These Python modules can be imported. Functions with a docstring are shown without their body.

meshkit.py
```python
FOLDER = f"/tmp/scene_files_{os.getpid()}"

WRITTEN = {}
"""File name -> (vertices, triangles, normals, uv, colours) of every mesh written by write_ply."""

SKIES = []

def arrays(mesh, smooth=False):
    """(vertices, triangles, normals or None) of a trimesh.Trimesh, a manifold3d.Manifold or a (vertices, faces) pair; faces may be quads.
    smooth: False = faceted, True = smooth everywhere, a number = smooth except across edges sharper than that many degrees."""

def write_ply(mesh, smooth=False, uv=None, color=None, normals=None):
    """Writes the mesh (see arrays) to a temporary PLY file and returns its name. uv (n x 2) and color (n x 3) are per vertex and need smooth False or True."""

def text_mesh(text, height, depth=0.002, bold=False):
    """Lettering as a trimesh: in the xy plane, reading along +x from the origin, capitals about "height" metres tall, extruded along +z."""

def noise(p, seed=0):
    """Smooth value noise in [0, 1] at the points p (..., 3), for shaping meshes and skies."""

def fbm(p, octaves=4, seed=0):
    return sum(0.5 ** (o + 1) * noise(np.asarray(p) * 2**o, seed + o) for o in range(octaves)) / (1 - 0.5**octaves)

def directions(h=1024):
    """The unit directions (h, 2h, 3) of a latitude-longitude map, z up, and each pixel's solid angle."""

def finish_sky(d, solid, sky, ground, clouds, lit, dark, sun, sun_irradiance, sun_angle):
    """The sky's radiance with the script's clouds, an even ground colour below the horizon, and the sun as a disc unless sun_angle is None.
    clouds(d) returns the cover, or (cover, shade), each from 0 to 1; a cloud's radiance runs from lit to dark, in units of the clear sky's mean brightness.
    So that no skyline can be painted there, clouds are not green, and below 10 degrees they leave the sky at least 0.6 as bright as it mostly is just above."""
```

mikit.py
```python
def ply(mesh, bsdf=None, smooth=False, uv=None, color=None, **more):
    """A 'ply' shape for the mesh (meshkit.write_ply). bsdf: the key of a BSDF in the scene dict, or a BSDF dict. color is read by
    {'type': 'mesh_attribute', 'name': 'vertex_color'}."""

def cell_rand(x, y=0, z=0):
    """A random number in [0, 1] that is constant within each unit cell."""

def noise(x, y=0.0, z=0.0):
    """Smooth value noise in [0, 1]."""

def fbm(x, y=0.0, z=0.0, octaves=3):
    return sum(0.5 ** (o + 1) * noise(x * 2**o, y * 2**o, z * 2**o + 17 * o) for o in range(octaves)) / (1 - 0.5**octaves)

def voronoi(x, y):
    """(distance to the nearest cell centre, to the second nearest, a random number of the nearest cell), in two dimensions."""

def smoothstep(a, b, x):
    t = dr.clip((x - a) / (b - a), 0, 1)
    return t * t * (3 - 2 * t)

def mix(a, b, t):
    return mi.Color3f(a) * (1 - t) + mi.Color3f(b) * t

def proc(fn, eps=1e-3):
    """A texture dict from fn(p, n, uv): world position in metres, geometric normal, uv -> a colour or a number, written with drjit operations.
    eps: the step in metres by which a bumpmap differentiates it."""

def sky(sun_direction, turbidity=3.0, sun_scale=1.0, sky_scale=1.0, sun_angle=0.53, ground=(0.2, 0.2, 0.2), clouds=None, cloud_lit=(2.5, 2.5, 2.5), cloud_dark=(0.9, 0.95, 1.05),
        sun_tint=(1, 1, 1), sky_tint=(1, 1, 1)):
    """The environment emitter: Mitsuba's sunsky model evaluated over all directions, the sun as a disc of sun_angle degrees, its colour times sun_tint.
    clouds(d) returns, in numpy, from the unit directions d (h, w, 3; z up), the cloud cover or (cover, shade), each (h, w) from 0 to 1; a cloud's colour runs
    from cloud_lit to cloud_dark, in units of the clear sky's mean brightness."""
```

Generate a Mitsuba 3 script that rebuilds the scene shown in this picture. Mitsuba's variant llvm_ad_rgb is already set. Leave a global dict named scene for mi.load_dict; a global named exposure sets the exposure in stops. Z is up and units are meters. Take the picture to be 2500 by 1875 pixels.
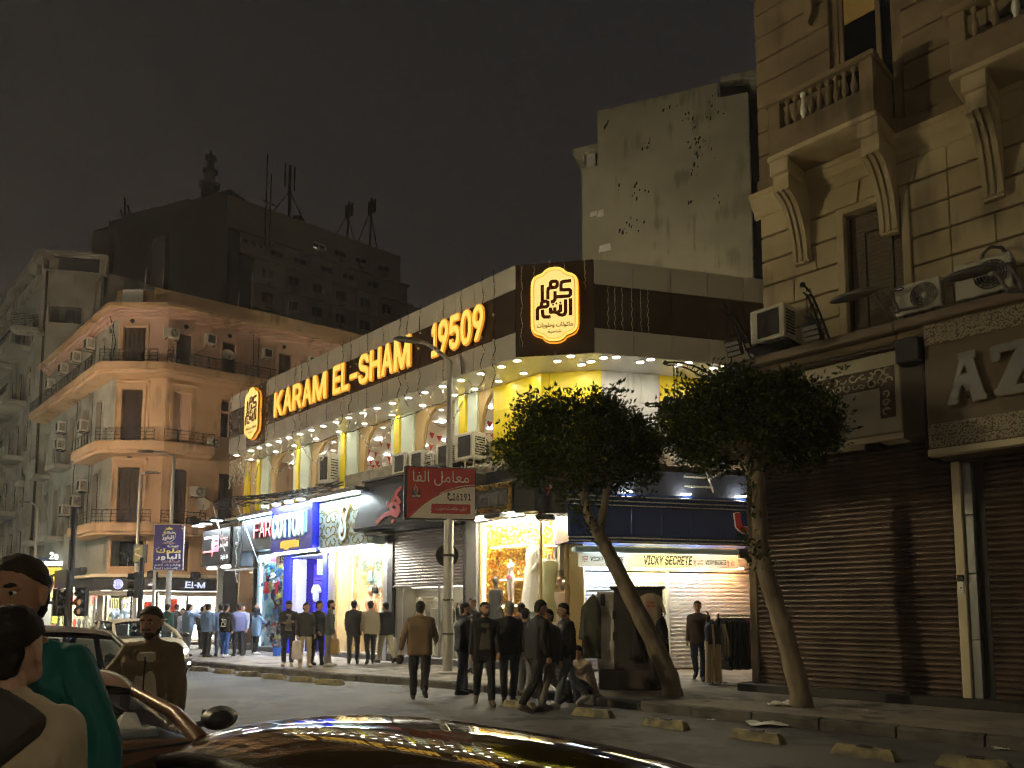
import math, random
import numpy as np, trimesh, drjit as dr, mitsuba as mi, mikit, meshkit
from shapely.geometry import Polygon, LineString, MultiPolygon, Point, box as sbox
from shapely import affinity, union_all
from manifold3d import Manifold, CrossSection

T = mi.ScalarTransform4f
rnd = random.Random(11)
nr = np.random.default_rng(11)
PI = math.pi
scene, labels = {}, {}

# ------------------------------------------------------------------ camera, sky, exposure
exposure = 3.25
PITCH = math.radians(5.3)
scene['camera'] = dict(type='perspective', fov=2 * math.degrees(math.atan(1250 / 1850)), fov_axis='x', near_clip=0.05, far_clip=2000.0,
                       principal_point_offset_x=0.0, principal_point_offset_y=-0.2056,
                       to_world=T().look_at(origin=[0, 0, 1.58], target=[0, math.cos(PITCH), 1.58 + math.sin(PITCH)], up=[0, 0, 1]))


def night_clouds(d):
    """an even layer of city haze over the whole sky, a little brighter towards the roofs all round"""
    return np.ones(d.shape[:2]), np.clip(d[..., 2] / 0.75, 0, 1) ** 0.6


scene['sky'] = {**mikit.sky((0.2, -0.5, 0.45), turbidity=3, sun_scale=0.0, sky_scale=0.026, clouds=night_clouds,
                            cloud_lit=(1.5, 1.12, 0.86), cloud_dark=(0.62, 0.60, 0.62)), 'sampling_weight': 12.0}

# ------------------------------------------------------------------ scene helpers
_used = {}


def numbered(key):
    n = _used.get(key, 0)
    _used[key] = n + 1
    return key if n == 0 else f'{key}_{n:03d}'


ORD = 'first second third fourth fifth sixth seventh eighth ninth tenth eleventh twelfth thirteenth fourteenth fifteenth sixteenth seventeenth eighteenth nineteenth twentieth twenty-first twenty-second twenty-third twenty-fourth twenty-fifth twenty-sixth'.split()


def thing(name, label, cat, group=None):
    key = numbered(name)
    labels[key] = {'label': label, 'category': cat}
    if group:
        labels[key]['group'] = group
    return key


def add(parent, name, mesh, mat, smooth=False, label=None, rgb=None, kind=None, to_world=None):
    """one entry of the scene: a part of parent (a key), or parent None for an entry of its own"""
    key = numbered(f'{parent}__{name}' if parent else name)
    if isinstance(mesh, dict):
        scene[key] = dict(mesh)
    else:
        col = None
        if rgb is not None:
            nv = len(meshkit.arrays(mesh)[0])
            col = np.tile(np.asarray(rgb, float), (nv, 1))
            smooth = bool(smooth)
        scene[key] = mikit.ply(mesh, mat, smooth=smooth, color=col)
    if to_world is not None:
        scene[key]['to_world'] = to_world
    e = {}
    if label:
        e['label'] = label
    if kind:
        e['kind'] = kind
    if e:
        labels[key] = {**labels.get(key, {}), **e}
    return key


def lamp(parent, name, mesh, rgb, weight=1.0, **kw):
    key = add(parent, name, mesh, 'm_lamp', **kw)
    if max(rgb) < 3.4:                                # signs and panels: given as bright as they look
        rgb = [c * 2.0 ** -exposure for c in rgb]
    scene[key]['emitter'] = {'type': 'area', 'radiance': {'type': 'rgb', 'value': [float(x) for x in rgb]}, 'sampling_weight': float(weight)}
    return key


def structure(name, mesh, mat, smooth=False, label=None):
    key = add(None, name, mesh, mat, smooth)
    labels[key] = {'kind': 'structure', **({'label': label} if label else {})}
    return key


# ------------------------------------------------------------------ materials
def M(name, rgb, rough=0.6, metal=0.0, spec=0.5, coat=0.0, bump=None, bscale=0.01, **kw):
    b = {'type': 'principled', 'base_color': rgb if isinstance(rgb, dict) else {'type': 'rgb', 'value': list(rgb)}, 'roughness': rough, 'metallic': metal, 'specular': spec}
    if coat:
        b.update(clearcoat=coat, clearcoat_gloss=kw.get('gloss', 0.95))
    if bump is not None:
        b = {'type': 'bumpmap', 'arbitrary': bump, 'scale': bscale, 'bsdf': b}
    scene['m_' + name] = {'type': 'twosided', 'bsdf': b}
    return 'm_' + name


def noisy(c1, c2, f, stain=None, fs=(1, 1, 1), amount=1.0):
    """two tones mixed by noise in world space, with vertical rain streaks of a third"""
    def fn(p, n, uv):
        t = mikit.fbm(p.x * f * fs[0], p.y * f * fs[1], p.z * f * fs[2], 4)
        c = mikit.mix(c1, c2, mikit.smoothstep(0.3, 0.72, t) * amount)
        if stain is not None:
            s = mikit.fbm(p.x * 4.1 + 3, p.y * 4.1, p.z * 0.35, 4) * mikit.fbm(p.x * 0.7, p.y * 0.7, p.z * 0.9 + 7, 2)
            c = mikit.mix(c, stain, mikit.smoothstep(0.28, 0.5, s) * 0.75)
        return c
    return mikit.proc(fn)


def rough_bump(f, k=1.0):
    return mikit.proc(lambda p, n, uv: mikit.fbm(p.x * f, p.y * f, p.z * f, 3) * k)


scene['m_lamp'] = {'type': 'diffuse', 'reflectance': {'type': 'rgb', 'value': [0.3, 0.3, 0.3]}}
scene['m_glass'] = {'type': 'thindielectric', 'int_ior': 1.45}
scene['m_tint'] = {'type': 'thindielectric', 'int_ior': 1.5, 'specular_transmittance': {'type': 'rgb', 'value': [0.45, 0.5, 0.52]}}
scene['m_vc'] = {'type': 'twosided', 'bsdf': {'type': 'principled', 'base_color': {'type': 'mesh_attribute', 'name': 'vertex_color'}, 'roughness': 0.75, 'specular': 0.3}}
scene['m_vs'] = {'type': 'twosided', 'bsdf': {'type': 'principled', 'base_color': {'type': 'mesh_attribute', 'name': 'vertex_color'}, 'roughness': 0.3, 'specular': 0.5}}
scene['m_leaf'] = {'type': 'principledthin', 'base_color': {'type': 'mesh_attribute', 'name': 'vertex_color'}, 'roughness': 0.45, 'diff_trans': 0.25}
M('road', noisy((0.105, 0.101, 0.098), (0.066, 0.064, 0.064), 0.9, (0.045, 0.043, 0.042)), 0.55, bump=rough_bump(90), bscale=0.012)
M('paving', noisy((0.20, 0.175, 0.145), (0.12, 0.105, 0.09), 1.7, (0.06, 0.053, 0.045)), 0.8, bump=rough_bump(50), bscale=0.008)
M('kerb', noisy((0.11, 0.10, 0.09), (0.05, 0.046, 0.042), 3.0), 0.85, bump=rough_bump(40), bscale=0.01)
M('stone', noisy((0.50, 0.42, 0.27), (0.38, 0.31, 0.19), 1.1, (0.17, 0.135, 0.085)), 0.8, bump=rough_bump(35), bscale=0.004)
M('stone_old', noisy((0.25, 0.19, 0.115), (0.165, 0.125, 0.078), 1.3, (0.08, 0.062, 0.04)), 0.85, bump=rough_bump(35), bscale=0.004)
M('salmon', noisy((0.52, 0.36, 0.22), (0.42, 0.27, 0.155), 0.55, (0.20, 0.12, 0.065)), 0.85)
M('pink_wall', noisy((0.56, 0.38, 0.30), (0.47, 0.31, 0.24), 0.6, (0.26, 0.16, 0.11)), 0.85)
M('pale_wall', noisy((0.36, 0.35, 0.30), (0.27, 0.26, 0.22), 0.8, (0.13, 0.12, 0.10)), 0.85)
M('grey_wall', noisy((0.30, 0.28, 0.23), (0.21, 0.195, 0.16), 0.7, (0.10, 0.09, 0.075)), 0.9)
M('plaster', noisy((0.34, 0.32, 0.24), (0.265, 0.245, 0.18), 0.35, (0.19, 0.175, 0.125)), 0.9)
M('dim_wall', noisy((0.27, 0.235, 0.19), (0.20, 0.175, 0.14), 0.12), 0.9)
M('bark', noisy((0.24, 0.19, 0.13), (0.13, 0.10, 0.07), 6.0, None, (1, 1, 0.35)), 0.85, bump=rough_bump(22), bscale=0.02)
M('dark_brick', (0.055, 0.045, 0.04), 0.9)
M('shutter', noisy((0.105, 0.068, 0.05), (0.062, 0.042, 0.034), 2.2, (0.03, 0.022, 0.02), (1, 1, 0.5)), 0.42, metal=0.35)
M('shutter_grey', (0.20, 0.18, 0.175), 0.4, metal=0.5)
M('shutter_white', noisy((0.62, 0.60, 0.58), (0.50, 0.48, 0.46), 1.5, (0.36, 0.33, 0.30)), 0.45, metal=0.1)
M('white_panel', (0.50, 0.475, 0.43), 0.42)
M('brown_panel', (0.045, 0.026, 0.017), 0.45)
M('joint', (0.012, 0.011, 0.010), 0.8)
M('white', (0.75, 0.75, 0.73), 0.5)
M('black', (0.012, 0.012, 0.013), 0.45)
M('near_black', (0.028, 0.028, 0.031), 0.5)
M('iron', (0.02, 0.019, 0.018), 0.5, metal=0.4)
M('steel', (0.42, 0.42, 0.42), 0.35, metal=0.8)
M('pole', (0.40, 0.38, 0.34), 0.5, metal=0.3)
M('yellow', (0.80, 0.62, 0.02), 0.35)
M('mint', (0.55, 0.62, 0.50), 0.5)
M('gold_wood', (0.42, 0.29, 0.11), 0.5)
M('cream', (0.66, 0.58, 0.40), 0.6)
M('marble', noisy((0.68, 0.67, 0.62), (0.54, 0.53, 0.49), 1.6, (0.40, 0.38, 0.33)), 0.4)
M('blue', (0.012, 0.02, 0.62), 0.4)
M('purple', (0.055, 0.035, 0.42), 0.6)
M('navy', (0.020, 0.040, 0.135), 0.28)
M('slate', (0.045, 0.052, 0.068), 0.4)
M('red', (0.42, 0.035, 0.035), 0.45)
M('pinkred', (0.52, 0.09, 0.10), 0.45)
M('sign_red', (0.25, 0.026, 0.024), 0.45)
M('sign_cream', (0.40, 0.35, 0.29), 0.5)
M('violet', (0.045, 0.03, 0.145), 0.5)
M('ac_white', (0.56, 0.53, 0.45), 0.5)
M('ac_dark', (0.03, 0.028, 0.025), 0.6)
M('wood_dark', (0.045, 0.027, 0.018), 0.6)
M('wood_pink', (0.50, 0.34, 0.26), 0.7)
M('gold', (0.95, 0.66, 0.18), 0.22, metal=1.0)
M('champagne', (0.42, 0.36, 0.26), 0.42, metal=0.25)
M('silver_blue', (0.30, 0.42, 0.46), 0.35, metal=0.1)
M('olive', (0.16, 0.16, 0.055), 0.5)
scene['m_taxi'] = {'type': 'twosided', 'bsdf': {'type': 'plastic', 'diffuse_reflectance': {'type': 'rgb', 'value': [0.060, 0.034, 0.008]}, 'int_ior': 1.7, 'nonlinear': True}}
M('salmon_car', (0.15, 0.070, 0.036), 0.3, metal=0.3, coat=0.8)
M('dark_car', (0.02, 0.02, 0.03), 0.3, metal=0.2, coat=0.8)
M('white_car', (0.62, 0.55, 0.47), 0.35, coat=0.7)
M('rubber', (0.012, 0.012, 0.012), 0.7)
M('bulb', (0.62, 0.55, 0.40), 0.25)
M('concrete', noisy((0.30, 0.27, 0.20), (0.20, 0.18, 0.13), 5.0, (0.09, 0.08, 0.06)), 0.85)
M('litter', (0.70, 0.68, 0.64), 0.3)


# ------------------------------------------------------------------ mesh helpers
def cat(ms):
    return trimesh.util.concatenate([m for m in ms if m is not None])


def tm(man):
    m = man.to_mesh()
    return trimesh.Trimesh(np.array(m.vert_properties[:, :3]), np.array(m.tri_verts), process=False)


def hull(pts):
    return Manifold.hull_points(np.asarray(pts, np.float32))


def cuboid(c0, c1, bevel=0.0):
    c0, c1 = np.minimum(c0, c1), np.maximum(c0, c1)
    if bevel <= 0:
        m = trimesh.creation.box(c1 - c0)
        m.apply_translation((c0 + c1) / 2)
        return m
    b = min(bevel, *(np.array(c1) - c0) / 3)
    pts = []
    for i in range(8):
        s = np.array([(i >> k) & 1 for k in range(3)])
        corner = np.where(s, c1, c0)
        for k in range(3):
            q = corner + np.where(s, -1, 1) * b
            q[k] = corner[k]
            pts.append(q)
    return tm(hull(pts))


def extrude(poly, d):
    gs = [g for g in getattr(poly, 'geoms', [poly]) if isinstance(g, Polygon) and g.area > 1e-7]
    return cat([trimesh.creation.extrude_polygon(g, d, engine='earcut') for g in gs])


def tube(pts, r, sides=8, caps=True):
    """a tube along the points; r one number or one per point"""
    p = np.asarray(pts, float)
    r = np.broadcast_to(r, (len(p),))
    t = np.gradient(p, axis=0)
    t /= np.linalg.norm(t, axis=1, keepdims=True) + 1e-12
    a = np.cross(t, np.array([0.03, 0.05, 1.0]) if np.abs(t[:, 2]).mean() < 0.8 else np.array([1.0, 0.05, 0.03]))
    a /= np.linalg.norm(a, axis=1, keepdims=True) + 1e-12
    b = np.cross(t, a)
    ang = np.arange(sides) * 2 * PI / sides
    v = p[:, None] + r[:, None, None] * (np.cos(ang)[None, :, None] * a[:, None] + np.sin(ang)[None, :, None] * b[:, None])
    i, j = np.meshgrid(np.arange(len(p) - 1), np.arange(sides), indexing='ij')
    q = np.stack([i * sides + j, i * sides + (j + 1) % sides, (i + 1) * sides + (j + 1) % sides, (i + 1) * sides + j], -1).reshape(-1, 4)
    f = np.vstack([q[:, [0, 1, 2]], q[:, [0, 2, 3]]])
    v = v.reshape(-1, 3)
    if caps:
        n = len(v)
        v = np.vstack([v, p[0], p[-1]])
        k = np.arange(sides)
        f = np.vstack([f, np.stack([k * 0 + n, (k + 1) % sides, k], 1), np.stack([k * 0 + n + 1, n - sides + k, n - sides + (k + 1) % sides], 1)])
    return trimesh.Trimesh(v, f, process=False)


def lathe(profile, n=16, c=(0, 0, 0)):
    """profile: (radius, z) from the bottom up, turned about the z axis"""
    pr = np.asarray(profile, float)
    ang = np.arange(n) * 2 * PI / n
    v = np.stack([pr[:, :1] * np.cos(ang), pr[:, :1] * np.sin(ang), np.repeat(pr[:, 1:], n, 1)], -1).reshape(-1, 3)
    k = len(pr)
    i, j = np.meshgrid(np.arange(k - 1), np.arange(n), indexing='ij')
    q = np.stack([i * n + j, i * n + (j + 1) % n, (i + 1) * n + (j + 1) % n, (i + 1) * n + j], -1).reshape(-1, 4)
    return trimesh.Trimesh(v + np.asarray(c, float), np.vstack([q[:, [0, 1, 2]], q[:, [0, 2, 3]]]), process=False)


def grid_mesh(P):
    """a sheet from a grid of points (n, m, 3)"""
    n, m = P.shape[:2]
    i, j = np.meshgrid(np.arange(n - 1), np.arange(m - 1), indexing='ij')
    q = np.stack([i * m + j, (i + 1) * m + j, (i + 1) * m + j + 1, i * m + j + 1], -1).reshape(-1, 4)
    return trimesh.Trimesh(P.reshape(-1, 3), np.vstack([q[:, [0, 1, 2]], q[:, [0, 2, 3]]]), process=False)


def latin(text, h, sx=1.0, bold=True, embolden=0.0):
    """the outline of Latin lettering, capitals h tall, from the origin"""
    m = meshkit.text_mesh(text, h, 0.01, bold)
    v, f = np.array(m.vertices), np.array(m.faces)
    low = f[(v[f][:, :, 2] < 1e-6).all(1)]
    g = union_all([Polygon(v[t][:, :2]).buffer(h * 1e-4) for t in low if abs(np.cross(v[t[1]] - v[t[0]], v[t[2]] - v[t[0]])[2]) > 1e-12])
    g = affinity.scale(g, sx, 1, origin=(0, 0))
    return g.buffer(embolden, join_style=2) if embolden else g


ARABIC = {
    'maamel': '+252 29,250 84,257 84,259 34,262 28,273 27,286 30,286 32,276 40,274 48,279 53,285 56,301 57,309 51,308 39,301 32,301 29,314 27,321 28,324 31,331 46,336 51,347 52,354 46,356 42,356 27,351 21,348 20,336 21,329 25,321 20,309 20,294 25,277 20,259 21,255 23|-333 31,339 28,345 27,350 29,351 36,345 45,341 45,335 40,332 33|-281 47,294 34,302 43,302 47,296 50,284 48|+134 16,135 30,137 36,139 36,144 34,141 20,144 12,148 9,155 7,164 7,173 10,178 15,181 24,179 84,187 83,188 35,191 29,202 28,205 31,212 46,219 52,230 51,235 46,238 39,237 27,232 21,221 20,210 25,202 20,193 20,189 22,182 8,177 4,167 0,151 0,145 2,137 9|-214 31,220 28,226 27,231 29,232 36,226 45,222 45,216 40,213 33|+93 83,101 84,103 20,95 20|+0 84,7 84,9 34,12 28,18 27,31 28,26 37,26 45,30 53,38 58,48 57,52 54,56 47,56 36,52 30,53 27,72 28,75 34,73 84,80 84,82 50,82 31,80 25,71 20,55 20,42 23,31 20,13 20,5 23,2 29,1 38|-35 47,34 36,39 31,46 33,49 39,47 48,41 51|+36 69,37 75,42 76,45 73,45 69,43 67,38 67',
    'ash': '+392 14,391 57,397 57,398 14|+313 11,314 23,317 26,321 24,319 13,322 8,328 6,335 6,341 8,345 15,345 21,342 31,345 32,349 31,350 23,353 20,360 21,362 32,367 31,368 20,376 20,378 23,378 27,375 38,381 39,382 37,384 22,379 15,368 14,364 17,360 14,352 15,349 8,344 3,336 0,327 0,320 2,316 5|+355 45,359 47,361 45,361 42,356 41|+360 48,359 52,363 54,365 50,364 48|+365 47,369 45,368 41,363 42,363 45|+137 22,138 34,143 35,143 24,152 19,174 20,186 25,190 30,195 28,194 23,195 21,209 20,213 22,206 29,206 34,213 39,224 40,230 35,230 29,225 21,238 20,240 25,239 57,246 56,246 28,248 21,256 20,258 23,257 57,263 57,264 31,274 37,284 38,288 36,292 30,292 24,290 20,282 15,277 14,249 14,245 17,239 14,228 14,220 17,209 14,197 14,191 16,188 20,184 17,174 14,151 13,140 17|-264 21,280 21,286 25,286 28,282 32,275 31|-212 32,219 25,224 30,221 34,216 34|+166 44,168 46,171 46,173 44,173 41,171 39,168 39,166 41|+157 44,159 46,162 46,164 44,164 41,162 39,159 39,157 41|+56 5,64 9,70 15,71 24,67 33,71 35,73 35,78 21,81 20,94 21,105 26,104 29,97 31,87 31,87 36,89 37,101 36,111 30,116 30,117 28,117 24,110 23,95 15,79 14,75 16,74 11,67 4,61 1,58 1|+0 22,0 30,2 35,7 34,6 24,15 19,37 19,48 22,49 29,47 38,50 39,52 39,55 30,54 20,51 17,43 14,14 13,3 17|+24 6,26 8,29 8,31 6,31 3,29 1,26 1,24 3',
    'bayt': '+0 23,2 38,9 36,8 29,9 25,19 21,32 21,42 23,46 25,53 34,60 31,61 23,70 22,75 25,77 35,85 33,84 26,86 23,95 22,98 23,99 27,96 40,100 42,104 42,107 32,107 22,105 18,97 14,86 14,80 18,73 14,62 14,55 17,53 20,39 14,15 13,4 17|+94 6,96 8,100 8,102 6,102 2,100 0,96 0,94 2|+80 2,80 6,82 8,86 8,88 6,88 2,86 0,82 0|+69 2,69 6,71 8,75 8,77 6,77 2,75 0,71 0|+31 47,33 49,37 49,39 47,39 43,37 41,33 41,31 43|+20 47,22 49,26 49,28 47,28 43,26 41,22 41,20 43',
    'molouk': '+69 0,67 11,77 12,82 15,81 17,73 19,69 25,70 36,76 44,80 46,90 45,96 39,99 28,107 28,110 30,109 69,121 69,122 34,125 28,132 28,140 41,149 48,156 48,160 46,165 41,168 34,168 26,166 21,159 16,150 16,141 20,134 16,124 16,116 20,109 16,97 16,92 7,81 1|-147 31,149 28,155 28,157 32,155 36,151 36|-80 30,83 27,88 28,84 36,81 35|+0 28,0 37,3 46,13 44,12 34,14 30,18 28,41 27,45 28,49 34,48 69,60 69,61 29,55 19,42 15,20 15,5 20|+25 32,23 41,30 43,26 49,26 54,31 59,37 60,40 54,35 50,39 44,38 37,31 33',
    'yawar': '+156 16,154 69,166 69,168 16|+77 24,75 69,87 69,89 32,91 28,102 28,105 32,108 43,119 41,118 32,121 28,131 28,133 30,132 69,144 69,144 22,140 18,134 16,120 16,112 21,103 16,88 16,80 19|+112 7,115 10,121 9,121 1,113 1|+99 7,102 10,108 9,108 1,100 1|+37 0,35 11,44 12,53 17,52 18,42 19,37 25,37 33,41 41,48 46,56 46,60 44,64 40,67 33,67 18,63 10,56 4,44 0|-48 29,51 27,56 28,55 34,53 36,49 35|+3 0,0 11,8 13,16 20,17 28,12 40,23 45,29 31,29 20,26 13,16 4,6 0',
    'sand': '+177 14,179 21,188 19,193 21,190 31,186 35,191 40,195 38,201 22,204 20,211 20,213 24,214 31,218 31,221 30,220 22,226 19,233 21,235 30,242 29,242 20,247 19,251 21,253 30,260 30,259 21,265 19,269 22,269 34,276 34,276 28,279 20,283 19,287 20,289 22,289 52,297 52,298 20,302 19,307 20,309 23,308 52,315 52,316 49,316 17,309 12,298 12,294 15,289 12,279 12,273 16,268 12,260 12,256 14,251 12,242 12,238 15,233 12,222 12,217 15,211 12,202 12,199 14,193 12,183 12|+213 43,215 45,219 45,221 42,220 38,215 37,213 39|+150 0,149 7,151 8,155 8,161 11,160 12,153 13,150 17,150 24,153 30,159 34,168 32,172 25,172 12,170 8,165 3,158 0|-158 21,161 19,165 20,164 25,160 26|+129 45,130 50,135 50,137 48,140 50,145 50,146 48,146 45,144 43,140 43,138 46,135 43,131 43|+58 22,57 52,65 52,66 24,67 20,76 20,78 25,78 29,83 30,86 29,85 21,91 19,94 21,97 31,103 30,102 21,108 19,112 22,111 34,118 35,121 21,126 19,130 19,136 22,134 37,141 38,144 29,143 17,140 14,134 12,122 12,116 16,111 12,103 12,98 15,94 12,85 12,81 15,76 12,63 13,60 15|+91 44,95 46,95 50,97 52,100 52,102 50,102 46,106 44,106 40,100 39,99 41,97 39,92 39|+0 20,0 28,2 33,9 32,8 24,9 21,20 18,37 19,43 21,44 27,42 35,49 36,52 27,51 19,48 15,34 11,9 12,2 16|+27 38,28 43,33 43,35 39,33 36,29 36|+17 39,19 43,24 43,25 41,25 38,23 36,19 36',
    'addr1': '+243 23,243 51,248 51,248 27,250 23,257 23,259 25,260 32,265 31,265 25,267 23,272 24,274 32,279 32,278 24,285 23,287 27,284 37,287 38,290 38,292 31,292 24,290 20,286 18,279 18,276 20,273 18,265 18,262 20,258 18,248 18|+270 43,274 44,274 50,278 49,278 46,274 45,274 39,271 39|+278 44,282 43,281 39,277 40|+198 9,198 17,203 25,199 30,199 36,203 41,214 41,213 37,207 37,204 34,206 29,217 31,218 29,218 25,209 23,203 14,204 9,211 5,217 5,223 7,221 13,230 17,232 22,232 26,229 32,232 34,235 33,237 29,237 19,231 11,224 8,225 2,219 0,205 1,200 5|+121 20,122 24,131 23,134 25,133 31,128 37,131 40,135 38,140 25,143 23,147 23,149 25,150 32,156 31,155 26,157 23,166 23,164 27,165 35,170 39,179 39,178 34,172 34,169 30,172 25,182 27,183 24,183 22,181 21,170 18,156 18,153 20,148 18,141 18,137 20,134 18,125 18|+149 13,153 14,154 10,150 9|+99 51,104 51,104 18,99 18|+0 20,1 24,10 23,13 25,12 31,7 37,10 40,14 38,19 25,22 23,25 23,29 25,30 32,35 32,35 25,38 23,44 23,46 25,47 32,52 31,53 23,57 23,60 27,60 31,65 32,65 24,70 23,73 25,73 35,78 35,79 25,83 23,86 23,88 25,88 51,93 51,93 22,88 18,81 18,76 21,72 18,65 18,62 20,59 18,52 18,49 20,45 18,36 18,32 21,28 18,20 18,17 20,13 18,4 18|+32 10,33 14,37 13,36 9|+25 10,26 14,30 13,29 9',
    'addr2': '+264 16,265 26,270 26,270 17,277 14,292 15,300 18,304 23,308 21,308 16,318 15,321 17,317 21,317 26,324 30,331 30,335 27,335 20,333 16,340 15,342 17,342 43,347 43,347 20,348 16,350 15,355 15,357 17,357 43,362 43,362 24,371 29,378 29,383 24,382 15,379 12,373 10,349 10,346 12,342 10,332 10,328 12,309 10,303 14,289 9,274 9,268 11|-363 16,375 16,377 17,378 22,375 24,369 23|-322 23,327 19,330 22,328 25,325 25|+287 33,291 34,292 30,288 29|+279 33,283 34,284 30,280 29|+202 5,208 7,212 11,213 17,210 24,213 26,216 25,221 15,232 16,240 19,234 23,226 23,226 28,235 28,243 24,249 23,249 18,229 10,217 11,212 3,206 0,203 1|+159 16,160 26,165 25,165 17,172 14,186 14,194 16,196 19,194 28,197 29,199 29,201 23,201 16,198 12,187 9,165 10|+177 4,181 5,182 1,178 0|+126 5,136 9,129 11,127 14,127 20,129 24,133 27,140 26,144 19,143 8,140 4,131 0,127 0|-132 19,134 15,137 15,139 17,135 22|+0 43,5 43,5 19,8 15,13 15,19 26,22 28,27 28,31 25,34 17,38 15,41 15,43 17,44 24,49 24,48 18,52 15,59 16,61 24,66 24,66 17,69 15,77 16,79 24,81 24,84 23,83 16,88 15,92 19,92 24,97 24,97 16,102 15,105 18,103 29,108 30,110 24,110 15,105 10,97 10,94 12,91 10,83 10,81 12,77 10,67 10,63 13,59 10,49 10,45 12,42 10,32 11,29 9,24 9,18 13,14 10,5 10,0 15|-21 20,26 14,29 16,25 23|+63 2,64 6,68 5,67 1|+56 5,60 6,61 2,57 1|+43 34,47 35,48 30,44 29',
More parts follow.
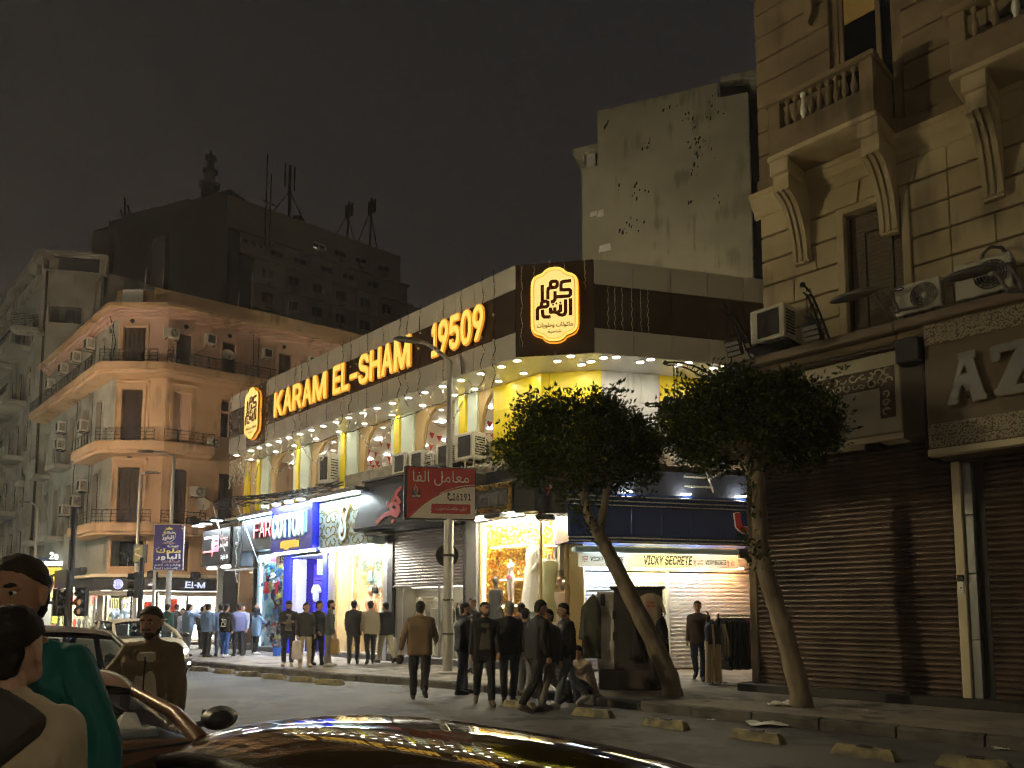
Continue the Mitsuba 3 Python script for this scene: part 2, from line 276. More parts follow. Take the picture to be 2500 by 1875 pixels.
    'food': '+325 18,324 47,330 47,331 21,333 17,339 17,346 29,355 31,360 27,362 23,362 17,360 13,357 11,350 11,344 14,340 11,331 11,327 13|-350 25,347 18,350 17,354 17,356 19,353 25|+275 6,279 6,286 10,286 11,279 12,276 15,277 24,283 30,288 30,293 26,295 17,311 17,312 19,311 23,301 31,301 37,317 46,320 46,320 40,308 34,315 27,318 21,318 17,315 13,310 11,294 11,290 4,281 0,276 0|-283 18,289 17,287 24,282 22|+248 18,247 47,253 47,254 21,256 17,262 17,264 19,264 47,270 46,270 16,267 12,254 11,250 13|+195 18,196 29,202 28,201 20,202 18,208 16,228 16,235 18,236 24,234 31,236 32,240 32,242 25,242 18,238 13,226 10,202 11,197 14|+219 34,221 38,225 37,225 34,223 32|+211 36,212 38,216 38,217 34,213 32|+159 0,158 6,165 7,169 10,162 12,159 15,159 22,161 26,166 30,173 29,178 21,178 13,176 8,173 4,164 0|-166 18,172 17,170 24,165 22|+85 0,84 6,88 6,95 10,88 12,85 15,86 24,90 29,99 29,103 24,104 17,113 18,113 47,119 47,119 20,121 17,132 17,143 21,143 24,140 25,129 25,129 31,138 31,154 25,154 20,148 19,136 12,121 11,117 14,113 11,103 11,101 6,96 2|-92 18,98 17,96 24,91 22|+73 2,74 6,78 6,79 2,77 0|+53 18,52 47,58 47,59 21,61 17,70 17,73 19,70 32,77 33,79 18,76 13,71 11,59 11,55 13|+65 5,70 6,71 2,67 0,65 2|+0 18,1 29,7 28,6 20,7 18,13 16,33 16,40 18,41 24,39 31,41 32,45 32,47 25,47 18,43 13,31 10,7 11,2 14|+24 34,26 38,30 37,30 34,28 32|+16 36,17 38,21 38,22 34,18 32',
    'sham': '+78 18,77 47,83 47,84 21,86 17,93 17,95 19,96 26,101 26,101 18,108 17,111 22,111 26,115 27,117 26,117 17,124 17,125 23,123 32,129 33,131 25,130 15,125 11,117 11,114 13,110 11,101 11,98 14,94 11,84 11,80 13|+107 36,108 40,112 40,111 45,115 47,117 45,116 40,120 39,120 36,118 34,114 36,109 34|-113 41,113 38,115 40|+0 20,0 26,6 33,14 35,14 39,20 39,20 20,22 17,29 17,32 20,33 27,38 27,38 18,47 17,55 29,64 31,69 27,71 23,71 17,66 11,59 11,53 14,49 11,40 11,35 14,30 11,21 11,16 13,15 15,4 16|-56 19,59 17,63 17,65 21,63 25,60 25|-7 27,6 22,14 21,14 29|+35 4,37 6,40 6,41 2,37 0|+27 2,28 6,32 6,33 2,31 0|+13 49,17 51,19 49,19 46,14 45|+5 49,9 51,11 49,11 46,6 45',
    'aqd': '+99 37,106 37,106 0,99 0|+0 2,2 8,13 7,15 8,15 12,9 21,14 26,19 20,25 7,32 7,30 11,30 17,37 24,43 24,48 21,50 17,49 7,61 7,56 14,56 18,60 22,65 24,73 24,77 21,78 13,75 7,85 7,86 9,86 37,93 37,94 10,92 3,87 0,74 0,67 3,59 0,46 0,40 2,34 0,23 0,19 2,15 0,6 0|-64 16,68 12,71 14,69 18,65 18|-38 11,40 9,43 11,42 17,38 17|+33 34,35 36,38 36,40 34,46 36,48 34,48 31,46 29,43 29,41 31,35 29,33 31',
}


def arabic(key):
    """the outline of an Arabic phrase"""
    g = Polygon()
    for part in ARABIC[key].split('|'):
        ring = Polygon([tuple(map(int, q.split())) for q in part[1:].split(',')]).buffer(0)
        g = g.union(ring) if part[0] == '+' else g.difference(ring)
    return g


def fit(poly, x0, y0, x1=None, y1=None):
    """moves an outline to x0, y0, scaled to reach x1 and y1 where given"""
    a, b, c, d = poly.bounds
    sx = (x1 - x0) / (c - a) if x1 is not None else None
    sy = (y1 - y0) / (d - b) if y1 is not None else None
    sx, sy = sx if sx is not None else (sy or 1), sy if sy is not None else (sx or 1)
    return affinity.translate(affinity.scale(affinity.translate(poly, -a, -b), sx, sy, origin=(0, 0)), x0, y0)


class Face:
    """a facade: a runs along it to the right for one who faces it, h is the height above the road, o comes out towards him"""

    def __init__(s, x, y, d):
        s.o = np.array([x, y, 0.0])
        s.d = np.array([d[0], d[1], 0.0]) / math.hypot(*d)
        s.n = np.array([s.d[1], -s.d[0], 0.0])

    def at(s, a, h, o=0.0):
        return s.o + s.d * a + s.n * o + np.array([0, 0, h])

    def put(s, m):
        """a mesh in (a, h, o) to the world"""
        v = np.asarray(m.vertices)
        return trimesh.Trimesh(s.o + v[:, :1] * s.d + v[:, 2:3] * s.n + v[:, 1:2] * np.array([0, 0, 1.0]), m.faces, process=False)

    def box(s, a0, a1, h0, h1, o0, o1, bevel=0.0):
        return s.put(cuboid(np.array([a0, h0, o0], float), np.array([a1, h1, o1], float), bevel))

    def prism(s, poly, o0, o1):
        m = extrude(poly, o1 - o0)
        m.apply_translation([0, 0, o0])
        return s.put(m)

    def tube(s, pts, r, sides=6):
        return tube([s.at(*p) for p in pts], r, sides)

    def disc(s, a, h, o0, o1, r, n=16):
        return s.prism(Point(a, h).buffer(r, quad_segs=n // 4), o0, o1)

    def sheet(s, a0, a1, h0, h1, o):
        P = np.array([[s.at(a0, h0, o), s.at(a0, h1, o)], [s.at(a1, h0, o), s.at(a1, h1, o)]])
        return grid_mesh(P)

    def pane(s, poly, o):
        v, f = trimesh.creation.triangulate_polygon(poly, engine='earcut')
        return s.put(trimesh.Trimesh(np.c_[v, np.full(len(v), o)], f, process=False))

    def xf(s, a, h, o=0.0, scale=1.0):
        """the transform that stands an object, built with x right, y into the wall and z up, at that place"""
        p = s.at(a, h, o)
        m = np.eye(4)
        m[:3, 0], m[:3, 1], m[:3, 2], m[:3, 3] = s.d * scale, -s.n * scale, [0, 0, scale], p
        return T(m)


D1, N1 = np.array([-0.70, 0.714]), np.array([0.714, 0.70])       # along the street away from the camera; across it


def st(s, t, z=0.0):
    return np.array([*(s * D1 + t * N1), z])


ALONG = (0.70, -0.714)
FM = Face(-9.96, 29.16, ALONG)            # restaurant corner building, long side
FC = Face(0.71, 18.30, (0.987, -0.159))   # its chamfered corner
FR = Face(2.16, 18.07, (0.968, 0.252))    # its side on the lane
FS = Face(4.31, 14.40, ALONG)             # stone building on the right
SL, SC, SR = Face(-19.8, 37, ALONG), Face(-19.8, 37, (1, 0)), Face(-17.3, 37, (0.81, 0.588))   # salmon corner building
GL, GS = Face(-29.9, 46.4, ALONG), Face(-29.9, 46.4, (0.98, 0.197))   # grey building up the street
BR, BL = Face(-36.8, 93.9, (0.755, 0.656)), Face(-36.8, 93.9, (0.92, -0.39))   # tall block far behind
CB = Face(3.5, 38.0, (0.937, -0.35))      # blind plastered wall behind the restaurant

# ------------------------------------------------------------------ ground
structure('road', grid_mesh(np.array([[[x, y, 0.0] for y in np.linspace(-60, 300, 40)] for x in np.linspace(-220, 160, 40)])), 'm_road')


def slab(name, pts, z0, z1, mat):
    m = extrude(Polygon([tuple(p[:2]) for p in pts]), z1 - z0)
    m.apply_translation([0, 0, z0])
    return structure(name, m, mat)


kerb_line = [(-9, 10.45), (-3, 10.4), (2.4, 10.3), (6.6, 10.12), (9.5, 10.25), (11.5, 10.3), (13.6, 10.05), (16, 9.62), (20.4, 9.25), (26.5, 9.0), (28.3, 9.4), (29.4, 10.6), (30, 13)]
inner = [(30, 40), (-9, 60), (-9, 10.45)]
slab('pavement', [st(s, t + 0.19) for s, t in kerb_line] + [st(*q) for q in inner[:2]], 0.0, 0.145, 'm_paving')
# kerb stones, each laid by itself, worn and a little out of line
line = LineString([st(*q)[:2] for q in kerb_line])
n_k = int(line.length / 0.95)
for i in range(n_k):
    p, q = (np.array(line.interpolate((i + e) / n_k * line.length).coords[0]) for e in (0.012, 0.988))
    d = (q - p) / np.linalg.norm(q - p)
    nrm = np.array([-d[1], d[0]])
    if nrm @ N1 < 0:
        nrm = -nrm
    jit = rnd.uniform(-0.012, 0.012)
    z = 0.15 + rnd.uniform(-0.012, 0.008)
    c = [np.array([*(e + nrm * w), h]) for e in (p, q) for w, hs in ((jit, (-0.05, z - 0.03)), (jit + 0.03, (z,)), (0.20, (-0.05, z))) for h in hs]
    add('pavement', 'kerb_stone', tm(hull(c)), 'm_kerb')
far_kerb = [(37.0, 14), (37.2, 11.2), (38.0, 9.8), (39.5, 9.2), (60, 9.0), (120, 9.0)]
slab('far_pavement', [st(*q) for q in far_kerb] + [st(120, 60), st(37, 60)], 0.0, 0.15, 'm_paving')
slab('near_pavement', [st(-20, -1.6), st(120, -1.6), st(120, -14), st(-20, -14)], 0.0, 0.15, 'm_paving')

# ------------------------------------------------------------------ restaurant corner building
REST = thing('restaurant_building', 'two storey corner building with glowing yellow restaurant sign band over a row of lit shops', 'building')
FO = 1.25                                            # the sign band stands out this far


def fa(a):
    return 0.784 + 0.9718 * a


H0, H1, HB0, HB1 = 7.48, 9.71, 8.08, 9.12            # band: bottom, top, brown stripe
A0, A1 = 0.28, 15.62
PC = Face(*FM.at(A1, 0, FO)[:2], (0.987, -0.159))    # band on the chamfer
PCW = 1.83
PR = Face(*PC.at(PCW, 0)[:2], (0.968, 0.252))        # band on the lane side
panels = [(FM, A0, A0 + 1.45, 0)]


def clad(F, a0, a1, h0, h1, mat, o, gap=0.006):
    add(REST, 'panel', F.box(a0 + gap, a1 - gap, h0 + gap, h1 - gap, o - 0.04, o + rnd.uniform(-0.0015, 0.0015), 0.004), mat)


ms1, ms2 = fa(0.96), fa(2.47)
edges = [A0, (A0 + ms1) / 2, ms1]
for a, b in zip(edges, edges[1:]):
    for lo, hi, m in ((H0, HB0, 'm_white_panel'), (HB0, HB1, 'm_brown_panel'), (HB1, H1, 'm_white_panel')):
        clad(FM, a, b, lo, hi, m, FO)
clad(FM, ms1, (ms1 + ms2) / 2, H0, H1, 'm_brown_panel', FO)
clad(FM, (ms1 + ms2) / 2, ms2, H0, H1, 'm_brown_panel', FO)
nb = 17
for i in range(nb):
    a, b = ms2 + (A1 - ms2) * i / nb, ms2 + (A1 - ms2) * (i + 1) / nb
    for lo, hi, m in ((H0, HB0, 'm_white_panel'), (HB0, HB1, 'm_brown_panel'), (HB1, H1, 'm_white_panel')):
        clad(FM, a, b, lo, hi, m, FO)
clad(PC, 0, PCW / 2, H0, H1, 'm_brown_panel', 0)
clad(PC, PCW / 2, PCW, H0, H1, 'm_brown_panel', 0)
for i in range(7):
    a, b = 0.97 * i, 0.97 * (i + 1)
    for lo, hi, m in ((H0, HB0, 'm_white_panel'), (HB0, HB1, 'm_brown_panel'), (HB1, H1 + 0.02, 'm_white_panel')):
        clad(PR, a, b, lo, hi, m, 0)
# backing of the band, soffit and roof slab
foot = [FM.at(A0, 0, FO - 0.045), FM.at(A1 - 0.02, 0, FO - 0.045), PC.at(PCW - 0.02, 0, -0.045), PR.at(6.8, 0, -0.045), PR.at(6.8, 0, -9), FM.at(A0, 0, -9)]
body = extrude(Polygon([tuple(p[:2]) for p in foot]), 0.10)
soff = body.copy()
soff.apply_translation([0, 0, H0 + 0.005])
add(REST, 'soffit', soff, M('soffit', (0.62, 0.61, 0.56), 0.28))
roof = body.copy()
roof.apply_translation([0, 0, H1 - 0.16])
add(REST, 'roof', roof, 'm_grey_wall')
for F, a, b, o in ((FM, A0, A1 - 0.03, FO - 0.045), (PC, 0.02, PCW - 0.02, -0.045), (PR, 0.02, 6.8, -0.045)):
    add(REST, 'band_backing', F.box(a, b, H0 + 0.11, H1 - 0.17, o - 0.05, o), 'm_joint')
# downlights in the soffit: an outer and an inner row
WARM = (1.0, 0.93, 0.74)


def downlight(p, power, r=0.085, w=1.0):
    ring = lathe([(r * 0.9, 0.0), (r * 1.25, -0.004), (r * 1.25, -0.022), (r, -0.028)], 14, (p[0], p[1], H0 + 0.003))
    k = add(REST, 'downlight', ring, 'm_white', True)
    disc = lathe([(0.001, -0.030), (r, -0.030)], 14, (p[0], p[1], H0 + 0.003))
    disc.invert()
    dome = lathe([(0.002, -0.042), (r * 0.6, -0.037), (r * 0.98, -0.026)], 14, (p[0], p[1], H0 + 0.003))
    lamp(k, 'lens', dome, [power * c for c in WARM], w)


for i in range(15):
    downlight(FM.at(4.5 + 0.745 * i, 0, 1.04), 9.0)
for a in (0.45, 1.64, 2.30, 3.0, 3.75):
    downlight(FM.at(a, 0, 1.02), 9.0)
for a in (0.1, 2.12, 3.5, 5.0, 6.44, 7.94, 9.4, 10.89, 12.32, 13.13, 14.05, 14.95):
    downlight(FM.at(a, 0, 0.30), 9.0 * 0.8, 0.08)
for x, y in ((0.12, 17.33), (1.07, 17.36), (1.36, 17.0), (1.66, 17.62), (1.86, 17.4), (2.13, 17.12)):
    downlight((x, y), 9.0)
for a, o in ((0.0, 1.02), (0.68, 0.84), (0.84, 1.07), (1.64, 0.86), (1.80, 1.08), (2.6, 0.86), (2.76, 1.08), (3.6, 0.9), (3.8, 1.1)):
    downlight(FR.at(a, 0, o), 9.0)

# upper floor
FLR, CEIL = 5.45, H0
wallpts = [FM.at(-1.2, 0, 0), FM.at(15.26, 0, 0), FC.at(1.50, 0, 0), FR.at(6, 0, 0)]


def wall(F, a0, a1, h0, h1, mat, name='wall', o=0.0, th=0.18, holes=()):
    g = sbox(a0, h0, a1, h1)
    for q in holes:
        g = g.difference(q)
    return add(REST, name, F.prism(g, o - th, o), mat)


for k in range(-1, 5):
    y0 = 0.27 + 3.0 * k if k >= 0 else -0.77
    y1 = y0 + 0.28
    nxt = 0.27 + 3.0 * (k + 1)
    sill = 6.03 if k >= 2 else FLR
    add(REST, 'column', FM.box(y0, y1, FLR, CEIL, -0.10, 0.14, 0.02), 'm_yellow')
    if k < 0:
        wall(FM, y1, 0.27, FLR, CEIL, 'm_gold_wood', 'wall', 0.0)
        continue
    right = min(nxt, 13.53)
    if k == 4:
        add(REST, 'pale_pier', FM.box(12.55, 12.95, FLR, CEIL, -0.1, 0.07, 0.01), 'm_mint')
    else:
        add(REST, 'pale_pier', FM.box(y1, y1 + 0.62, FLR, CEIL, -0.12, 0.08, 0.01), 'm_mint')
        add(REST, 'pale_pier', FM.box(nxt - 0.26, nxt, FLR, CEIL, -0.12, 0.06, 0.01), 'm_mint')
    g0 = y1 + 0.62 if k < 4 else 12.95
    g1 = nxt - 0.26 if k < 4 else 13.53
    w0 = g0 + 0.38 if k < 4 else g0 + 0.12
    arch = Polygon([(w0 - 0.06, FLR + 0.02), (w0 - 0.04, 6.3), (w0 + 0.02, 6.75), (w0 + 0.14, 7.08), (w0 + 0.32, 7.30), (w0 + 0.55, 7.42), (g1 - 0.02, 7.44), (g1 - 0.02, FLR + 0.02)]).buffer(0).intersection(sbox(0, sill, 20, 8))
    wall(FM, g0, g1, FLR, CEIL, 'm_gold_wood', 'window_wall', 0.0, 0.12, [arch])
    add(REST, 'window_frame', FM.prism(arch.difference(arch.buffer(-0.035)), -0.07, -0.03), 'm_gold_wood')
    add(REST, 'window_pane', FM.pane(arch.buffer(-0.02), -0.05), 'm_glass')
# glossy yellow corner and pale stone on the lane side, in panels
for F, a0, a1 in ((FM, 13.53, 15.26), (FC, 0.0, 1.50)):
    for lo, hi in ((FLR, 6.80), (6.80, CEIL)):
        n = 1 if F is FM else 2
        for i in range(n):
            b0 = a0 if F is FM else (0.0, 0.22)[i]
            b1 = a1 if F is FM else (0.22, 1.50)[i]
            add(REST, 'yellow_panel', F.box(b0 + 0.004, b1 - 0.004, lo + 0.004, hi - 0.004, -0.1, 0.0, 0.003), 'm_yellow')
for b0, b1 in ((0.0, 0.62), (0.70, 1.07), (1.15, 1.56)):
    add(REST, 'stone_panel', FR.box(b0 + 0.005, b1 - 0.005, 6.73, CEIL, -0.1, 0.0, 0.004), 'm_marble')
add(REST, 'stone_panel', FR.box(0.0, 1.56, FLR - 0.2, 6.72, -0.1, 0.0, 0.004), 'm_marble')
for b0, b1 in ((0.62, 0.70), (1.07, 1.15)):
    add(REST, 'stone_pier', FR.box(b0, b1, 6.73, CEIL, -0.1, 0.03, 0.004), 'm_marble')
for b0, b1 in ((1.57, 2.25), (2.26, 2.95)):
    add(REST, 'yellow_panel', FR.box(b0, b1, 6.15, CEIL, -0.1, 0.004, 0.004), 'm_yellow')
wall(FR, 2.96, 6.4, FLR - 0.2, CEIL, 'm_marble')
wall(FR, 1.57, 2.95, FLR - 0.2, 6.14, 'm_grey_wall')
# interior of the restaurant: floor, ceiling, back wall, pillars
room = [FM.at(-1.1, 0, -0.2), FM.at(15.1, 0, -0.2), FR.at(0.0, 0, -0.2), FR.at(5.8, 0, -0.2), FR.at(5.8, 0, -8.6), FM.at(-1.1, 0, -8.6)]
flo = extrude(Polygon([tuple(p[:2]) for p in [FM.at(-1.2, 0, 0.1), FM.at(15.26, 0, 0.1), FC.at(1.5, 0, 0.1), FR.at(6.2, 0, 0.1), FR.at(6.2, 0, -8.8), FM.at(-1.2, 0, -8.8)]]), 0.25)
flo.apply_translation([0, 0, FLR - 0.27])
add(REST, 'floor', flo, M('floor_tile', (0.45, 0.36, 0.25), 0.4))
add(REST, 'back_wall', FM.box(-1.2, 15.5, FLR, CEIL, -6.6, -6.5), 'm_cream')
add(REST, 'end_wall', FM.box(-1.3, -1.2, 0.15, H1 - 0.2, -6.6, 0.0), 'm_salmon')
add(REST, 'end_wall', FM.box(13.4, 13.5, FLR, CEIL, -6.5, -0.2), 'm_cream')
for a in (2.3, 8.6):
    add(REST, 'pillar', FM.box(a, a + 0.3, FLR, CEIL, -3.2, -2.9), 'm_yellow')
add(REST, 'serving_hatch', FM.box(9.6, 12.4, 6.15, 7.0, -6.48, -6.42), M('pale_blue', (0.25, 0.45, 0.60), 0.4))
for a in np.arange(0.6, 13.2, 1.15):
    for o in (-1.3, -3.0, -4.8):
        ring = lathe([(0.002, -0.03), (0.1, -0.03), (0.12, 0.0)], 12, (*FM.at(a + (0.4 if o == -3.0 else 0), 0, o)[:2], H0 - 0.001))
        lamp(REST, 'ceiling_light', ring, [4.0 * c for c in (1, 0.95, 0.86)], 0.6)
# red paper bunting strung under the ceiling inside
for k in range(9):
    a = 3.7 + 1.15 * k
    key = thing('bunting', 'string of red paper flags under the restaurant ceiling behind the upper windows', 'bunting', 'red bunting strings in the restaurant')
    p0, p1 = FM.at(a, 7.28, -0.6), FM.at(a + 0.9, 7.18 - 0.1 * (k % 3), -3.4)
    pts = [p0 + (p1 - p0) * u - np.array([0, 0, 0.22 * 4 * u * (1 - u)]) for u in np.linspace(0, 1, 13)]
    add(key, 'cord', tube(pts, 0.006, 4), 'm_near_black')
    for i in range(11):
        q = pts[i + 1]
        tri = Polygon([(-0.085, 0), (0.085, 0), (0.0, -0.2)])
        m = extrude(tri, 0.004)
        m.apply_transform(trimesh.transformations.rotation_matrix(PI / 2, [1, 0, 0]))
        m.apply_transform(trimesh.transformations.rotation_matrix(rnd.uniform(-0.5, 0.5) - 0.4, [0, 0, 1]))
        m.apply_translation(q)
        add(key, 'flag', m, 'm_red' if rnd.random() < 0.8 else 'm_white')


def bentwood_chair():
    P = {}
    P['seat'] = lathe([(0.01, 0.44), (0.2, 0.44), (0.21, 0.46), (0.01, 0.475)], 18)
    hoop = [(0.19 * math.cos(t), -0.18 - 0.03 * math.sin(t), 0.46 + 0.46 * math.sin(t)) for t in np.linspace(0, PI, 15)]
    P['back'] = cat([tube(hoop, 0.014, 6), tube([(0.09 * math.cos(t), -0.18, 0.46 + 0.36 * math.sin(t)) for t in np.linspace(0, PI, 11)], 0.010, 6), tube([(-0.17, -0.19, 0.68), (0.17, -0.19, 0.68)], 0.01, 6)])
    for sx in (-1, 1):
        for sy in (-1, 1):
            P[f'leg{sx}{sy}'] = tube([(0.14 * sx, 0.14 * sy, 0.44), (0.19 * sx, 0.20 * sy, 0.0)], 0.014, 6)
    return {k: mikit.ply(v, 'm_wood_dark', smooth=35) for k, v in P.items()}


CH = bentwood_chair()
for a, o, h, rot, where in ((8.35, -0.75, 6.0, 20, 'nearer'), (8.8, -1.5, 5.9, 200, 'farther'), (5.6, -1.1, 5.55, 60, 'lower'), (11.2, -2.0, 5.55, 0, 'hindmost')):
    key = thing('chair', {'nearer': 'dark bentwood cafe chair at the upper window left of the air conditioners', 'farther': 'dark bentwood cafe chair behind another at the same upper window', 'lower': 'dark bentwood cafe chair behind the upper window with the tall air conditioner', 'hindmost': 'dark bentwood chair in the upper window with the pale blue hatch'}[where], 'chair')
    for k, d in CH.items():
        add(key, 'leg' if k.startswith('leg') else k, d, None, to_world=T().translate(list(FM.at(a, h, o))).rotate([0, 0, 1], rot))
add(REST, 'dais', FM.box(7.5, 9.1, FLR, 5.98, -2.2, -0.3), 'm_gold_wood')

# ------------------------------------------------------------------ glowing letters and medallions of the restaurant
AMBER = (1.0, 0.56, 0.045)


def glow_letters(key, F, text, a0, a1, h0, h1, o, sx=None):
    """block letters one by one: glowing face, lit return behind it"""
    widths = {'1': 0.62, '-': 0.8, 'I': 0.5, 'M': 1.38, 'E': 0.82, 'L': 0.78}
    tot = sum(widths.get(c, 1.0) if c != ' ' else 0.45 for c in text)
    u = (a1 - a0) / tot
    a = a0
    for c in text:
        w = widths.get(c, 1.0) * u if c != ' ' else 0.45 * u
        if c != ' ':
            g = latin(c, 1.0, 1, True)
            if c == '-':
                g = fit(g, a + 0.05 * w, h0 + (h1 - h0) * 0.30, a + 0.95 * w, h0 + (h1 - h0) * 0.48)
            else:
                g = fit(g, a + 0.045 * w, h0, a + 0.955 * w, h1).buffer(0.028).buffer(-0.008)
                g = fit(g, a + 0.03 * w, h0, a + 0.97 * w, h1)
            box_ = add(key, 'letter', F.prism(g, o, o + 0.09), M_RET, label=None)
            lamp(box_, 'face', F.prism(g.buffer(-0.012), o + 0.091, o + 0.097), [1.0 * q for q in AMBER_FACE], 2.0)
            # amber edge light round the letter
            lamp(box_, 'rim', F.prism(g.buffer(0.012).difference(g.buffer(0.002)), o + 0.055, o + 0.085), [1.0 * q for q in AMBER_RIM], 1.0)
        a += w


AMBER_FACE, AMBER_RIM = (1.15, 0.70, 0.085), (1.0, 0.36, 0.012)
M_RET = M('amber_return', (0.65, 0.30, 0.02), 0.4)
k = thing('restaurant_sign', 'long glowing amber sign reading KARAM EL-SHAM on the brown band', 'sign')
glow_letters(k, FM, 'KARAM', fa(3.33), fa(6.88), 8.17, 9.03, FO + 0.05)
glow_letters(k, FM, 'EL-SHAM', fa(7.22), fa(11.30), 8.16, 9.06, FO + 0.05)
k = thing('number_sign', 'glowing amber numerals 19509 on the brown band near the corner', 'sign')
glow_letters(k, FM, '19509', fa(12.19), fa(14.30), 8.15, 9.06, FO + 0.05)


def medallion_outline(w, h):
    """an upright badge with rounded shoulders and a bowed crown and foot"""
    pts = []
    for sx, sy in ((1, 1), (-1, 1), (-1, -1), (1, -1)):
        seq = [(0.5, 0.26), (0.49, 0.32), (0.45, 0.37), (0.38, 0.40), (0.30, 0.415), (0.25, 0.43), (0.20, 0.465), (0.12, 0.492), (0.0, 0.50)]
        q = [(sx * x * w, sy * y * h) for x, y in seq]
        pts += q if sx * sy > 0 else q[::-1]
    return Polygon(pts).buffer(0.012).buffer(-0.012)


# the square Arabic lettering of the badge, strokes measured on a 1185 x 1659 field
def strokes(ps, x0, y0, s, r):
    return union_all([LineString([((x - x0) * s, (y0 - y) * s) for x, y in p]).buffer(r * s, cap_style=2, join_style=1) for p in ps])


LOGO = [[(362, 470), (362, 780)], [(468, 760), (468, 600), (480, 545), (520, 535), (625, 530), (650, 500), (650, 430), (615, 410), (540, 412), (520, 440), (520, 535)],
        [(915, 420), (775, 425), (735, 440), (722, 480), (722, 590), (880, 596), (905, 620), (905, 690), (870, 722), (640, 722), (606, 735), (606, 610)], [(606, 690), (606, 770), (575, 810), (525, 815)],
        [(902, 770), (902, 1100)], [(808, 785), (808, 1030), (790, 1075), (745, 1090), (690, 1080), (650, 1040), (600, 1018), (600, 930)], [(710, 880), (710, 1000), (660, 1020)], [(600, 1018), (520, 1020), (520, 930)],
        [(520, 1110), (400, 1105), (372, 1080), (362, 960)], [(265, 1160), (265, 960), (285, 920), (320, 908), (440, 905), (470, 880), (470, 820), (430, 798), (365, 800), (345, 830), (345, 905)]]
LDOTS = [(567, 875), (632, 852), (707, 845)]


def medallion(key, F, a, h, w, hh, o):
    g = affinity.translate(medallion_outline(w, hh), a, h)
    sb = add(key, 'box', F.prism(g, o, o + 0.16), M_RET)
    s = hh / 1470.0
    ink = union_all([strokes(LOGO, 592, 855, s, 31), *[Polygon([((x + 22 * math.cos(t) - 592) * s, (855 - y - 22 * math.sin(t)) * s) for t in (0, PI / 2, PI, PI * 1.5)]) for x, y in LDOTS]])
    small = union_all([fit(arabic('food'), -340 * s, (855 - 1335) * s, 350 * s, (855 - 1220) * s), fit(arabic('sham'), -130 * s, (855 - 1440) * s, 130 * s, (855 - 1360) * s)])
    ink, small = affinity.translate(ink, a, h), affinity.translate(small, a, h)
    face = g.buffer(-0.075)
    lamp(key, 'face', F.prism(face, o + 0.161, o + 0.17), [1.0 * q for q in (1.05, 0.75, 0.20)], 3.0)
    lamp(key, 'rim', F.prism(g.difference(g.buffer(-0.06)), o + 0.161, o + 0.176), [1.0 * q for q in (1.25, 0.80, 0.12)], 3.0)
    lamp(key, 'side_glow', F.prism(g.buffer(0.02).difference(g.buffer(0.004)), o + 0.03, o + 0.09), [1.0 * q for q in AMBER_RIM], 2.0)
    add(key, 'lettering', F.prism(ink, o + 0.171, o + 0.185), M_INK)
    add(key, 'small_lettering', F.prism(small, o + 0.171, o + 0.178), M_INK2)


M_INK, M_INK2 = M('badge_ink', (0.20, 0.035, 0.008), 0.5), M('badge_ink_light', (0.42, 0.16, 0.01), 0.5)
k = thing('medallion_sign', 'glowing yellow badge with brown Arabic lettering on the dark corner panel', 'sign')
medallion(k, PC, 0.93, 8.62, 1.08, 1.76, 0.02)
k = thing('medallion_sign', 'glowing yellow badge at the far left end of the sign band', 'sign')
medallion(k, FM, fa(1.70), 8.63, 1.02, 1.86, FO + 0.02)

# ------------------------------------------------------------------ the shops under the restaurant, long side
add(REST, 'parapet', FM.box(-3.2, 13.5, 5.2, FLR - 0.28, -0.2, 0.12), 'm_concrete')
add(REST, 'parapet', FM.box(6.0, 13.52, FLR - 0.02, 6.02, 0.0, 0.10, 0.02), 'm_concrete')
add(REST, 'ledge', FM.box(-1.0, 13.5, 5.12, 5.20, -0.1, 0.75), 'm_concrete')
add(REST, 'upper_band', FM.box(13.5, 15.3, 4.75, FLR - 0.28, -0.2, 0.25, 0.02), 'm_near_black')
add(REST, 'upper_band', FC.box(0.0, 1.5, 4.75, FLR - 0.28, -0.2, 0.25, 0.02), 'm_near_black')
# the mass of the ground floor behind the shops, so that no light leaks through
add(REST, 'core_wall', FM.box(-3.2, 13.0, 0.15, 5.15, -3.1, -2.9), 'm_grey_wall')
add(REST, 'end_wall', FM.box(-3.3, -3.2, 0.15, 5.2, -3.0, 0.0), 'm_pale_wall')


def shopfront(name, label, F, a0, a1, h0, h1, depth, wall_mat, floor_mat='m_white', mullions=(), back=None, top=None, o=0.0, frame='m_steel'):
    """a display window: sill, frame, pane, and the lit box behind it"""
    k = thing(name, label, 'shop window')
    add(k, 'sill', F.box(a0 - 0.05, a1 + 0.05, 0.145, h0, -0.1 + o, 0.10 + o, 0.01), M_SILL)
    add(k, 'floor', F.box(a0, a1, h0 - 0.05, h0, -depth + o, -0.1 + o), floor_mat)
    add(k, 'back_wall', F.box(a0, a1, h0, h1, -depth - 0.05 + o, -depth + o), back or wall_mat)
    add(k, 'side_wall', F.box(a0 - 0.04, a0, h0, h1, -depth + o, -0.02 + o), wall_mat)
    add(k, 'side_wall', F.box(a1, a1 + 0.04, h0, h1, -depth + o, -0.02 + o), wall_mat)
    add(k, 'ceiling', F.box(a0, a1, h1, h1 + 0.05, -depth + o, 0.0 + o), top or 'm_white')
    for b in (a0, *mullions, a1):
        add(k, 'mullion', F.box(b - 0.025, b + 0.025, h0, h1, -0.03 + o, 0.03 + o, 0.006), frame)
    add(k, 'transom', F.box(a0, a1, h1 - 0.05, h1, -0.03 + o, 0.032 + o, 0.006), frame)
    bs = [a0, *mullions, a1]
    for b, c in zip(bs, bs[1:]):
        add(k, 'pane', F.sheet(b + 0.026, c - 0.026, h0, h1 - 0.05, o), 'm_glass')
    return k


M_SILL = M('sill', (0.07, 0.07, 0.075), 0.35)


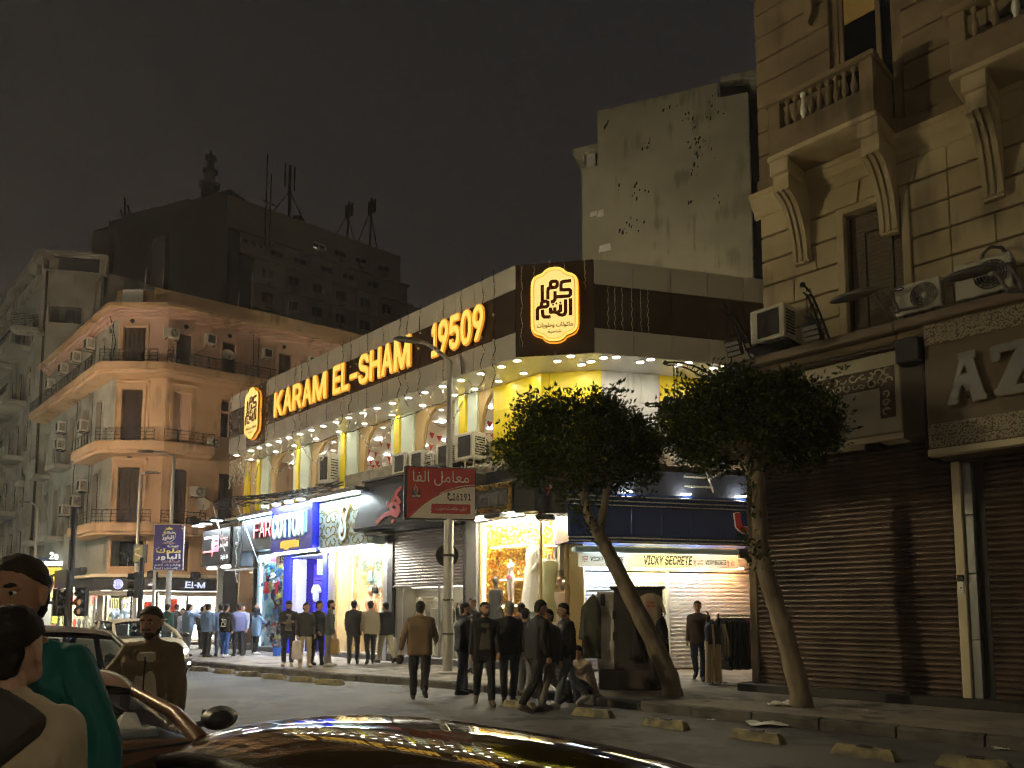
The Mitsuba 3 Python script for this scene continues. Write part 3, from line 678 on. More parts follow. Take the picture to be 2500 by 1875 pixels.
def pillar(F, a0, a1, h0, h1, mat, o0=-0.3, o1=0.12, name='pillar'):
    add(REST, name, F.box(a0, a1, h0, h1, o0, o1, 0.01), mat)


WHITE, BLUEW, WARMW = (1.0, 0.97, 0.92), (0.62, 0.86, 1.0), (1.0, 0.78, 0.42)


def tone(c):
    h, lo = max(c), min(c)
    if h - lo < 0.25 * h:
        return 'black' if h < 0.06 else 'dark grey' if h < 0.2 else 'grey' if h < 0.45 else 'white'
    i = list(c).index(h)
    if i == 0:
        return ('brown' if c[1] > 0.35 * h else 'red') if h < 0.45 else ('tan' if c[1] > 0.45 * h and c[2] > 0.3 * h else 'orange' if c[1] > 0.3 * h else 'red')
    return ('green' if i == 1 else 'blue') if h > 0.2 else ('dark green' if i == 1 else 'navy')


def goods(group, label, cat_, mesh, rgb, mat='m_vc', smooth=True):
    if group:
        label = tone(rgb) + ' ' + label
    key = thing(cat_.replace(' ', '_'), label, cat_, group)
    scene[key] = mikit.ply(mesh, mat, smooth=smooth, color=np.tile(np.asarray(rgb, float), (len(meshkit.arrays(mesh)[0]), 1)))
    return key


def shirt_poly(w=0.42, h=0.55, sleeve=0.16):
    return Polygon([(-w * .28, 0), (w * .28, 0), (w * .30, h * .55), (w * .5 + sleeve * .35, h * .48), (w * .5 + sleeve * .6, h * .66), (w * .30, h * .97), (w * .12, h), (0, h * .93), (-w * .12, h), (-w * .30, h * .97), (-w * .5 - sleeve * .6, h * .66), (-w * .5 - sleeve * .35, h * .48), (-w * .30, h * .55)])


def dress_poly(w=0.4, h=0.8):
    return Polygon([(-w * .5, 0), (w * .5, 0), (w * .22, h * .55), (w * .3, h * .8), (w * .16, h), (0, h * .9), (-w * .16, h), (-w * .3, h * .8), (-w * .22, h * .55)])


def puffed(F, poly, a, h, o, d=0.07, scale=1.0):
    """a garment laid flat, swelling to a rounded middle"""
    g = affinity.translate(affinity.scale(poly, scale, scale, origin=(0, 0)), a, h)
    m = extrude(g, d).subdivide_to_size(0.12)
    v = np.array(m.vertices)
    e = np.array([g.exterior.distance(Point(x, y)) for x, y in v[:, :2]])
    v[:, 2] = d / 2 + (v[:, 2] - d / 2) * np.clip(0.25 + e / 0.10, 0, 1) + 0.012 * np.sin(v[:, 0] * 40 + v[:, 1] * 9)
    v[:, 2] += o
    return F.put(trimesh.Trimesh(v, m.faces, process=False))


def hat_mesh(F, a, h, o, r=0.11, brim=0.17):
    m = lathe([(brim, 0), (brim * 0.99, 0.012), (r, 0.018), (r * 0.98, 0.07), (r * 0.75, 0.12), (0.01, 0.14)], 14)
    m.apply_transform(trimesh.transformations.rotation_matrix(rnd.uniform(0.2, 0.9), [1, 0, 0]))
    v = np.array(m.vertices)
    return F.put(trimesh.Trimesh(np.c_[v[:, 0] + a, v[:, 2] + h, -v[:, 1] + o], m.faces, process=False))


def bag_mesh(F, a, h, o, w=0.26):
    b = cuboid(np.array([a - w / 2, h, o]), np.array([a + w / 2, h + w * 0.75, o + 0.1]), 0.03)
    t = np.linspace(0, PI, 9)
    hd = tube([(a + w * 0.25 * math.cos(x), h + w * 0.72 + w * 0.35 * math.sin(x), o + 0.05) for x in t], 0.012, 5)
    return F.put(cat([b, hd]))


def mannequin(F, a, h, o, rgb, dress=None, scale=1.0, head=True, arms=True, label='', group=None, rot=0.0):
    """a display figure on a stand, with what it wears"""
    key = thing('mannequin', label, 'mannequin', group)

    def S(x, y, z, r):
        c = trimesh.creation.icosphere(1, r).vertices
        return c + [x, y, z]
    J = [([(0, 0, 1.20, .115), (0, 0, 1.02, .085)]), ([(-.1, 0, 1.3, .07), (.1, 0, 1.3, .07), (0, 0, 1.20, .12)]), ([(0, 0, 1.02, .09), (-.08, 0, .88, .09), (.08, 0, .88, .09)]), ([(0, 0, 1.3, .05), (0, 0, 1.45, .042)])]
    for sx in (-1, 1):
        J.append([(.08 * sx, 0, .88, .085), (.09 * sx, 0, .47, .052)])
        J.append([(.09 * sx, 0, .47, .052), (.085 * sx, .02, .06, .035)])
        J.append([(.085 * sx, .02, .05, .035), (.09 * sx, -.11, .03, .025)])
        if arms:
            J.append([(.165 * sx, 0, 1.32, .05), (.22 * sx, .02, 1.06, .036)])
            J.append([(.22 * sx, .02, 1.06, .036), (.19 * sx, -.10, .84, .028)])
    if head:
        J.append([(0, -.01, 1.53, .072), (0, -.015, 1.60, .085)])
    man = Manifold()
    for j in J:
        man = man + hull(np.vstack([S(*q) for q in j]))
    m = tm(man.refine_to_length(0.06))
    trimesh.smoothing.filter_taubin(m, iterations=8)
    X = F.xf(a, h, o, scale) @ T().rotate([0, 0, 1], rot)
    add(key, 'figure', m, 'm_vs', True, rgb=rgb, to_world=X)
    add(key, 'stand', lathe([(0.17, 0.0), (0.17, 0.015), (0.01, 0.02)], 16), 'm_steel', True, to_world=X)
    if dress:
        prof, col, z0 = dress
        n = 22
        ang = np.arange(n) * 2 * PI / n
        rows = []
        for r, z in prof:
            rows.append(np.stack([(r * (1 + 0.09 * np.sin(ang * 7 + z * 3)) * (1.25 if z > 1.05 else 1.05)) * np.cos(ang), r * 0.85 * np.sin(ang), np.full(n, z)], -1))
        P = np.array(rows)
        P = np.concatenate([P, P[:, :1]], 1)
        add(key, 'dress', grid_mesh(P), 'm_vc', True, rgb=col, to_world=X)
    return key


LONG = [(0.30, 0.04), (0.25, 0.4), (0.20, 0.75), (0.155, 1.0), (0.165, 1.2), (0.14, 1.33)]
SHORT = [(0.24, 0.55), (0.19, 0.85), (0.14, 1.02), (0.165, 1.2), (0.14, 1.33)]
TOP = [(0.16, 0.82), (0.145, 1.0), (0.165, 1.2), (0.14, 1.34)]

# -- farthest shop: black board with crimson and white lettering, dim window
S1 = shopfront('shop_window', 'dim shop window with orange shelves at the far left of the row', FM, -2.6, 0.05, 0.35, 3.25, 0.8, 'm_near_black', mullions=(-1.3,), back='m_slate', frame='m_black')
for hh in (0.9, 1.3, 1.7, 2.1):
    add(S1, 'shelf', FM.box(-1.25, -0.35, hh, hh + 0.03, -0.75, -0.4), 'm_gold_wood')
lamp(S1, 'light_strip', FM.box(-2.5, -0.05, 3.14, 3.18, -0.5, -0.42), [2.1 * c for c in (1, 0.85, 0.6)], 1)
lamp(S1, 'shelf_light', FM.box(-1.2, -0.4, 2.42, 2.45, -0.7, -0.6), [2.1 * c for c in (1, 0.6, 0.25)], 1)
for i in range(14):
    goods('bags on the shelves of the black fronted shop', 'bag on a shelf in the dim shop window at the far left', 'handbag', bag_mesh(FM, rnd.uniform(-1.2, -0.45), rnd.choice([0.93, 1.33, 1.73, 2.13]), -0.6, 0.2), rnd.choice([(.5, .2, .06), (.1, .1, .1), (.5, .4, .3), (.6, .3, .1)]))
k = thing('shop_sign', 'black shop board with small crimson box and white script, far left of the row', 'sign')
add(k, 'board', FM.box(-2.95, -0.35, 3.40, 4.85, 0.3, 0.8, 0.02), 'm_black')
add(k, 'side_board', FM.box(-0.33, 0.42, 3.30, 4.85, 0.2, 0.72, 0.02), 'm_slate')
lamp(k, 'red_mark', FM.prism(Polygon([(-2.8, 3.85), (-2.8, 3.95), (-1.95, 3.95), (-1.95, 3.75), (-1.85, 3.95), (-1.85, 4.6), (-2.7, 4.6), (-2.7, 4.5), (-1.98, 4.5), (-1.98, 4.02), (-2.8, 4.02)]), 0.805, 0.83), [1.3, 0.10, 0.10], 1)
lamp(k, 'red_box', FM.prism(sbox(-1.82, 3.95, -1.35, 4.6).difference(union_all([sbox(-1.75, 4.35, -1.42, 4.40), sbox(-1.75, 4.15, -1.42, 4.2), sbox(-1.62, 4.05, -1.58, 4.5)])), 0.805, 0.83), [0.9, 0.12, 0.35], 1)
for j, (hh, c) in enumerate(((4.35, (0.9, 0.25, 0.3)), (4.10, (0.8, 0.75, 0.8)))):
    lamp(k, 'script', FM.prism(fit(arabic('aqd' if j else 'bayt'), -1.28, hh, -0.55, hh + 0.2), 0.803, 0.815), [0.9 * x for x in c], 0.5)
lamp(k, 'lettering', FM.prism(fit(latin('Style M', 0.2, 0.8, False), -1.15, 3.58, -0.5, 3.80), 0.803, 0.815), [0.8, 0.9, 1.0], 0.5)
for a in (-2.4, -1.1):
    lamp(k, 'spotlight', FM.put(cuboid(np.array([a - 0.18, 3.30, 0.5]), np.array([a + 0.18, 3.345, 0.72]))), [5 * c for c in WHITE], 2)
for a, hh in ((-2.6, 5.02), (-1.9, 5.05), (-0.9, 5.1)):
    fl = thing('floodlight', {-2.6: 'left', -1.9: 'middle', -0.9: 'right'}[a] + ' one of three black floodlights above the black fronted shop', 'floodlight', 'floodlights over the black fronted shop')
    add(fl, 'housing', FM.box(a - 0.2, a + 0.2, hh, hh + 0.1, 0.9, 1.35, 0.03), 'm_black')
    add(fl, 'arm', FM.tube([(a, hh + 0.1, 1.1), (a, hh + 0.25, 0.7), (a, hh + 0.2, 0.1)], 0.025), 'm_black')
    lamp(fl, 'lens', FM.box(a - 0.17, a + 0.17, hh - 0.012, hh - 0.002, 0.95, 1.3), [17 * c for c in (0.80, 0.93, 1.0)], 3)
# -- window of hats, toys and bags, bluish light
S2 = shopfront('shop_window', 'tall bright blue-white window crowded with caps, toys and clothes', FM, 0.42, 2.66, 0.30, 3.78, 0.5, M('window_white', (0.46, 0.60, 0.66), 0.6), frame='m_silver_blue')
lamp(S2, 'light_strip', FM.box(0.46, 0.56, 0.35, 3.7, -0.12, -0.06), [2.5 * c for c in BLUEW], 3)
lamp(S2, 'ceiling_strip', FM.box(0.6, 2.6, 3.66, 3.72, -0.25, -0.12), [4.6 * c for c in BLUEW], 3)
for hh in (1.0, 1.75, 2.5):
    add(S2, 'shelf', FM.sheet(0.6, 2.6, hh, hh + 0.02, -0.30), 'm_silver_blue')
    add(S2, 'shelf_plate', FM.box(0.6, 2.6, hh, hh + 0.012, -0.48, -0.28), 'm_silver_blue')
pal = [(.05, .12, .35), (.02, .03, .08), (.55, .70, .78), (.10, .25, .55), (.6, .05, .08), (.35, .30, .25), (.75, .75, .70), (.20, .28, .38), (.15, .35, .45), (.55, .5, .12)]
for i in range(150):
    a, hh, o = rnd.uniform(0.6, 2.55), 0.42 + 3.0 * ((i * 0.618) % 1), rnd.uniform(-0.40, -0.10)
    q = i % 4
    if q == 0:
        goods('caps in the blue-white window', 'cap hanging in the crowded blue-white shop window', 'cap', hat_mesh(FM, a, hh, o, 0.10, 0.15 + 0.05 * rnd.random()), rnd.choice(pal))
    elif q == 1:
        goods('small clothes in the blue-white window', 'little garment hanging in the crowded blue-white shop window', 'garment', puffed(FM, shirt_poly(), a, hh - 0.1, o, 0.05, rnd.uniform(0.55, 0.95)), rnd.choice(pal))
    elif q == 2:
        goods('bags in the blue-white window', 'bag in the crowded blue-white shop window', 'handbag', bag_mesh(FM, a, hh, o, rnd.uniform(0.14, 0.26)), rnd.choice(pal))
    else:
        b = cat([trimesh.creation.icosphere(2, 0.07).apply_translation([0, 0.12, 0]), trimesh.creation.icosphere(2, 0.09), *[trimesh.creation.icosphere(1, 0.035).apply_translation(p) for p in ((-.05, .18, 0), (.05, .18, 0), (-.09, .03, .03), (.09, .03, .03), (-.05, -.09, .03), (.05, -.09, .03))]])
        v = np.array(b.vertices) + [a, hh, o]
        goods('soft toys in the blue-white window', 'soft toy in the crowded blue-white shop window', 'toy', FM.put(trimesh.Trimesh(v, b.faces, process=False)), rnd.choice(pal))
goods(None, 'small crimson dress in the blue-white window', 'dress', puffed(FM, dress_poly(0.5, 0.45), 0.95, 2.28, -0.12, 0.1), (0.62, 0.03, 0.07))
k = thing('shop_sign', 'red and white block letters FARAH on a dark board beside the blue sign', 'sign')
add(k, 'board', FM.box(0.45, 3.25, 3.82, 5.0, 0.3, 0.72, 0.02), 'm_slate')
a = 1.57
for c in 'FARAH':
    g = fit(latin(c, 0.6), a, 4.24, a + 0.42, 4.84)
    b = add(k, 'letter', FM.prism(g, 0.73, 0.80), 'm_red')
    lamp(b, 'face', FM.prism(g.buffer(-0.02), 0.801, 0.806), [1.0, 0.80, 0.82], 0.5)
    a += 0.46
for j, hh in enumerate((4.02, 3.88)):
    lamp(k, 'small_letters', FM.prism(fit(latin('80', 0.2), 2.8, hh, 3.18, hh + 0.12), 0.725, 0.735), [0.7, 0.8, 0.9], 0.3)
lamp(k, 'light_strip', FM.box(0.6, 3.2, 5.02, 5.06, 0.85, 0.93), [16 * c for c in BLUEW], 4)
add(k, 'light_rail', FM.box(0.5, 3.25, 5.065, 5.16, 0.3, 1.0, 0.01), 'm_slate')
add(k, 'lower_panel', FM.box(1.95, 2.66, 3.30, 3.78, 0.02, 0.08, 0.01), M('faded_pink', (0.55, 0.42, 0.40), 0.5))
add(k, 'lower_letters', FM.prism(fit(latin('IS', 0.3), 2.25, 3.36, 2.6, 3.62), 0.081, 0.095), 'm_near_black')
# -- blue shop
for a0, a1 in ((2.68, 3.14), (5.35, 5.63)):
    pillar(FM, a0, a1, 0.15, 3.6, 'm_blue', -0.3, 0.15)
S3 = thing('shop_doorway', 'open purple walled shop entrance between blue pillars', 'doorway')
add(S3, 'jamb', FM.box(3.15, 3.45, 0.15, 3.45, -0.35, 0.05, 0.01), 'm_white')
add(S3, 'floor', FM.box(3.15, 5.35, 0.145, 0.2, -2.8, 0.1), 'm_white')
add(S3, 'back_wall', FM.box(3.15, 5.4, 0.2, 3.5, -2.4, -2.35), 'm_purple')
add(S3, 'side_wall', FM.box(3.10, 3.15, 0.2, 3.5, -2.4, -0.3), 'm_purple')
add(S3, 'side_wall', FM.box(5.38, 5.43, 0.2, 3.5, -2.4, -0.3), 'm_purple')
for j in range(14):
    add(S3, 'wall_slat', FM.box(3.47, 4.55, 0.5 + 0.2 * j, 0.68 + 0.2 * j, -0.62, -0.60, 0.006), 'm_purple')
add(S3, 'ceiling', FM.box(3.1, 5.4, 3.5, 3.55, -2.4, 0.1), 'm_white')
add(S3, 'door_shutter_box', FM.box(4.55, 5.3, 2.85, 3.4, -0.4, -0.1, 0.02), 'm_silver_blue')
add(S3, 'poster', FM.box(4.62, 5.25, 1.6, 2.3, -0.66, -0.63), 'm_white')
add(S3, 'display_rail', FM.tube([(3.8, 1.95, -0.35), (4.95, 1.95, -0.35)], 0.02), 'm_black')
add(S3, 'display_post', FM.tube([(4.25, 0.2, -0.35), (4.25, 1.95, -0.35)], 0.022), 'm_black')
add(S3, 'display_post', FM.tube([(4.95, 1.5, -0.35), (4.95, 2.2, -0.35)], 0.022), 'm_black')
lamp(S3, 'ceiling_light', FM.box(3.5, 5.0, 3.44, 3.48, -1.5, -1.2), [2.9 * c for c in (0.75, 0.8, 1.0)], 2)
goods(None, 'white hooded top displayed on a rail in the blue shop entrance', 'garment', puffed(FM, shirt_poly(0.5, 0.6, 0.1), 4.2, 1.95, -0.38, 0.16), (0.72, 0.76, 0.82))
mannequin(FM, 4.9, 0.25, -0.45, (0.75, 0.77, 0.8), (TOP, (0.25, 0.32, 0.42), 0), 0.95, label='white mannequin in a ribbed grey top in the blue shop entrance')
for i in range(16):
    goods('shoes and caps on the rack of the blue shop', 'shoe on the rack in the blue shop entrance', 'shoe', bag_mesh(FM, rnd.uniform(4.55, 5.3), rnd.uniform(1.3, 2.1), -0.55, rnd.uniform(0.12, 0.18)), rnd.choice([(.05, .05, .08), (.5, .5, .55), (.1, .1, .4), (.4, .25, .2)]))
k = thing('shop_sign', 'bright blue projecting sign reading COTTON in glowing white with yellow box', 'sign')
add(k, 'board', FM.box(3.32, 6.12, 3.60, 5.18, 0.3, 1.0, 0.02), 'm_blue')
ct = latin('COTTON', 1.0, 0.5)
ct = fit(ct, 3.52, 4.11, 5.62, 4.84).buffer(0.028)
b = add(k, 'letter_block', FM.prism(ct.buffer(0.03), 1.0, 1.05), M('ice', (0.35, 0.6, 0.8), 0.4))
lamp(k, 'lettering', FM.prism(ct, 1.051, 1.06), [1.3 * c for c in (0.80, 0.96, 1.0)], 3)
lamp(k, 'end_glow', FM.box(5.64, 5.80, 4.16, 4.90, 1.0, 1.02), [0.35, 0.75, 0.95], 1)
yb = union_all([sbox(4.08, 3.72, 5.30, 3.93), sbox(4.35, 3.66, 4.62, 3.74), sbox(4.2, 3.93, 5.1, 3.97)])
lamp(k, 'yellow_script', FM.prism(yb.difference(union_all([sbox(4.3 + .2 * i, 3.79, 4.38 + .2 * i, 3.81) for i in range(4)])), 1.002, 1.03), [1.0, 0.56, 0.01], 2)
lamp(k, 'under_strip', FM.box(3.4, 6.1, 3.53, 3.58, 0.86, 0.96), [18 * c for c in (0.82, 0.90, 1.0)], 5)
for i, a in enumerate((3.50, 3.92, 4.34, 4.76, 5.18, 5.60)):
    lamp(k, 'top_light', FM.put(lathe([(0.002, -0.05), (0.10, -0.04), (0.12, 0.0)], 12).apply_transform(np.array([[1, 0, 0, a], [0, 0, 1, 5.20 + 0.03 * (i % 2)], [0, -1, 0, 1.32 if i % 2 == 0 else 1.15], [0, 0, 0, 1]]))), [7 * c for c in (0.75, 0.92, 1.0)], 1)
add(k, 'light_bar', FM.tube([(3.4, 5.27, 1.3), (5.75, 5.27, 1.3)], 0.02), 'm_black')
# -- warm window of dresses, patterned panel above
pillar(FM, 5.64, 5.98, 0.15, 3.7, 'm_steel', -0.3, 0.10)
S4 = shopfront('shop_window', 'warm bright dress shop window under the patterned panel', FM, 6.02, 8.64, 0.30, 3.62, 0.75, 'm_cream', mullions=(7.05,), frame='m_gold_wood')
lamp(S4, 'light_strip', FM.box(6.1, 8.6, 3.50, 3.55, -0.25, -0.18), [4.2 * c for c in WARMW], 3)
lamp(S4, 'light_strip', FM.box(6.36, 6.44, 0.5, 3.4, -0.42, -0.36), [1.7 * c for c in WARMW], 2)
for a0, a1, hh in ((6.75, 8.0, 3.05), (6.75, 7.8, 2.62), (6.75, 7.6, 1.62), (6.75, 7.8, 1.32)):
    lamp(S4, 'shelf_light', FM.box(a0, a1, hh, hh + 0.05, -0.72, -0.60), [1.7 * c for c in WARMW], 1)
lamp(S4, 'shelf_light', FM.box(7.2, 7.28, 1.65, 2.6, -0.72, -0.66), [1.5 * c for c in WARMW], 1)
mannequin(FM, 6.65, 0.3, -0.30, (0.55, 0.40, 0.28), (LONG, (0.62, 0.50, 0.33), 0), 1.15, label='mannequin in a long cream dress at the left of the warm shop window')
mannequin(FM, 7.45, 0.45, -0.38, (0.45, 0.26, 0.17), (SHORT, (0.50, 0.20, 0.12), 0), 1.12, label='mannequin in a short russet dress in the warm shop window')
mannequin(FM, 7.95, 0.5, -0.50, (0.45, 0.26, 0.17), (SHORT, (0.60, 0.33, 0.20), 0), 1.12, label='mannequin in a peach dress behind another in the warm shop window')
mannequin(FM, 8.35, 0.4, -0.30, (0.6, 0.5, 0.4), (LONG, (0.50, 0.46, 0.36), 0), 1.15, label='mannequin in a long pale dress at the right of the warm shop window')
for i in range(40):
    goods('clothes hung in the warm dress shop window', 'garment hung in the warm dress window', 'garment', puffed(FM, dress_poly(0.35, 0.5) if i % 2 else shirt_poly(), rnd.choice([rnd.uniform(7.8, 8.5), rnd.uniform(6.3, 8.5)]), rnd.uniform(2.0, 3.1), rnd.uniform(-0.66, -0.15), 0.05, rnd.uniform(0.5, 0.9)), rnd.choice([(.45, .36, .25), (.2, .3, .3), (.5, .25, .10), (.12, .16, .14), (.6, .55, .45), (.35, .12, .08)]))
goods(None, 'black heart bag hanging in the warm dress window', 'handbag', bag_mesh(FM, 8.1, 2.15, -0.14, 0.26), (0.02, 0.02, 0.02))
k = thing('shop_sign', 'silver blue panel with olive scrollwork and a white looped monogram', 'sign')
add(k, 'board', FM.box(6.18, 9.15, 3.58, 5.06, 0.3, 0.80, 0.02), 'm_silver_blue')


def swirl(cx, cy, r, turn, sx=1, sy=1, n=26):
    t = np.linspace(0, turn, n)
    return [(cx + sx * r * (1 - x / turn * 0.72) * math.cos(x), cy + sy * r * (1 - x / turn * 0.72) * math.sin(x)) for x in t]


sc = []
for i in range(4):
    for j in range(2):
        cx, cy = 6.52 + 0.78 * i, 3.95 + 0.74 * j
        for sx in (-1, 1):
            for sy in (-1, 1):
                sc.append(LineString(swirl(cx + sx * 0.20, cy + sy * 0.16, 0.19, 4.6, sx, sy)).buffer(0.026))
        sc.append(LineString([(cx - .38, cy), (cx - .2, cy + .06), (cx, cy), (cx + .2, cy - .06), (cx + .38, cy)]).buffer(0.022))
        sc.append(Point(cx, cy).buffer(0.08).difference(Point(cx, cy).buffer(0.045)))
        sc.append(Polygon([(cx, cy + .22), (cx + .07, cy + .30), (cx, cy + .42), (cx - .07, cy + .30)]).difference(Polygon([(cx, cy + .26), (cx + .03, cy + .3), (cx, cy + .35), (cx - .03, cy + .3)])))
add(k, 'scrollwork', FM.prism(union_all(sc).simplify(0.006).intersection(sbox(6.22, 3.62, 9.12, 5.03)), 0.801, 0.808), 'm_olive')
mono = [LineString([(7.92, 4.75), (7.80, 4.86), (7.62, 4.80), (7.60, 4.60), (7.78, 4.38), (7.86, 4.12), (7.80, 3.86), (7.66, 3.80), (7.54, 3.90), (7.52, 4.12), (7.62, 4.32)]).buffer(0.05), LineString([(7.42, 4.86), (7.66, 4.05), (8.02, 4.86)]).buffer(0.045)]
add(k, 'monogram', FM.prism(union_all(mono).buffer(0.03).buffer(-0.01), 0.801, 0.86), 'm_gold_wood')
lamp(k, 'monogram_face', FM.prism(union_all(mono).buffer(-0.008), 0.861, 0.868), [0.62, 0.85, 0.98], 1)
for i in range(7):
    a = 6.35 + 0.38 * i
    lamp(k, 'top_light', FM.box(a - 0.13, a + 0.13, 5.10, 5.13, 0.95, 1.15), [5.5 * c for c in (0.82, 0.98, 1.0)], 1.5)
add(k, 'light_hood', FM.box(6.12, 9.0, 5.14, 5.26, 0.2, 1.25, 0.01), 'm_near_black')
for a in (6.5, 7.3, 8.1, 8.7):
    lamp(k, 'under_light', FM.box(a - 0.25, a + 0.25, 3.50, 3.54, 0.55, 0.75), [17 * c for c in (1, 0.92, 0.75)], 3)
    add(k, 'lamp_arm', FM.tube([(a, 3.6, 0.8), (a, 3.62, 1.05), (a, 3.52, 1.1), (a, 3.5, 0.75)], 0.012), 'm_black')
pillar(FM, 8.70, 9.02, 0.15, 3.7, 'm_steel', -0.3, 0.06)
pillar(FM, 9.04, 9.24, 0.15, 3.95, 'm_near_black', -0.3, 0.14)
# -- half closed grey shutter, pale window of mannequins below, slanting dark board with pink brush lettering
S5 = shopfront('shop_window', 'pale window of white mannequins below a half lowered grey shutter', FM, 9.35, 12.52, 0.32, 2.36, 0.7, 'm_ac_white', mullions=(9.70, 11.35), frame='m_steel')
lamp(S5, 'light_strip', FM.box(9.8, 12.4, 2.28, 2.32, -0.35, -0.2), [2.1 * c for c in (1, 0.92, 0.72)], 2)
for j in range(18):
    add(S5, 'wall_slat', FM.box(9.75, 11.0, 0.4 + 0.105 * j, 0.49 + 0.105 * j, -0.70, -0.665, 0.008), 'm_ac_white')
add(S5, 'rack_post', FM.tube([(11.1, 0.35, -0.2), (11.1, 1.95, -0.2)], 0.02), 'm_steel')
add(S5, 'rack_post', FM.tube([(11.3, 0.35, -0.35), (11.3, 1.95, -0.35)], 0.02), 'm_steel')
for hh in (1.0, 1.4, 1.7):
    add(S5, 'shelf', FM.box(11.3, 12.4, hh, hh + 0.03, -0.55, -0.2), 'm_white')
for i, (a, o, lab) in enumerate(((10.15, -0.25, 'left of the rack, nearest the pillar'), (10.75, -0.38, 'second from the left'), (11.6, -0.22, 'just right of the rack'), (12.2, -0.4, 'at the right end'))):
    mannequin(FM, a, 0.33, o, (0.75, 0.74, 0.68), (TOP, ((0.16, 0.17, 0.14), (0.40, 0.40, 0.36), (0.10, 0.10, 0.09), (0.05, 0.05, 0.05))[i], 0), 1.0, label='white mannequin under the grey shutter, ' + lab)
for i in range(14):
    goods('small goods on the pale window shelves', 'item on the shelves of the window under the grey shutter', 'garment', bag_mesh(FM, rnd.uniform(11.4, 12.3), rnd.choice([1.03, 1.43, 1.73]), -0.42, rnd.uniform(0.12, 0.22)), rnd.choice([(.7, .7, .65), (.5, .5, .3), (.6, .2, .2), (.2, .2, .25), (.75, .75, .75)]))
SH = thing('roller_shutter', 'grey roller shutter lowered halfway beside the warm dress shop', 'roller shutter')
for j in range(18):
    hh = 2.36 + 0.088 * j
    pr = Polygon([(0, hh), (0.0, hh + 0.086), (0.012, hh + 0.08), (0.022, hh + 0.05), (0.022, hh + 0.03), (0.010, hh + 0.004)])
    m = extrude(pr, 3.2)
    v = np.array(m.vertices)
    add(SH, 'slat', FM.put(trimesh.Trimesh(np.c_[9.30 + v[:, 2], v[:, 1], v[:, 0] + 0.08], m.faces, process=False)), 'm_shutter_grey')
add(SH, 'bottom_bar', FM.box(9.28, 12.56, 2.30, 2.355, 0.06, 0.14, 0.01), 'm_shutter_grey')
for a in (9.25, 12.52):
    add(SH, 'guide_rail', FM.box(a, a + 0.07, 0.16, 3.95, 0.05, 0.15, 0.005), 'm_near_black')
k = thing('shop_sign', 'slanting slate grey board with pink brush lettering above the grey shutter', 'sign')
q = Polygon([(0.25, 3.94), (1.05, 3.94), (1.10, 4.02), (0.72, 5.42), (0.25, 5.42)])
m = extrude(q, 3.9)
v = np.array(m.vertices)
add(k, 'board', FM.put(trimesh.Trimesh(np.c_[8.66 + v[:, 2], v[:, 1], v[:, 0]], m.faces, process=False)), 'm_slate')
add(k, 'top_edge', FM.box(8.6, 12.7, 5.42, 5.50, 0.2, 0.80, 0.01), 'm_near_black')
br = [LineString([(10.62, 5.02), (10.52, 4.95), (10.45, 4.72), (10.42, 4.55)]).buffer(0.075), LineString([(10.45, 4.62), (10.62, 4.58), (10.78, 4.46), (10.84, 4.32), (10.80, 4.22)]).buffer(0.06), LineString([(10.32, 4.60), (10.40, 4.46), (10.58, 4.40), (10.72, 4.30)]).buffer(0.045),
      LineString([(10.78, 4.24), (10.5, 4.34), (10.2, 4.31), (10.02, 4.22), (9.92, 4.12)]).buffer(0.075), LineString([(10.60, 4.75), (10.78, 4.60)]).buffer(0.05), Point(10.66, 4.08).buffer(0.065), LineString([(10.25, 4.52), (10.22, 4.66)]).buffer(0.04), LineString([(10.7, 4.42), (10.6, 4.28)]).buffer(0.05),
      LineString([(11.3, 5.0), (11.25, 4.6), (11.5, 4.3), (11.9, 4.35)]).buffer(0.07)]
g = union_all(br)
sl = (1.10 - 0.72) / (5.42 - 4.02)


def slanted(F, g, thick, sub=0.15):
    m = extrude(g, thick).subdivide_to_size(sub)
    v = np.array(m.vertices)
    v[:, 2] += 1.10 - (v[:, 1] - 4.02) * sl + 0.012
    return F.put(trimesh.Trimesh(v, m.faces, process=False))


add(k, 'brush_lettering', slanted(FM, g, 0.03), 'm_pinkred')
add(k, 'lamp', FM.box(9.0, 9.9, 3.80, 3.90, 0.5, 0.95, 0.02), 'm_black')
pillar(FM, 12.60, 13.02, 0.15, 4.75, M('pillar_grey', (0.16, 0.15, 0.14), 0.5), -0.3, 0.14)
# -- corner window: gold sequins, gowns, shelves of light; it turns the corner
S6 = thing('shop_window', 'brilliant gold sequin corner window with gowns and lit shelves', 'shop window')
HW0, HW1 = 0.35, 3.90
add(S6, 'sill', FM.box(13.02, 15.3, 0.145, HW0, -0.2, 0.06, 0.01), M_SILL)
add(S6, 'sill', FC.box(0.0, 0.60, 0.145, HW0, -0.2, 0.06, 0.01), M_SILL)
fl = extrude(Polygon([tuple(p[:2]) for p in (FM.at(13.05, 0, 0), FM.at(15.24, 0, 0), FC.at(0.6, 0, 0), FC.at(0.6, 0, -0.65), FM.at(13.05, 0, -0.65))]), 0.04)
f2 = fl.copy()
fl.apply_translation([0, 0, HW0 - 0.04])
f2.apply_translation([0, 0, HW1])
add(S6, 'floor', fl, 'm_white')
add(S6, 'ceiling', f2, 'm_white')
add(S6, 'back_wall', FM.box(13.0, 15.6, HW0, HW1, -0.70, -0.65), 'm_gold_wood')
add(S6, 'side_wall', FM.box(13.0, 13.05, HW0, HW1, -0.65, 0.0), 'm_gold_wood')
add(S6, 'side_wall', FC.box(0.60, 0.66, HW0, HW1, -0.8, 0.0), 'm_gold_wood')
V, Fc = [], []
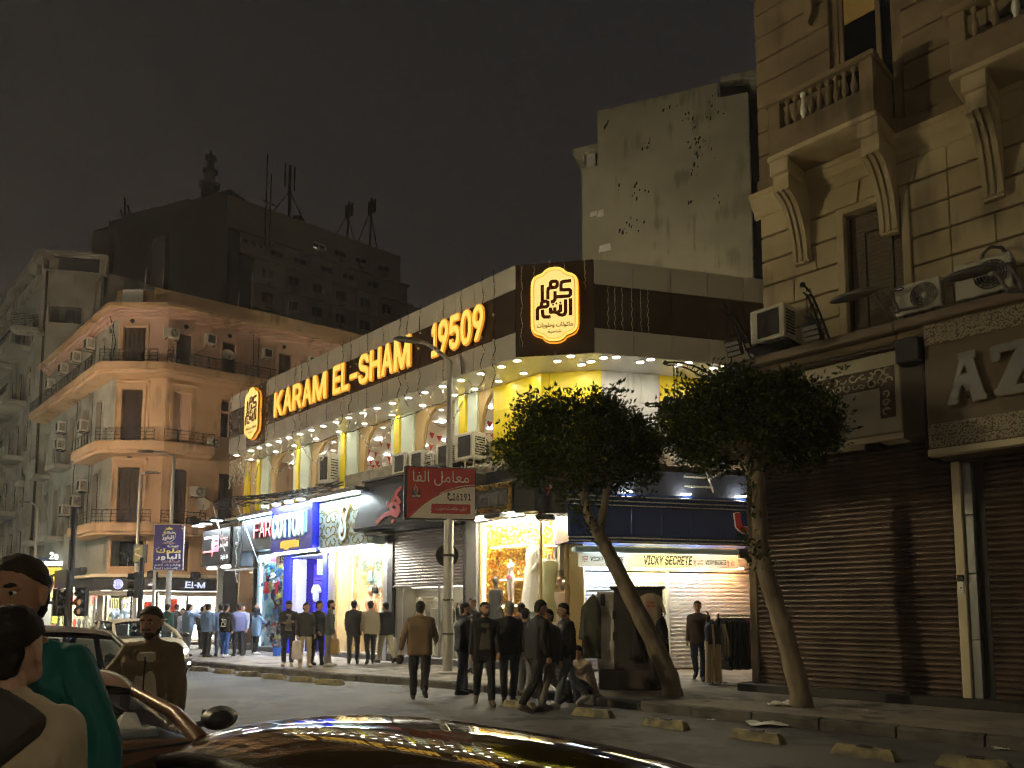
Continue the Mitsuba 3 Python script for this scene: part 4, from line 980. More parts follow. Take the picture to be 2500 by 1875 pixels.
for i in range(5200):          # sequins on the back wall and the end wall
    a, hh = rnd.uniform(13.08, 15.5), rnd.uniform(HW0, HW1)
    c = np.array([a, hh, -0.62]) if i % 4 else np.array([13.07, hh, rnd.uniform(-0.62, -0.12)])
    u = nr.normal(size=3) * ([1, 1, 0.45] if i % 4 else [0.45, 1, 1])
    u /= np.linalg.norm(u)
    w = np.cross(u, nr.normal(size=3) * ([.6, .6, 1.6] if i % 4 else [1.6, .6, .6]))
    w /= np.linalg.norm(w)
    s = 0.021
    V += [c - s * u - s * w, c + s * u - s * w, c + s * u + s * w, c - s * u + s * w]
    Fc += [[4 * i, 4 * i + 1, 4 * i + 2], [4 * i, 4 * i + 2, 4 * i + 3]]
add(S6, 'sequin_wall', FM.put(trimesh.Trimesh(V, Fc, process=False)), 'm_gold', kind='stuff')
V, Fc = [], []
for i in range(1500):
    c = np.array([rnd.uniform(0.1, 0.6), rnd.uniform(HW0, HW1), -0.6 + 0.05 * rnd.random()])
    u = nr.normal(size=3) * [1, 1, 0.45]
    u /= np.linalg.norm(u)
    w = np.cross(u, nr.normal(size=3))
    w /= np.linalg.norm(w)
    s = 0.02
    V += [c - s * u - s * w, c + s * u - s * w, c + s * u + s * w, c - s * u + s * w]
    Fc += [[4 * i, 4 * i + 1, 4 * i + 2], [4 * i, 4 * i + 2, 4 * i + 3]]
add(S6, 'sequin_wall', FC.put(trimesh.Trimesh(V, Fc, process=False)), 'm_gold', kind='stuff')
for a in (13.05, 15.22):
    add(S6, 'mullion', FM.box(a - 0.025, a + 0.025, HW0, HW1, -0.03, 0.03, 0.006), 'm_gold_wood')
add(S6, 'mullion', FC.box(0.57, 0.63, HW0, HW1, -0.03, 0.03, 0.006), 'm_gold_wood')
add(S6, 'pane', FM.sheet(13.08, 15.20, HW0, HW1, 0.0), 'm_glass')
add(S6, 'pane', FC.sheet(0.02, 0.57, HW0, HW1, 0.0), 'm_glass')
lamp(S6, 'light_strip', FM.box(13.08, 13.16, HW0 + 0.1, HW1 - 0.1, -0.1, -0.05), [2.9 * c for c in (1, 0.95, 0.72)], 3)
lamp(S6, 'light_strip', FM.box(13.3, 15.1, HW1 - 0.07, HW1 - 0.02, -0.35, -0.2), [5.9 * c for c in (1, 0.95, 0.7)], 4)
lamp(S6, 'light_strip', FC.box(0.1, 0.5, HW1 - 0.07, HW1 - 0.02, -0.35, -0.2), [5.9 * c for c in (1, 0.95, 0.7)], 2)
for i, (a0, a1, hh) in enumerate(((13.2, 14.4, 3.28), (13.5, 14.3, 2.42), (13.4, 14.6, 1.75), (14.6, 15.15, 1.70))):
    add(S6, 'shelf', FM.box(a0, a1, hh, hh + 0.03, -0.6, -0.3), 'm_white')
    lamp(S6, 'shelf_light', FM.box(a0, a1, hh - 0.035, hh - 0.002, -0.32, -0.26), [2.5 * c for c in (1, 0.92, 0.62)], 1)
for hh in (3.22, 2.80, 2.35, 1.60):
    add(S6, 'shelf', FC.box(0.02, 0.56, hh, hh + 0.03, -0.58, -0.3), 'm_white')
    lamp(S6, 'shelf_light', FC.box(0.02, 0.56, hh - 0.035, hh - 0.002, -0.34, -0.28), [2.5 * c for c in (1, 0.92, 0.62)], 1)
mannequin(FM, 14.72, 1.55, -0.25, (0.72, 0.70, 0.64), (LONG, (0.80, 0.78, 0.72), 0), 1.22, head=False, label='headless figure in a long white satin gown high in the gold window', rot=-20)
mannequin(FC, 0.14, 1.30, -0.3, (0.55, 0.5, 0.4), (LONG, (0.40, 0.38, 0.20), 0), 1.15, head=False, label='headless figure in an olive satin gown at the corner of the gold window')
mannequin(FM, 13.9, 1.78, -0.28, (0.85, 0.8, 0.8), ([(0.15, 0.86), (0.13, 0.94)], (0.6, 0.05, 0.12), 0), 0.78, head=False, arms=False, label='bright white torso form with crimson trim on the lit shelf of the gold window')
mannequin(FC, 0.40, 0.60, -0.25, (0.55, 0.38, 0.25), (LONG, (0.62, 0.52, 0.42), 0), 1.1, label='long haired mannequin in a pale gown at the right of the gold window')
mannequin(FM, 13.4, 0.75, -0.22, (0.08, 0.06, 0.05), (SHORT, (0.03, 0.03, 0.03), 0), 1.05, label='dark mannequin in a black slip at the left of the gold window')
goods(None, 'pale blue and pink poster box low in the gold window', 'poster', FM.box(14.6, 15.1, 1.15, 1.62, -0.3, -0.26), (0.5, 0.75, 0.85))
for i in range(10):
    lamp(S6, 'sparkle_bulb', FM.put(trimesh.creation.icosphere(1, 0.03).apply_translation([13.35 + 0.2 * i, HW1 - 0.14 - 0.05 * (i % 2), -0.2])), [9, 8.5, 7], 0.2)
k = thing('shop_sign', 'sequinned dark sign with silver lettering smina left of the red letter', 'sign')
add(k, 'board', FM.box(13.30, 15.05, 3.98, 4.72, 0.2, 0.78, 0.02), 'm_near_black')
V, Fc = [], []
for i in range(900):
    side = rnd.random()
    a, hh = (rnd.uniform(13.32, 15.03), rnd.choice([rnd.uniform(3.99, 4.14), rnd.uniform(4.58, 4.71)])) if side < 0.8 else (rnd.uniform(14.9, 15.04), rnd.uniform(4.0, 4.7))
    c = np.array([a, hh, 0.80])
    u = nr.normal(size=3) * [1, 1, 0.5]
    u /= np.linalg.norm(u)
    w = np.cross(u, nr.normal(size=3))
    w /= np.linalg.norm(w)
    s = 0.013
    V += [c - s * u - s * w, c + s * u - s * w, c + s * u + s * w, c - s * u + s * w]
    Fc += [[4 * i, 4 * i + 1, 4 * i + 2], [4 * i, 4 * i + 2, 4 * i + 3]]
add(k, 'sequins', FM.put(trimesh.Trimesh(V, Fc, process=False)), 'm_gold', kind='stuff')
g = fit(latin('smina', 0.5, 0.6), 13.92, 4.16, 14.88, 4.60)
add(k, 'lettering', FM.prism(g.difference(g.buffer(-0.016)), 0.78, 0.83), 'm_steel')
add(k, 'lamp', FM.box(14.2, 14.75, 3.84, 3.95, 0.55, 0.95, 0.02), 'm_black')
lamp(k, 'under_strip', FM.box(13.3, 15.0, 3.92, 3.96, 0.35, 0.5), [12 * c for c in (1, 0.95, 0.72)], 3)
k = thing('shop_sign', 'dark corner board with a single red letter Y', 'sign')
add(k, 'board', FM.box(15.06, 15.75, 3.92, 4.75, 0.2, 0.76, 0.02), 'm_near_black')
add(k, 'board', FC.box(-0.35, 1.05, 3.90, 4.75, 0.1, 0.55, 0.02), 'm_near_black')
g = fit(latin('Y', 0.7), -0.19, 3.86, 0.30, 4.55)
add(k, 'letter_edge', FC.prism(g.buffer(0.018), 0.552, 0.60), 'm_white')
add(k, 'letter', FC.prism(g, 0.60, 0.63), 'm_red')
add(k, 'lamp', FC.box(-0.05, 0.38, 3.74, 3.86, 0.35, 0.75, 0.02), 'm_black')

# ------------------------------------------------------------------ lane side of the building: blue board, banner, white shutters
add(REST, 'lane_wall', FR.box(-0.95, 6.2, 0.15, 5.2, -0.9, -0.72), 'm_grey_wall')
add(REST, 'lane_pier', FC.box(0.68, 1.02, 0.15, 3.9, -0.5, 0.05, 0.01), 'm_gold_wood')
k = thing('shop_sign', 'wide navy blue fascia board with white trim lines over the lane shop', 'sign')
add(k, 'box', FR.box(-0.95, 6.2, 3.22, 4.40, -0.7, 0.26), 'm_navy')
for i in range(8):
    a0 = -0.93 + 0.78 * i
    add(k, 'panel', FR.box(a0 + 0.003, a0 + 0.777, 3.40, 4.08, 0.262, 0.30 + rnd.uniform(-0.002, 0.002), 0.004), 'm_navy')
for hh in (3.24, 3.32, 4.10, 4.20, 4.31):
    add(k, 'trim_line', FR.box(-0.95, 6.2, hh, hh + 0.022, 0.26, 0.325, 0.004), 'm_steel')
add(k, 'upper_panel', FR.box(-0.95, 6.2, 4.42, 5.02, -0.3, 0.10, 0.01), 'm_slate')
g = union_all([LineString([(3.42, 4.02), (3.46, 3.70), (3.58, 3.60), (3.80, 3.60), (3.95, 3.70), (3.98, 3.95)]).buffer(0.075, cap_style=2)])
add(k, 'letter_edge', FR.prism(g.buffer(0.014), 0.32, 0.36), 'm_white')
add(k, 'letter', FR.prism(g, 0.36, 0.385), 'm_red')
for a in (0.55, 2.1, 3.6):
    lamp(k, 'downlight', FR.box(a - 0.12, a + 0.12, 4.44, 4.47, 0.20, 0.32), [4.5 * c for c in WHITE], 1)
k = thing('awning', 'narrow pale roller awning case above the lettered banner', 'awning')
add(k, 'case', FR.box(-0.8, 3.5, 2.98, 3.12, 0.05, 0.32, 0.03), 'm_silver_blue')
add(k, 'arm', FR.box(3.5, 3.9, 2.9, 3.15, 0.1, 0.3, 0.02), 'm_near_black')
k = thing('banner', 'cream printed banner lettered VICKY SECRETE over the white shutters', 'banner')
P = np.array([[FR.at(a, hh, 0.30 + 0.02 * math.sin(a * 2.3 + hh * 3)) for hh in np.linspace(2.63, 2.97, 4)] for a in np.linspace(-0.72, 3.46, 40)])
sheet = grid_mesh(P)
scene['m_banner_cloth'] = {'type': 'principledthin', 'base_color': {'type': 'rgb', 'value': [0.58, 0.52, 0.36]}, 'roughness': 0.7, 'diff_trans': 1.0}
add(k, 'cloth', sheet, 'm_banner_cloth', True)


def on_banner(g):
    m = extrude(g, 0.004).subdivide_to_size(0.12)
    v = np.array(m.vertices)
    v[:, 2] += 0.303 + 0.02 * np.sin(v[:, 0] * 2.3 + v[:, 1] * 3)
    return FR.put(trimesh.Trimesh(v, m.faces, process=False))


def slant(g):
    return affinity.skew(g, 8, 0, origin=(0, 0))


for a0, a1, h0, h1 in ((-0.42, 0.42, 2.77, 2.88), (0.95, 2.20, 2.71, 2.93), (2.55, 3.12, 2.73, 2.85)):
    add(k, 'lettering', on_banner(fit(slant(latin('VICKY SECRETE', 0.3, 0.8)), a0, h0, a1, h1)), 'm_near_black')
for a0 in (2.23, 3.14):
    add(k, 'red_mark', on_banner(fit(latin('Y', 0.2), a0, 2.70, a0 + 0.07, 2.84)), 'm_red')
for a0, h0, w in ((-0.62, 2.76, 0.13), (2.33, 2.72, 0.15), (3.25, 2.72, 0.1)):
    add(k, 'small_print', on_banner(union_all([sbox(a0, h0 + 0.035 * i, a0 + w, h0 + 0.035 * i + 0.014) for i in range(4)])), 'm_red')
for a0, a1, c in ((-0.5, 0.6, (0.55, 0.72, 1.0)), (0.9, 2.0, (1.0, 0.85, 0.35)), (2.3, 2.9, (0.85, 0.9, 1.0)), (3.2, 3.9, (1.0, 0.50, 0.2))):
    lamp(k, 'strip_light', FR.box(a0, a1, 2.66, 2.70, -0.30, -0.20), [11.0 * 0.9 * q for q in c], 3)
for nm, a0, a1 in (('left', -0.55, 1.92), ('right', 2.0, 4.9)):
    SH = thing('roller_shutter', 'white closed roller shutter ' + ('behind the dark kiosk' if nm == 'left' else 'behind the rack of clothes in the lane'), 'roller shutter')
    for j in range(24):
        hh = 0.18 + 0.1 * j
        pr = Polygon([(0, hh), (0.0, hh + 0.097), (0.012, hh + 0.092), (0.02, hh + 0.05), (0.012, hh + 0.005)])
        m = extrude(pr, a1 - a0)
        v = np.array(m.vertices)
        add(SH, 'slat', FR.put(trimesh.Trimesh(np.c_[a0 + v[:, 2], v[:, 1], v[:, 0] - 0.62], m.faces, process=False)), 'm_shutter_white')
    for a in (a0 - 0.05, a1):
        add(SH, 'guide_rail', FR.box(a, a + 0.05, 0.16, 2.7, -0.66, -0.55, 0.004), 'm_shutter_white')
add(REST, 'lintel', FR.box(-0.9, 6.2, 2.6, 3.25, -0.72, -0.5), 'm_grey_wall')

# ------------------------------------------------------------------ air conditioners, light strings and cables on the restaurant
def ac_shapes(w, d, h, fan, dark=False):
    """an outdoor unit: x across, y into the wall, z up, front at y = 0"""
    P = {}
    case = cuboid(np.array([-w / 2, 0, 0]), np.array([w / 2, d, h]), 0.02)
    P['case'] = (case, 'm_ac_white')
    if fan:
        r = min(h, w) * 0.40
        cx = w / 2 - r - 0.06 * w
        rec = Polygon([(cx - r * 1.12, h / 2 - r * 1.12), (cx + r * 1.12, h / 2 - r * 1.12), (cx + r * 1.12, h / 2 + r * 1.12), (cx - r * 1.12, h / 2 + r * 1.12)])

        def front(poly, y0, y1):
            m = extrude(poly, y1 - y0)
            v = np.array(m.vertices)
            return trimesh.Trimesh(np.c_[v[:, 0], -y0 - v[:, 2], v[:, 1]], m.faces[:, ::-1], process=False)
        P['fan_opening'] = (front(Point(cx, h / 2).buffer(r), 0.001, 0.006), 'm_ac_dark')
        rings = union_all([Point(cx, h / 2).buffer(r * e).difference(Point(cx, h / 2).buffer(r * e - 0.008)) for e in (0.3, 0.5, 0.7, 0.88, 1.02)] + [LineString([(cx, h / 2), (cx + r * math.cos(t), h / 2 + r * math.sin(t))]).buffer(0.004) for t in np.arange(8) * PI / 4] + [Point(cx, h / 2).buffer(r * 0.16)])
        P['fan_guard'] = (front(rings, 0.012, 0.02), 'm_ac_white')
        bl = union_all([affinity.rotate(Polygon([(cx, h / 2 - 0.03), (cx + r * 0.9, h / 2 - r * 0.32), (cx + r * 0.9, h / 2 + r * 0.12), (cx, h / 2 + 0.03)]), 120 * i, origin=(cx, h / 2)) for i in range(3)])
        P['fan_blades'] = (front(bl, 0.007, 0.010), 'm_ac_dark')
    else:
        m = cuboid(np.array([-w * 0.28, -0.008, h * 0.12]), np.array([w * 0.36, 0.0, h * 0.88]), 0.003)
        P['grille'] = (m, 'm_ac_dark')
    lv = [cuboid(np.array([w / 2, d * 0.15, h * (0.15 + 0.09 * i)]), np.array([w / 2 + 0.006, d * 0.85, h * (0.15 + 0.09 * i) + 0.03])) for i in range(8)]
    P['side_louvres'] = (cat(lv), 'm_ac_dark')
    P['bracket'] = (cat([cuboid(np.array([s * w * 0.3 - 0.02, 0, -0.05]), np.array([s * w * 0.3 + 0.02, d + 0.12, -0.005])) for s in (-1, 1)]), 'm_iron')
    return {k: mikit.ply(m, mt) for k, (m, mt) in P.items()}


AC_FAN, AC_BOX, AC_TALL, AC_CARRIER = ac_shapes(0.80, 0.30, 0.58, True), ac_shapes(0.66, 0.42, 0.62, False), ac_shapes(0.52, 0.62, 1.0, False), ac_shapes(0.86, 0.34, 0.64, True)


def ac(F, a, h, o, shapes, label, group=None, scale=1.0, rot=0.0):
    key = thing('air_conditioner', label, 'air conditioner', group)
    for k, d in shapes.items():
        add(key, k, d, None, to_world=F.xf(a, h, o, scale) @ T().rotate([0, 0, 1], rot))
    return key


ac(FM, 10.18, 5.52, 0.60, AC_BOX, 'boxy air conditioner on the ledge above the slanting dark sign, leftmost of the pair')
ac(FM, 10.98, 5.46, 0.60, AC_BOX, 'boxy air conditioner on the ledge, right one of the pair left of the lamp post')
ac(FM, 12.12, 5.50, 0.55, AC_BOX, 'air conditioner on the ledge directly behind the lamp post')
ac(FM, 13.05, 5.52, 0.62, AC_BOX, 'larger air conditioner on the ledge right of the lamp post', scale=1.15)
k = ac(FM, 5.86, 5.80, 0.50, AC_TALL, 'tall grey air conditioner hung out beside the third yellow column', rot=12)
add(k, 'stay', FM.tube([(5.65, 5.76, 0.0), (5.65, 5.76, 0.65)], 0.018), 'm_iron')
add(k, 'stay', FM.tube([(6.05, 5.76, 0.6), (6.05, 5.3, 0.1)], 0.018), 'm_iron')
ac(FR, 2.12, 5.25, 0.32, AC_BOX, 'air conditioner under the leaves over the navy fascia board')
ac(FR, 3.1, 5.28, 0.30, AC_BOX, 'air conditioner half hidden behind the right hand tree over the lane shop', scale=0.9)
# railing, debris and brackets on the ledge
k = thing('pipe_rack', 'tangle of pale pipes and rails on the ledge right of the lamp post', 'pipe rack')
for p in ([(12.7, 5.95, 0.7), (13.5, 6.12, 0.3)], [(12.9, 5.75, 0.6), (13.5, 5.78, 0.5)], [(12.9, 5.92, 0.6), (13.5, 5.95, 0.5)], [(13.0, 5.5, 0.6), (13.35, 6.05, 0.4)], [(13.1, 5.2, 0.6), (13.1, 5.95, 0.6)], [(13.4, 5.2, 0.6), (13.4, 5.95, 0.5)], [(11.45, 5.72, 0.6), (11.9, 5.72, 0.6)], [(11.45, 5.9, 0.6), (11.9, 5.9, 0.6)], [(11.6, 5.2, 0.6), (11.75, 5.9, 0.6)], [(11.8, 5.2, 0.6), (11.65, 5.9, 0.6)]):
    add(k, 'pipe', FM.tube(p, 0.018), 'm_ac_white')
k = thing('rubble', 'crumpled debris lying on the ledge above the sequinned sign', 'debris')
ms = []
for i in range(90):
    c = trimesh.creation.icosphere(0, rnd.uniform(0.015, 0.06))
    v = np.array(c.vertices) * [1.6, 0.6, 1] + [rnd.uniform(12.6, 14.4), 5.22 + rnd.uniform(0, 0.14), rnd.uniform(0.15, 0.7)]
    ms.append(FM.put(trimesh.Trimesh(v, c.faces, process=False)))
scene[k] = mikit.ply(cat(ms), 'm_ac_white')
labels[k]['kind'] = 'stuff'
k = thing('antenna', 'broken pale metal frame hanging over the navy fascia board', 'metal frame')
for p in ([(1.95, 5.55, 0.3), (2.75, 5.02, 0.45)], [(1.98, 4.86, 0.4), (2.72, 4.84, 0.4)], [(1.98, 4.63, 0.4), (2.75, 4.62, 0.4)], [(2.6, 5.0, 0.4), (2.76, 4.5, 0.4)], [(2.75, 4.88, 0.42), (3.15, 5.1, 0.42)]):
    add(k, 'bar', FR.tube(p, 0.022), 'm_ac_white')
add(k, 'plate', FR.prism(Polygon([(2.68, 5.05), (3.0, 5.08), (2.72, 5.3)]), 0.38, 0.42), 'm_ac_white')
k = thing('cable_tray', 'dark sagging metal tray with cables above the leftmost shop signs', 'cable tray')
P = [(-1.3, 5.72, 0.9), (0.5, 5.78, 0.9), (2.5, 5.62, 0.85), (4.5, 5.52, 0.8), (6.2, 5.45, 0.8), (7.6, 5.50, 0.8)]
for dz, do_ in ((0, 0), (0.09, 0), (0, 0.22), (0.09, 0.22)):
    add(k, 'rail', FM.tube([(a, h + dz, o + do_) for a, h, o in P], 0.022), 'm_iron')
for i in range(24):
    a = -1.2 + 0.36 * i
    add(k, 'rung', FM.tube([(a, 5.74 - 0.03 * max(0, a), 0.78), (a, 5.74 - 0.03 * max(0, a), 1.15)], 0.012, 4), 'm_iron')
for i in range(6):
    pts = [(a, 5.68 - 0.035 * max(0, a) - rnd.uniform(0, 0.16), 0.9 + rnd.uniform(-0.15, 0.25)) for a in np.linspace(-1.2, 7.4, 14)]
    add(k, 'cable', FM.tube(pts, 0.012, 5), 'm_black')
for a0, a1, h1 in ((-1.3, -0.35, 3.9), (0.7, 2.55, 3.2)):
    add(k, 'stay', FM.tube([(a0, 5.7, 1.1), (a1, h1, 1.0)], 0.022), 'm_steel')
k = thing('cables', 'loose white cable looping down by the black fronted shop', 'cable')
scene[k] = mikit.ply(FM.tube([(0.30, 5.1, 0.75), (0.22, 4.6, 0.78), (0.34, 4.2, 0.78), (0.16, 3.9, 0.80), (0.24, 3.5, 0.78), (0.05, 3.2, 0.75), (0.12, 2.95, 0.75), (-0.05, 2.7, 0.6)], 0.014), 'm_white', smooth=40)
k = thing('security_camera', 'white dome camera on the dark side board of the leftmost shop', 'camera')
scene[k] = mikit.ply(FM.put(trimesh.creation.icosphere(2, 0.07).apply_translation([0.22, 4.15, 0.78])), 'm_white', smooth=True)


def bulb_string(label, group, pts, step, r=0.028, rw=0.009, drop=0.03):
    """a dark wire with small unlit bulbs along it"""
    key = thing('fairy_lights', label, 'light string', group)
    pts = np.asarray(pts, float)
    add(key, 'wire', tube(pts, rw, 4, False), 'm_near_black')
    ln = LineString(pts)
    ms = []
    s = 0.06
    while s < ln.length:
        p = np.array(ln.interpolate(s).coords[0])
        c = trimesh.creation.icosphere(1, r * rnd.uniform(0.8, 1.15))
        c.apply_scale([1, 1, 1.35])
        c.apply_translation(p - [0, 0, drop * rnd.uniform(0.6, 1.3)] + nr.normal(size=3) * 0.008)
        ms.append(c)
        s += step * rnd.uniform(0.7, 1.35)
    add(key, 'bulbs', cat(ms), 'm_bulb', True, kind='stuff')
    return key


def wavy(F, a, h0, h1, o, amp, n=16):
    return [F.at(a + amp * math.sin(i * 1.7 + a) * (0.4 + i / n), h0 + (h1 - h0) * i / n, o + 0.02 * math.sin(i * 2.1 + a * 3)) for i in range(n + 1)]


for i, (a, lo) in enumerate(((0.55, 7.0), (1.25, 7.2), (2.95, 6.9), (3.45, 7.3), (5.35, 7.1), (5.75, 7.0), (8.25, 7.2), (8.7, 7.0), (11.15, 7.3), (11.5, 7.1), (12.05, 7.2), (14.55, 7.0), (14.95, 6.9))):
    bulb_string(ORD[i] + ' bulb string from the left hanging down over the long sign band', 'light strings hanging over the sign band', wavy(FM, a, 9.78, lo, FO + 0.07, 0.06), 0.17)
for i, a in enumerate((3.9, 6.1, 7.3, 9.5, 10.3, 13.0, 13.7)):
    key = thing('wire', ORD[i] + ' thin dark wire from the left hanging over the pale sign band panels', 'wire', 'thin wires over the sign band')
    scene[key] = mikit.ply(tube(wavy(FM, a, 9.74, 7.5, FO + 0.03, 0.015), 0.006, 4, False), 'm_near_black')
for i, a in enumerate((0.15, 0.45, 0.80, 1.15, 1.62)):
    key = thing('wire', ORD[i] + ' thin pale wire from the left over the dark corner panel', 'wire', 'thin wires on the dark corner panel')
    scene[key] = mikit.ply(tube(wavy(PC, a, 9.74, 7.7 if i in (0,) else 9.0, 0.03, 0.02), 0.006, 4, False), 'm_bulb')
for i, a in enumerate((0.33, 0.5, 0.68, 0.92, 1.14, 1.33)):
    key = thing('wire', ORD[i] + ' thin pale wire from the left over the brown stripe on the lane side', 'wire', 'thin wires on the lane side')
    scene[key] = mikit.ply(tube(wavy(PR, a, 9.12, 8.05, 0.03, 0.012), 0.006, 4, False), 'm_bulb')


def swag(a0, h0, a1, h1, sag, o=0.75):
    n = 14
    return [FM.at(a0 + (a1 - a0) * i / n, h0 + (h1 - h0) * i / n - sag * 4 * (i / n) * (1 - i / n), o) for i in range(n + 1)]


for i, (a0, h0, a1, h1, sag) in enumerate(((-0.6, 7.0, 0.8, 7.3, 0.75), (0.8, 7.3, 1.7, 7.0, 0.8), (2.4, 7.2, 3.9, 6.8, 0.5), (3.9, 6.8, 4.6, 7.3, 0.5), (4.8, 7.3, 6.9, 7.1, 0.7), (8.2, 7.3, 10.2, 7.2, 0.8), (11.6, 7.2, 13.3, 7.3, 0.75))):
    bulb_string(ORD[i] + ' swag of unlit bulbs from the left looped below the sign band', 'bulb swags looped under the sign band', swag(a0, h0, a1, h1, sag), 0.14, 0.03)
for i in range(16):
    a = -0.6 + 0.115 * i
    key = thing('fairy_lights', ORD[i] + ' pale strand from the left in the cluster ending the sign band', 'light string', 'strands at the left end of the sign band')
    scene[key] = mikit.ply(tube(wavy(FM, a, 7.42, 6.35 + 0.45 * abs(math.sin(i * 2.3)), 0.8, 0.035, 10), 0.013, 5), 'm_bulb')
for i in range(26):
    a = 1.2 + 0.52 * i
    if rnd.random() < 0.25:
        continue
    key = thing('fairy_lights', ORD[i] + ' short curled pale cord from the left dangling below the sign band', 'light string', 'short cords dangling below the sign band')
    ln = rnd.uniform(0.2, 0.55)
    scene[key] = mikit.ply(tube([FM.at(a + 0.05 * math.sin(j * 1.3 + i), 7.46 - ln * j / 8, 0.95 + 0.05 * math.cos(j * 1.1 + i)) for j in range(9)], 0.011, 5), 'm_bulb')
for i_, (a0, a1, h0, h1) in enumerate(((0.9, 3.8, 7.36, 7.30), (3.8, 7.0, 7.30, 7.33), (7.0, 10.2, 7.33, 7.28), (10.2, 13.4, 7.28, 7.40))):
    key = thing('cable', ORD[i_] + ' black cable from the left run under the soffit along the upper windows', 'cable', 'black cables along the upper windows')
    scene[key] = mikit.ply(FM.tube([(a0 + (a1 - a0) * i / 8, h0 + (h1 - h0) * i / 8 - 0.03 * math.sin(i * 1.9), 0.35) for i in range(9)], 0.014, 5), 'm_black')

# ------------------------------------------------------------------ stone building on the right
STONE = thing('stone_building', 'old ornate stone building with balconies on scrolled brackets and closed shops below', 'building')
W0, WE = 0.66, 7.0
# lower storey core and upper core
add(STONE, 'core', FS.box(0.25, WE, 0.30, 4.5, -4, -0.25), 'm_stone_old')
M('slat', (0.165, 0.13, 0.095), 0.6)
win = [(2.23, 3.17, 6.2, 8.55), (2.22, 3.17, 10.0, 13.4)]
add(STONE, 'wall_core', FS.box(W0 + 0.02, WE, 4.5, 16.0, -4, -0.36), 'm_stone_old')
add(STONE, 'wall_core', FS.prism(sbox(W0 + 0.02, 4.5, WE, 16).difference(union_all([sbox(a, c, b, d) for a, b, c, d in win])), -0.36, -0.10), 'm_stone_old')


def courses(h0, hs, mat, split, depth=0.0):
    """ashlar blocks with recessed joints, course by course, left clear of the openings"""
    h = h0
    for n, hh in enumerate(hs):
        a = W0
        k = 0
        while a < WE - 0.01:
            b = min(WE, a + (split[(n + k) % len(split)]))
            segs = [(a, b)]
            for x0, x1, y0, y1 in win:
                if y0 - 0.02 < h + hh / 2 < y1 + 0.02:
                    x0, x1 = x0 - 0.12, x1 + 0.12
                    segs = [q for s0, s1 in segs for q in ((s0, min(s1, x0)), (max(s0, x1), s1)) if q[1] - q[0] > 0.04]
            for s0, s1 in segs:
                add(STONE, 'stone_block', FS.box(s0 + 0.006, s1 - 0.006, h + 0.018, h + hh - 0.018, -0.12, depth + rnd.uniform(-0.003, 0.003), 0.012), mat)
            a = b
            k += 1
        h += hh


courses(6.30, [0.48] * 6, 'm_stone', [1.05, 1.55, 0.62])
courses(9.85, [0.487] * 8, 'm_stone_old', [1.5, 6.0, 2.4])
# moulded band below the balcony and the wall strip behind it
for a0, a1 in ((W0 - 0.10, WE),):
    prof = Polygon([(0, 9.10), (0.05, 9.12), (0.07, 9.22), (0.16, 9.30), (0.22, 9.42), (0.26, 9.44), (0.26, 9.52), (0, 9.52)])
    m = extrude(prof, a1 - a0)
    v = np.array(m.vertices)
    add(STONE, 'cornice', FS.put(trimesh.Trimesh(np.c_[a0 + v[:, 2], v[:, 1], v[:, 0] - 0.02], m.faces, process=False)), 'm_stone')
add(STONE, 'wall_band', FS.box(W0 - 0.03, WE, 9.53, 9.86, -0.1, 0.03, 0.02), 'm_stone_old')


def bracket(a0, a1):
    """a scrolled console: quarter-round sweep from the balcony slab back to the wall"""
    k = add(STONE, 'bracket', FS.box(a0 - 0.03, a1 + 0.03, 9.30, 9.56, 0.0, 0.90, 0.02), 'm_stone')
    out = [(0.0, 9.32), (0.82, 9.32), (0.82, 9.02)]
    out += [(0.82 - 0.70 * math.sin(t), 7.95 + 1.07 * math.cos(t)) for t in np.linspace(0.02, PI / 2, 16)]
    out += [(0.12, 7.90), (0.0, 7.90)]
    for i, (b0, b1, s) in enumerate(((a0, a1, 1.0),)):
        m = extrude(Polygon(out), b1 - b0)
        v = np.array(m.vertices)
        add(k, 'console', FS.put(trimesh.Trimesh(np.c_[b0 + v[:, 2], v[:, 1], v[:, 0]], m.faces[:, ::-1], process=False)), 'm_stone', smooth=25)
    # raised ribs on the curved face, leaving two grooves
    w = a1 - a0
    for b0, b1 in ((a0, a0 + w * 0.26), (a0 + w * 0.40, a0 + w * 0.60), (a0 + w * 0.74, a1)):
        rib = [(0.85 - 0.69 * math.sin(t), 7.94 + 1.04 * math.cos(t)) for t in np.linspace(0.0, PI / 2, 16)]
        back = [(0.82 - 0.72 * math.sin(t), 7.95 + 1.10 * math.cos(t)) for t in np.linspace(PI / 2, 0.0, 16)]
        m = extrude(Polygon(rib + back).buffer(0), b1 - b0)
        v = np.array(m.vertices)
        add(k, 'rib', FS.put(trimesh.Trimesh(np.c_[b0 + v[:, 2], v[:, 1], v[:, 0]], m.faces[:, ::-1], process=False)), 'm_stone', smooth=25)


def baluster(a, o):
    return lathe([(0.05, 0), (0.05, 0.04), (0.025, 0.06), (0.052, 0.15), (0.058, 0.20), (0.045, 0.28), (0.024, 0.36), (0.022, 0.42), (0.045, 0.45), (0.05, 0.50)], 12, FS.at(a, 10.10, o))


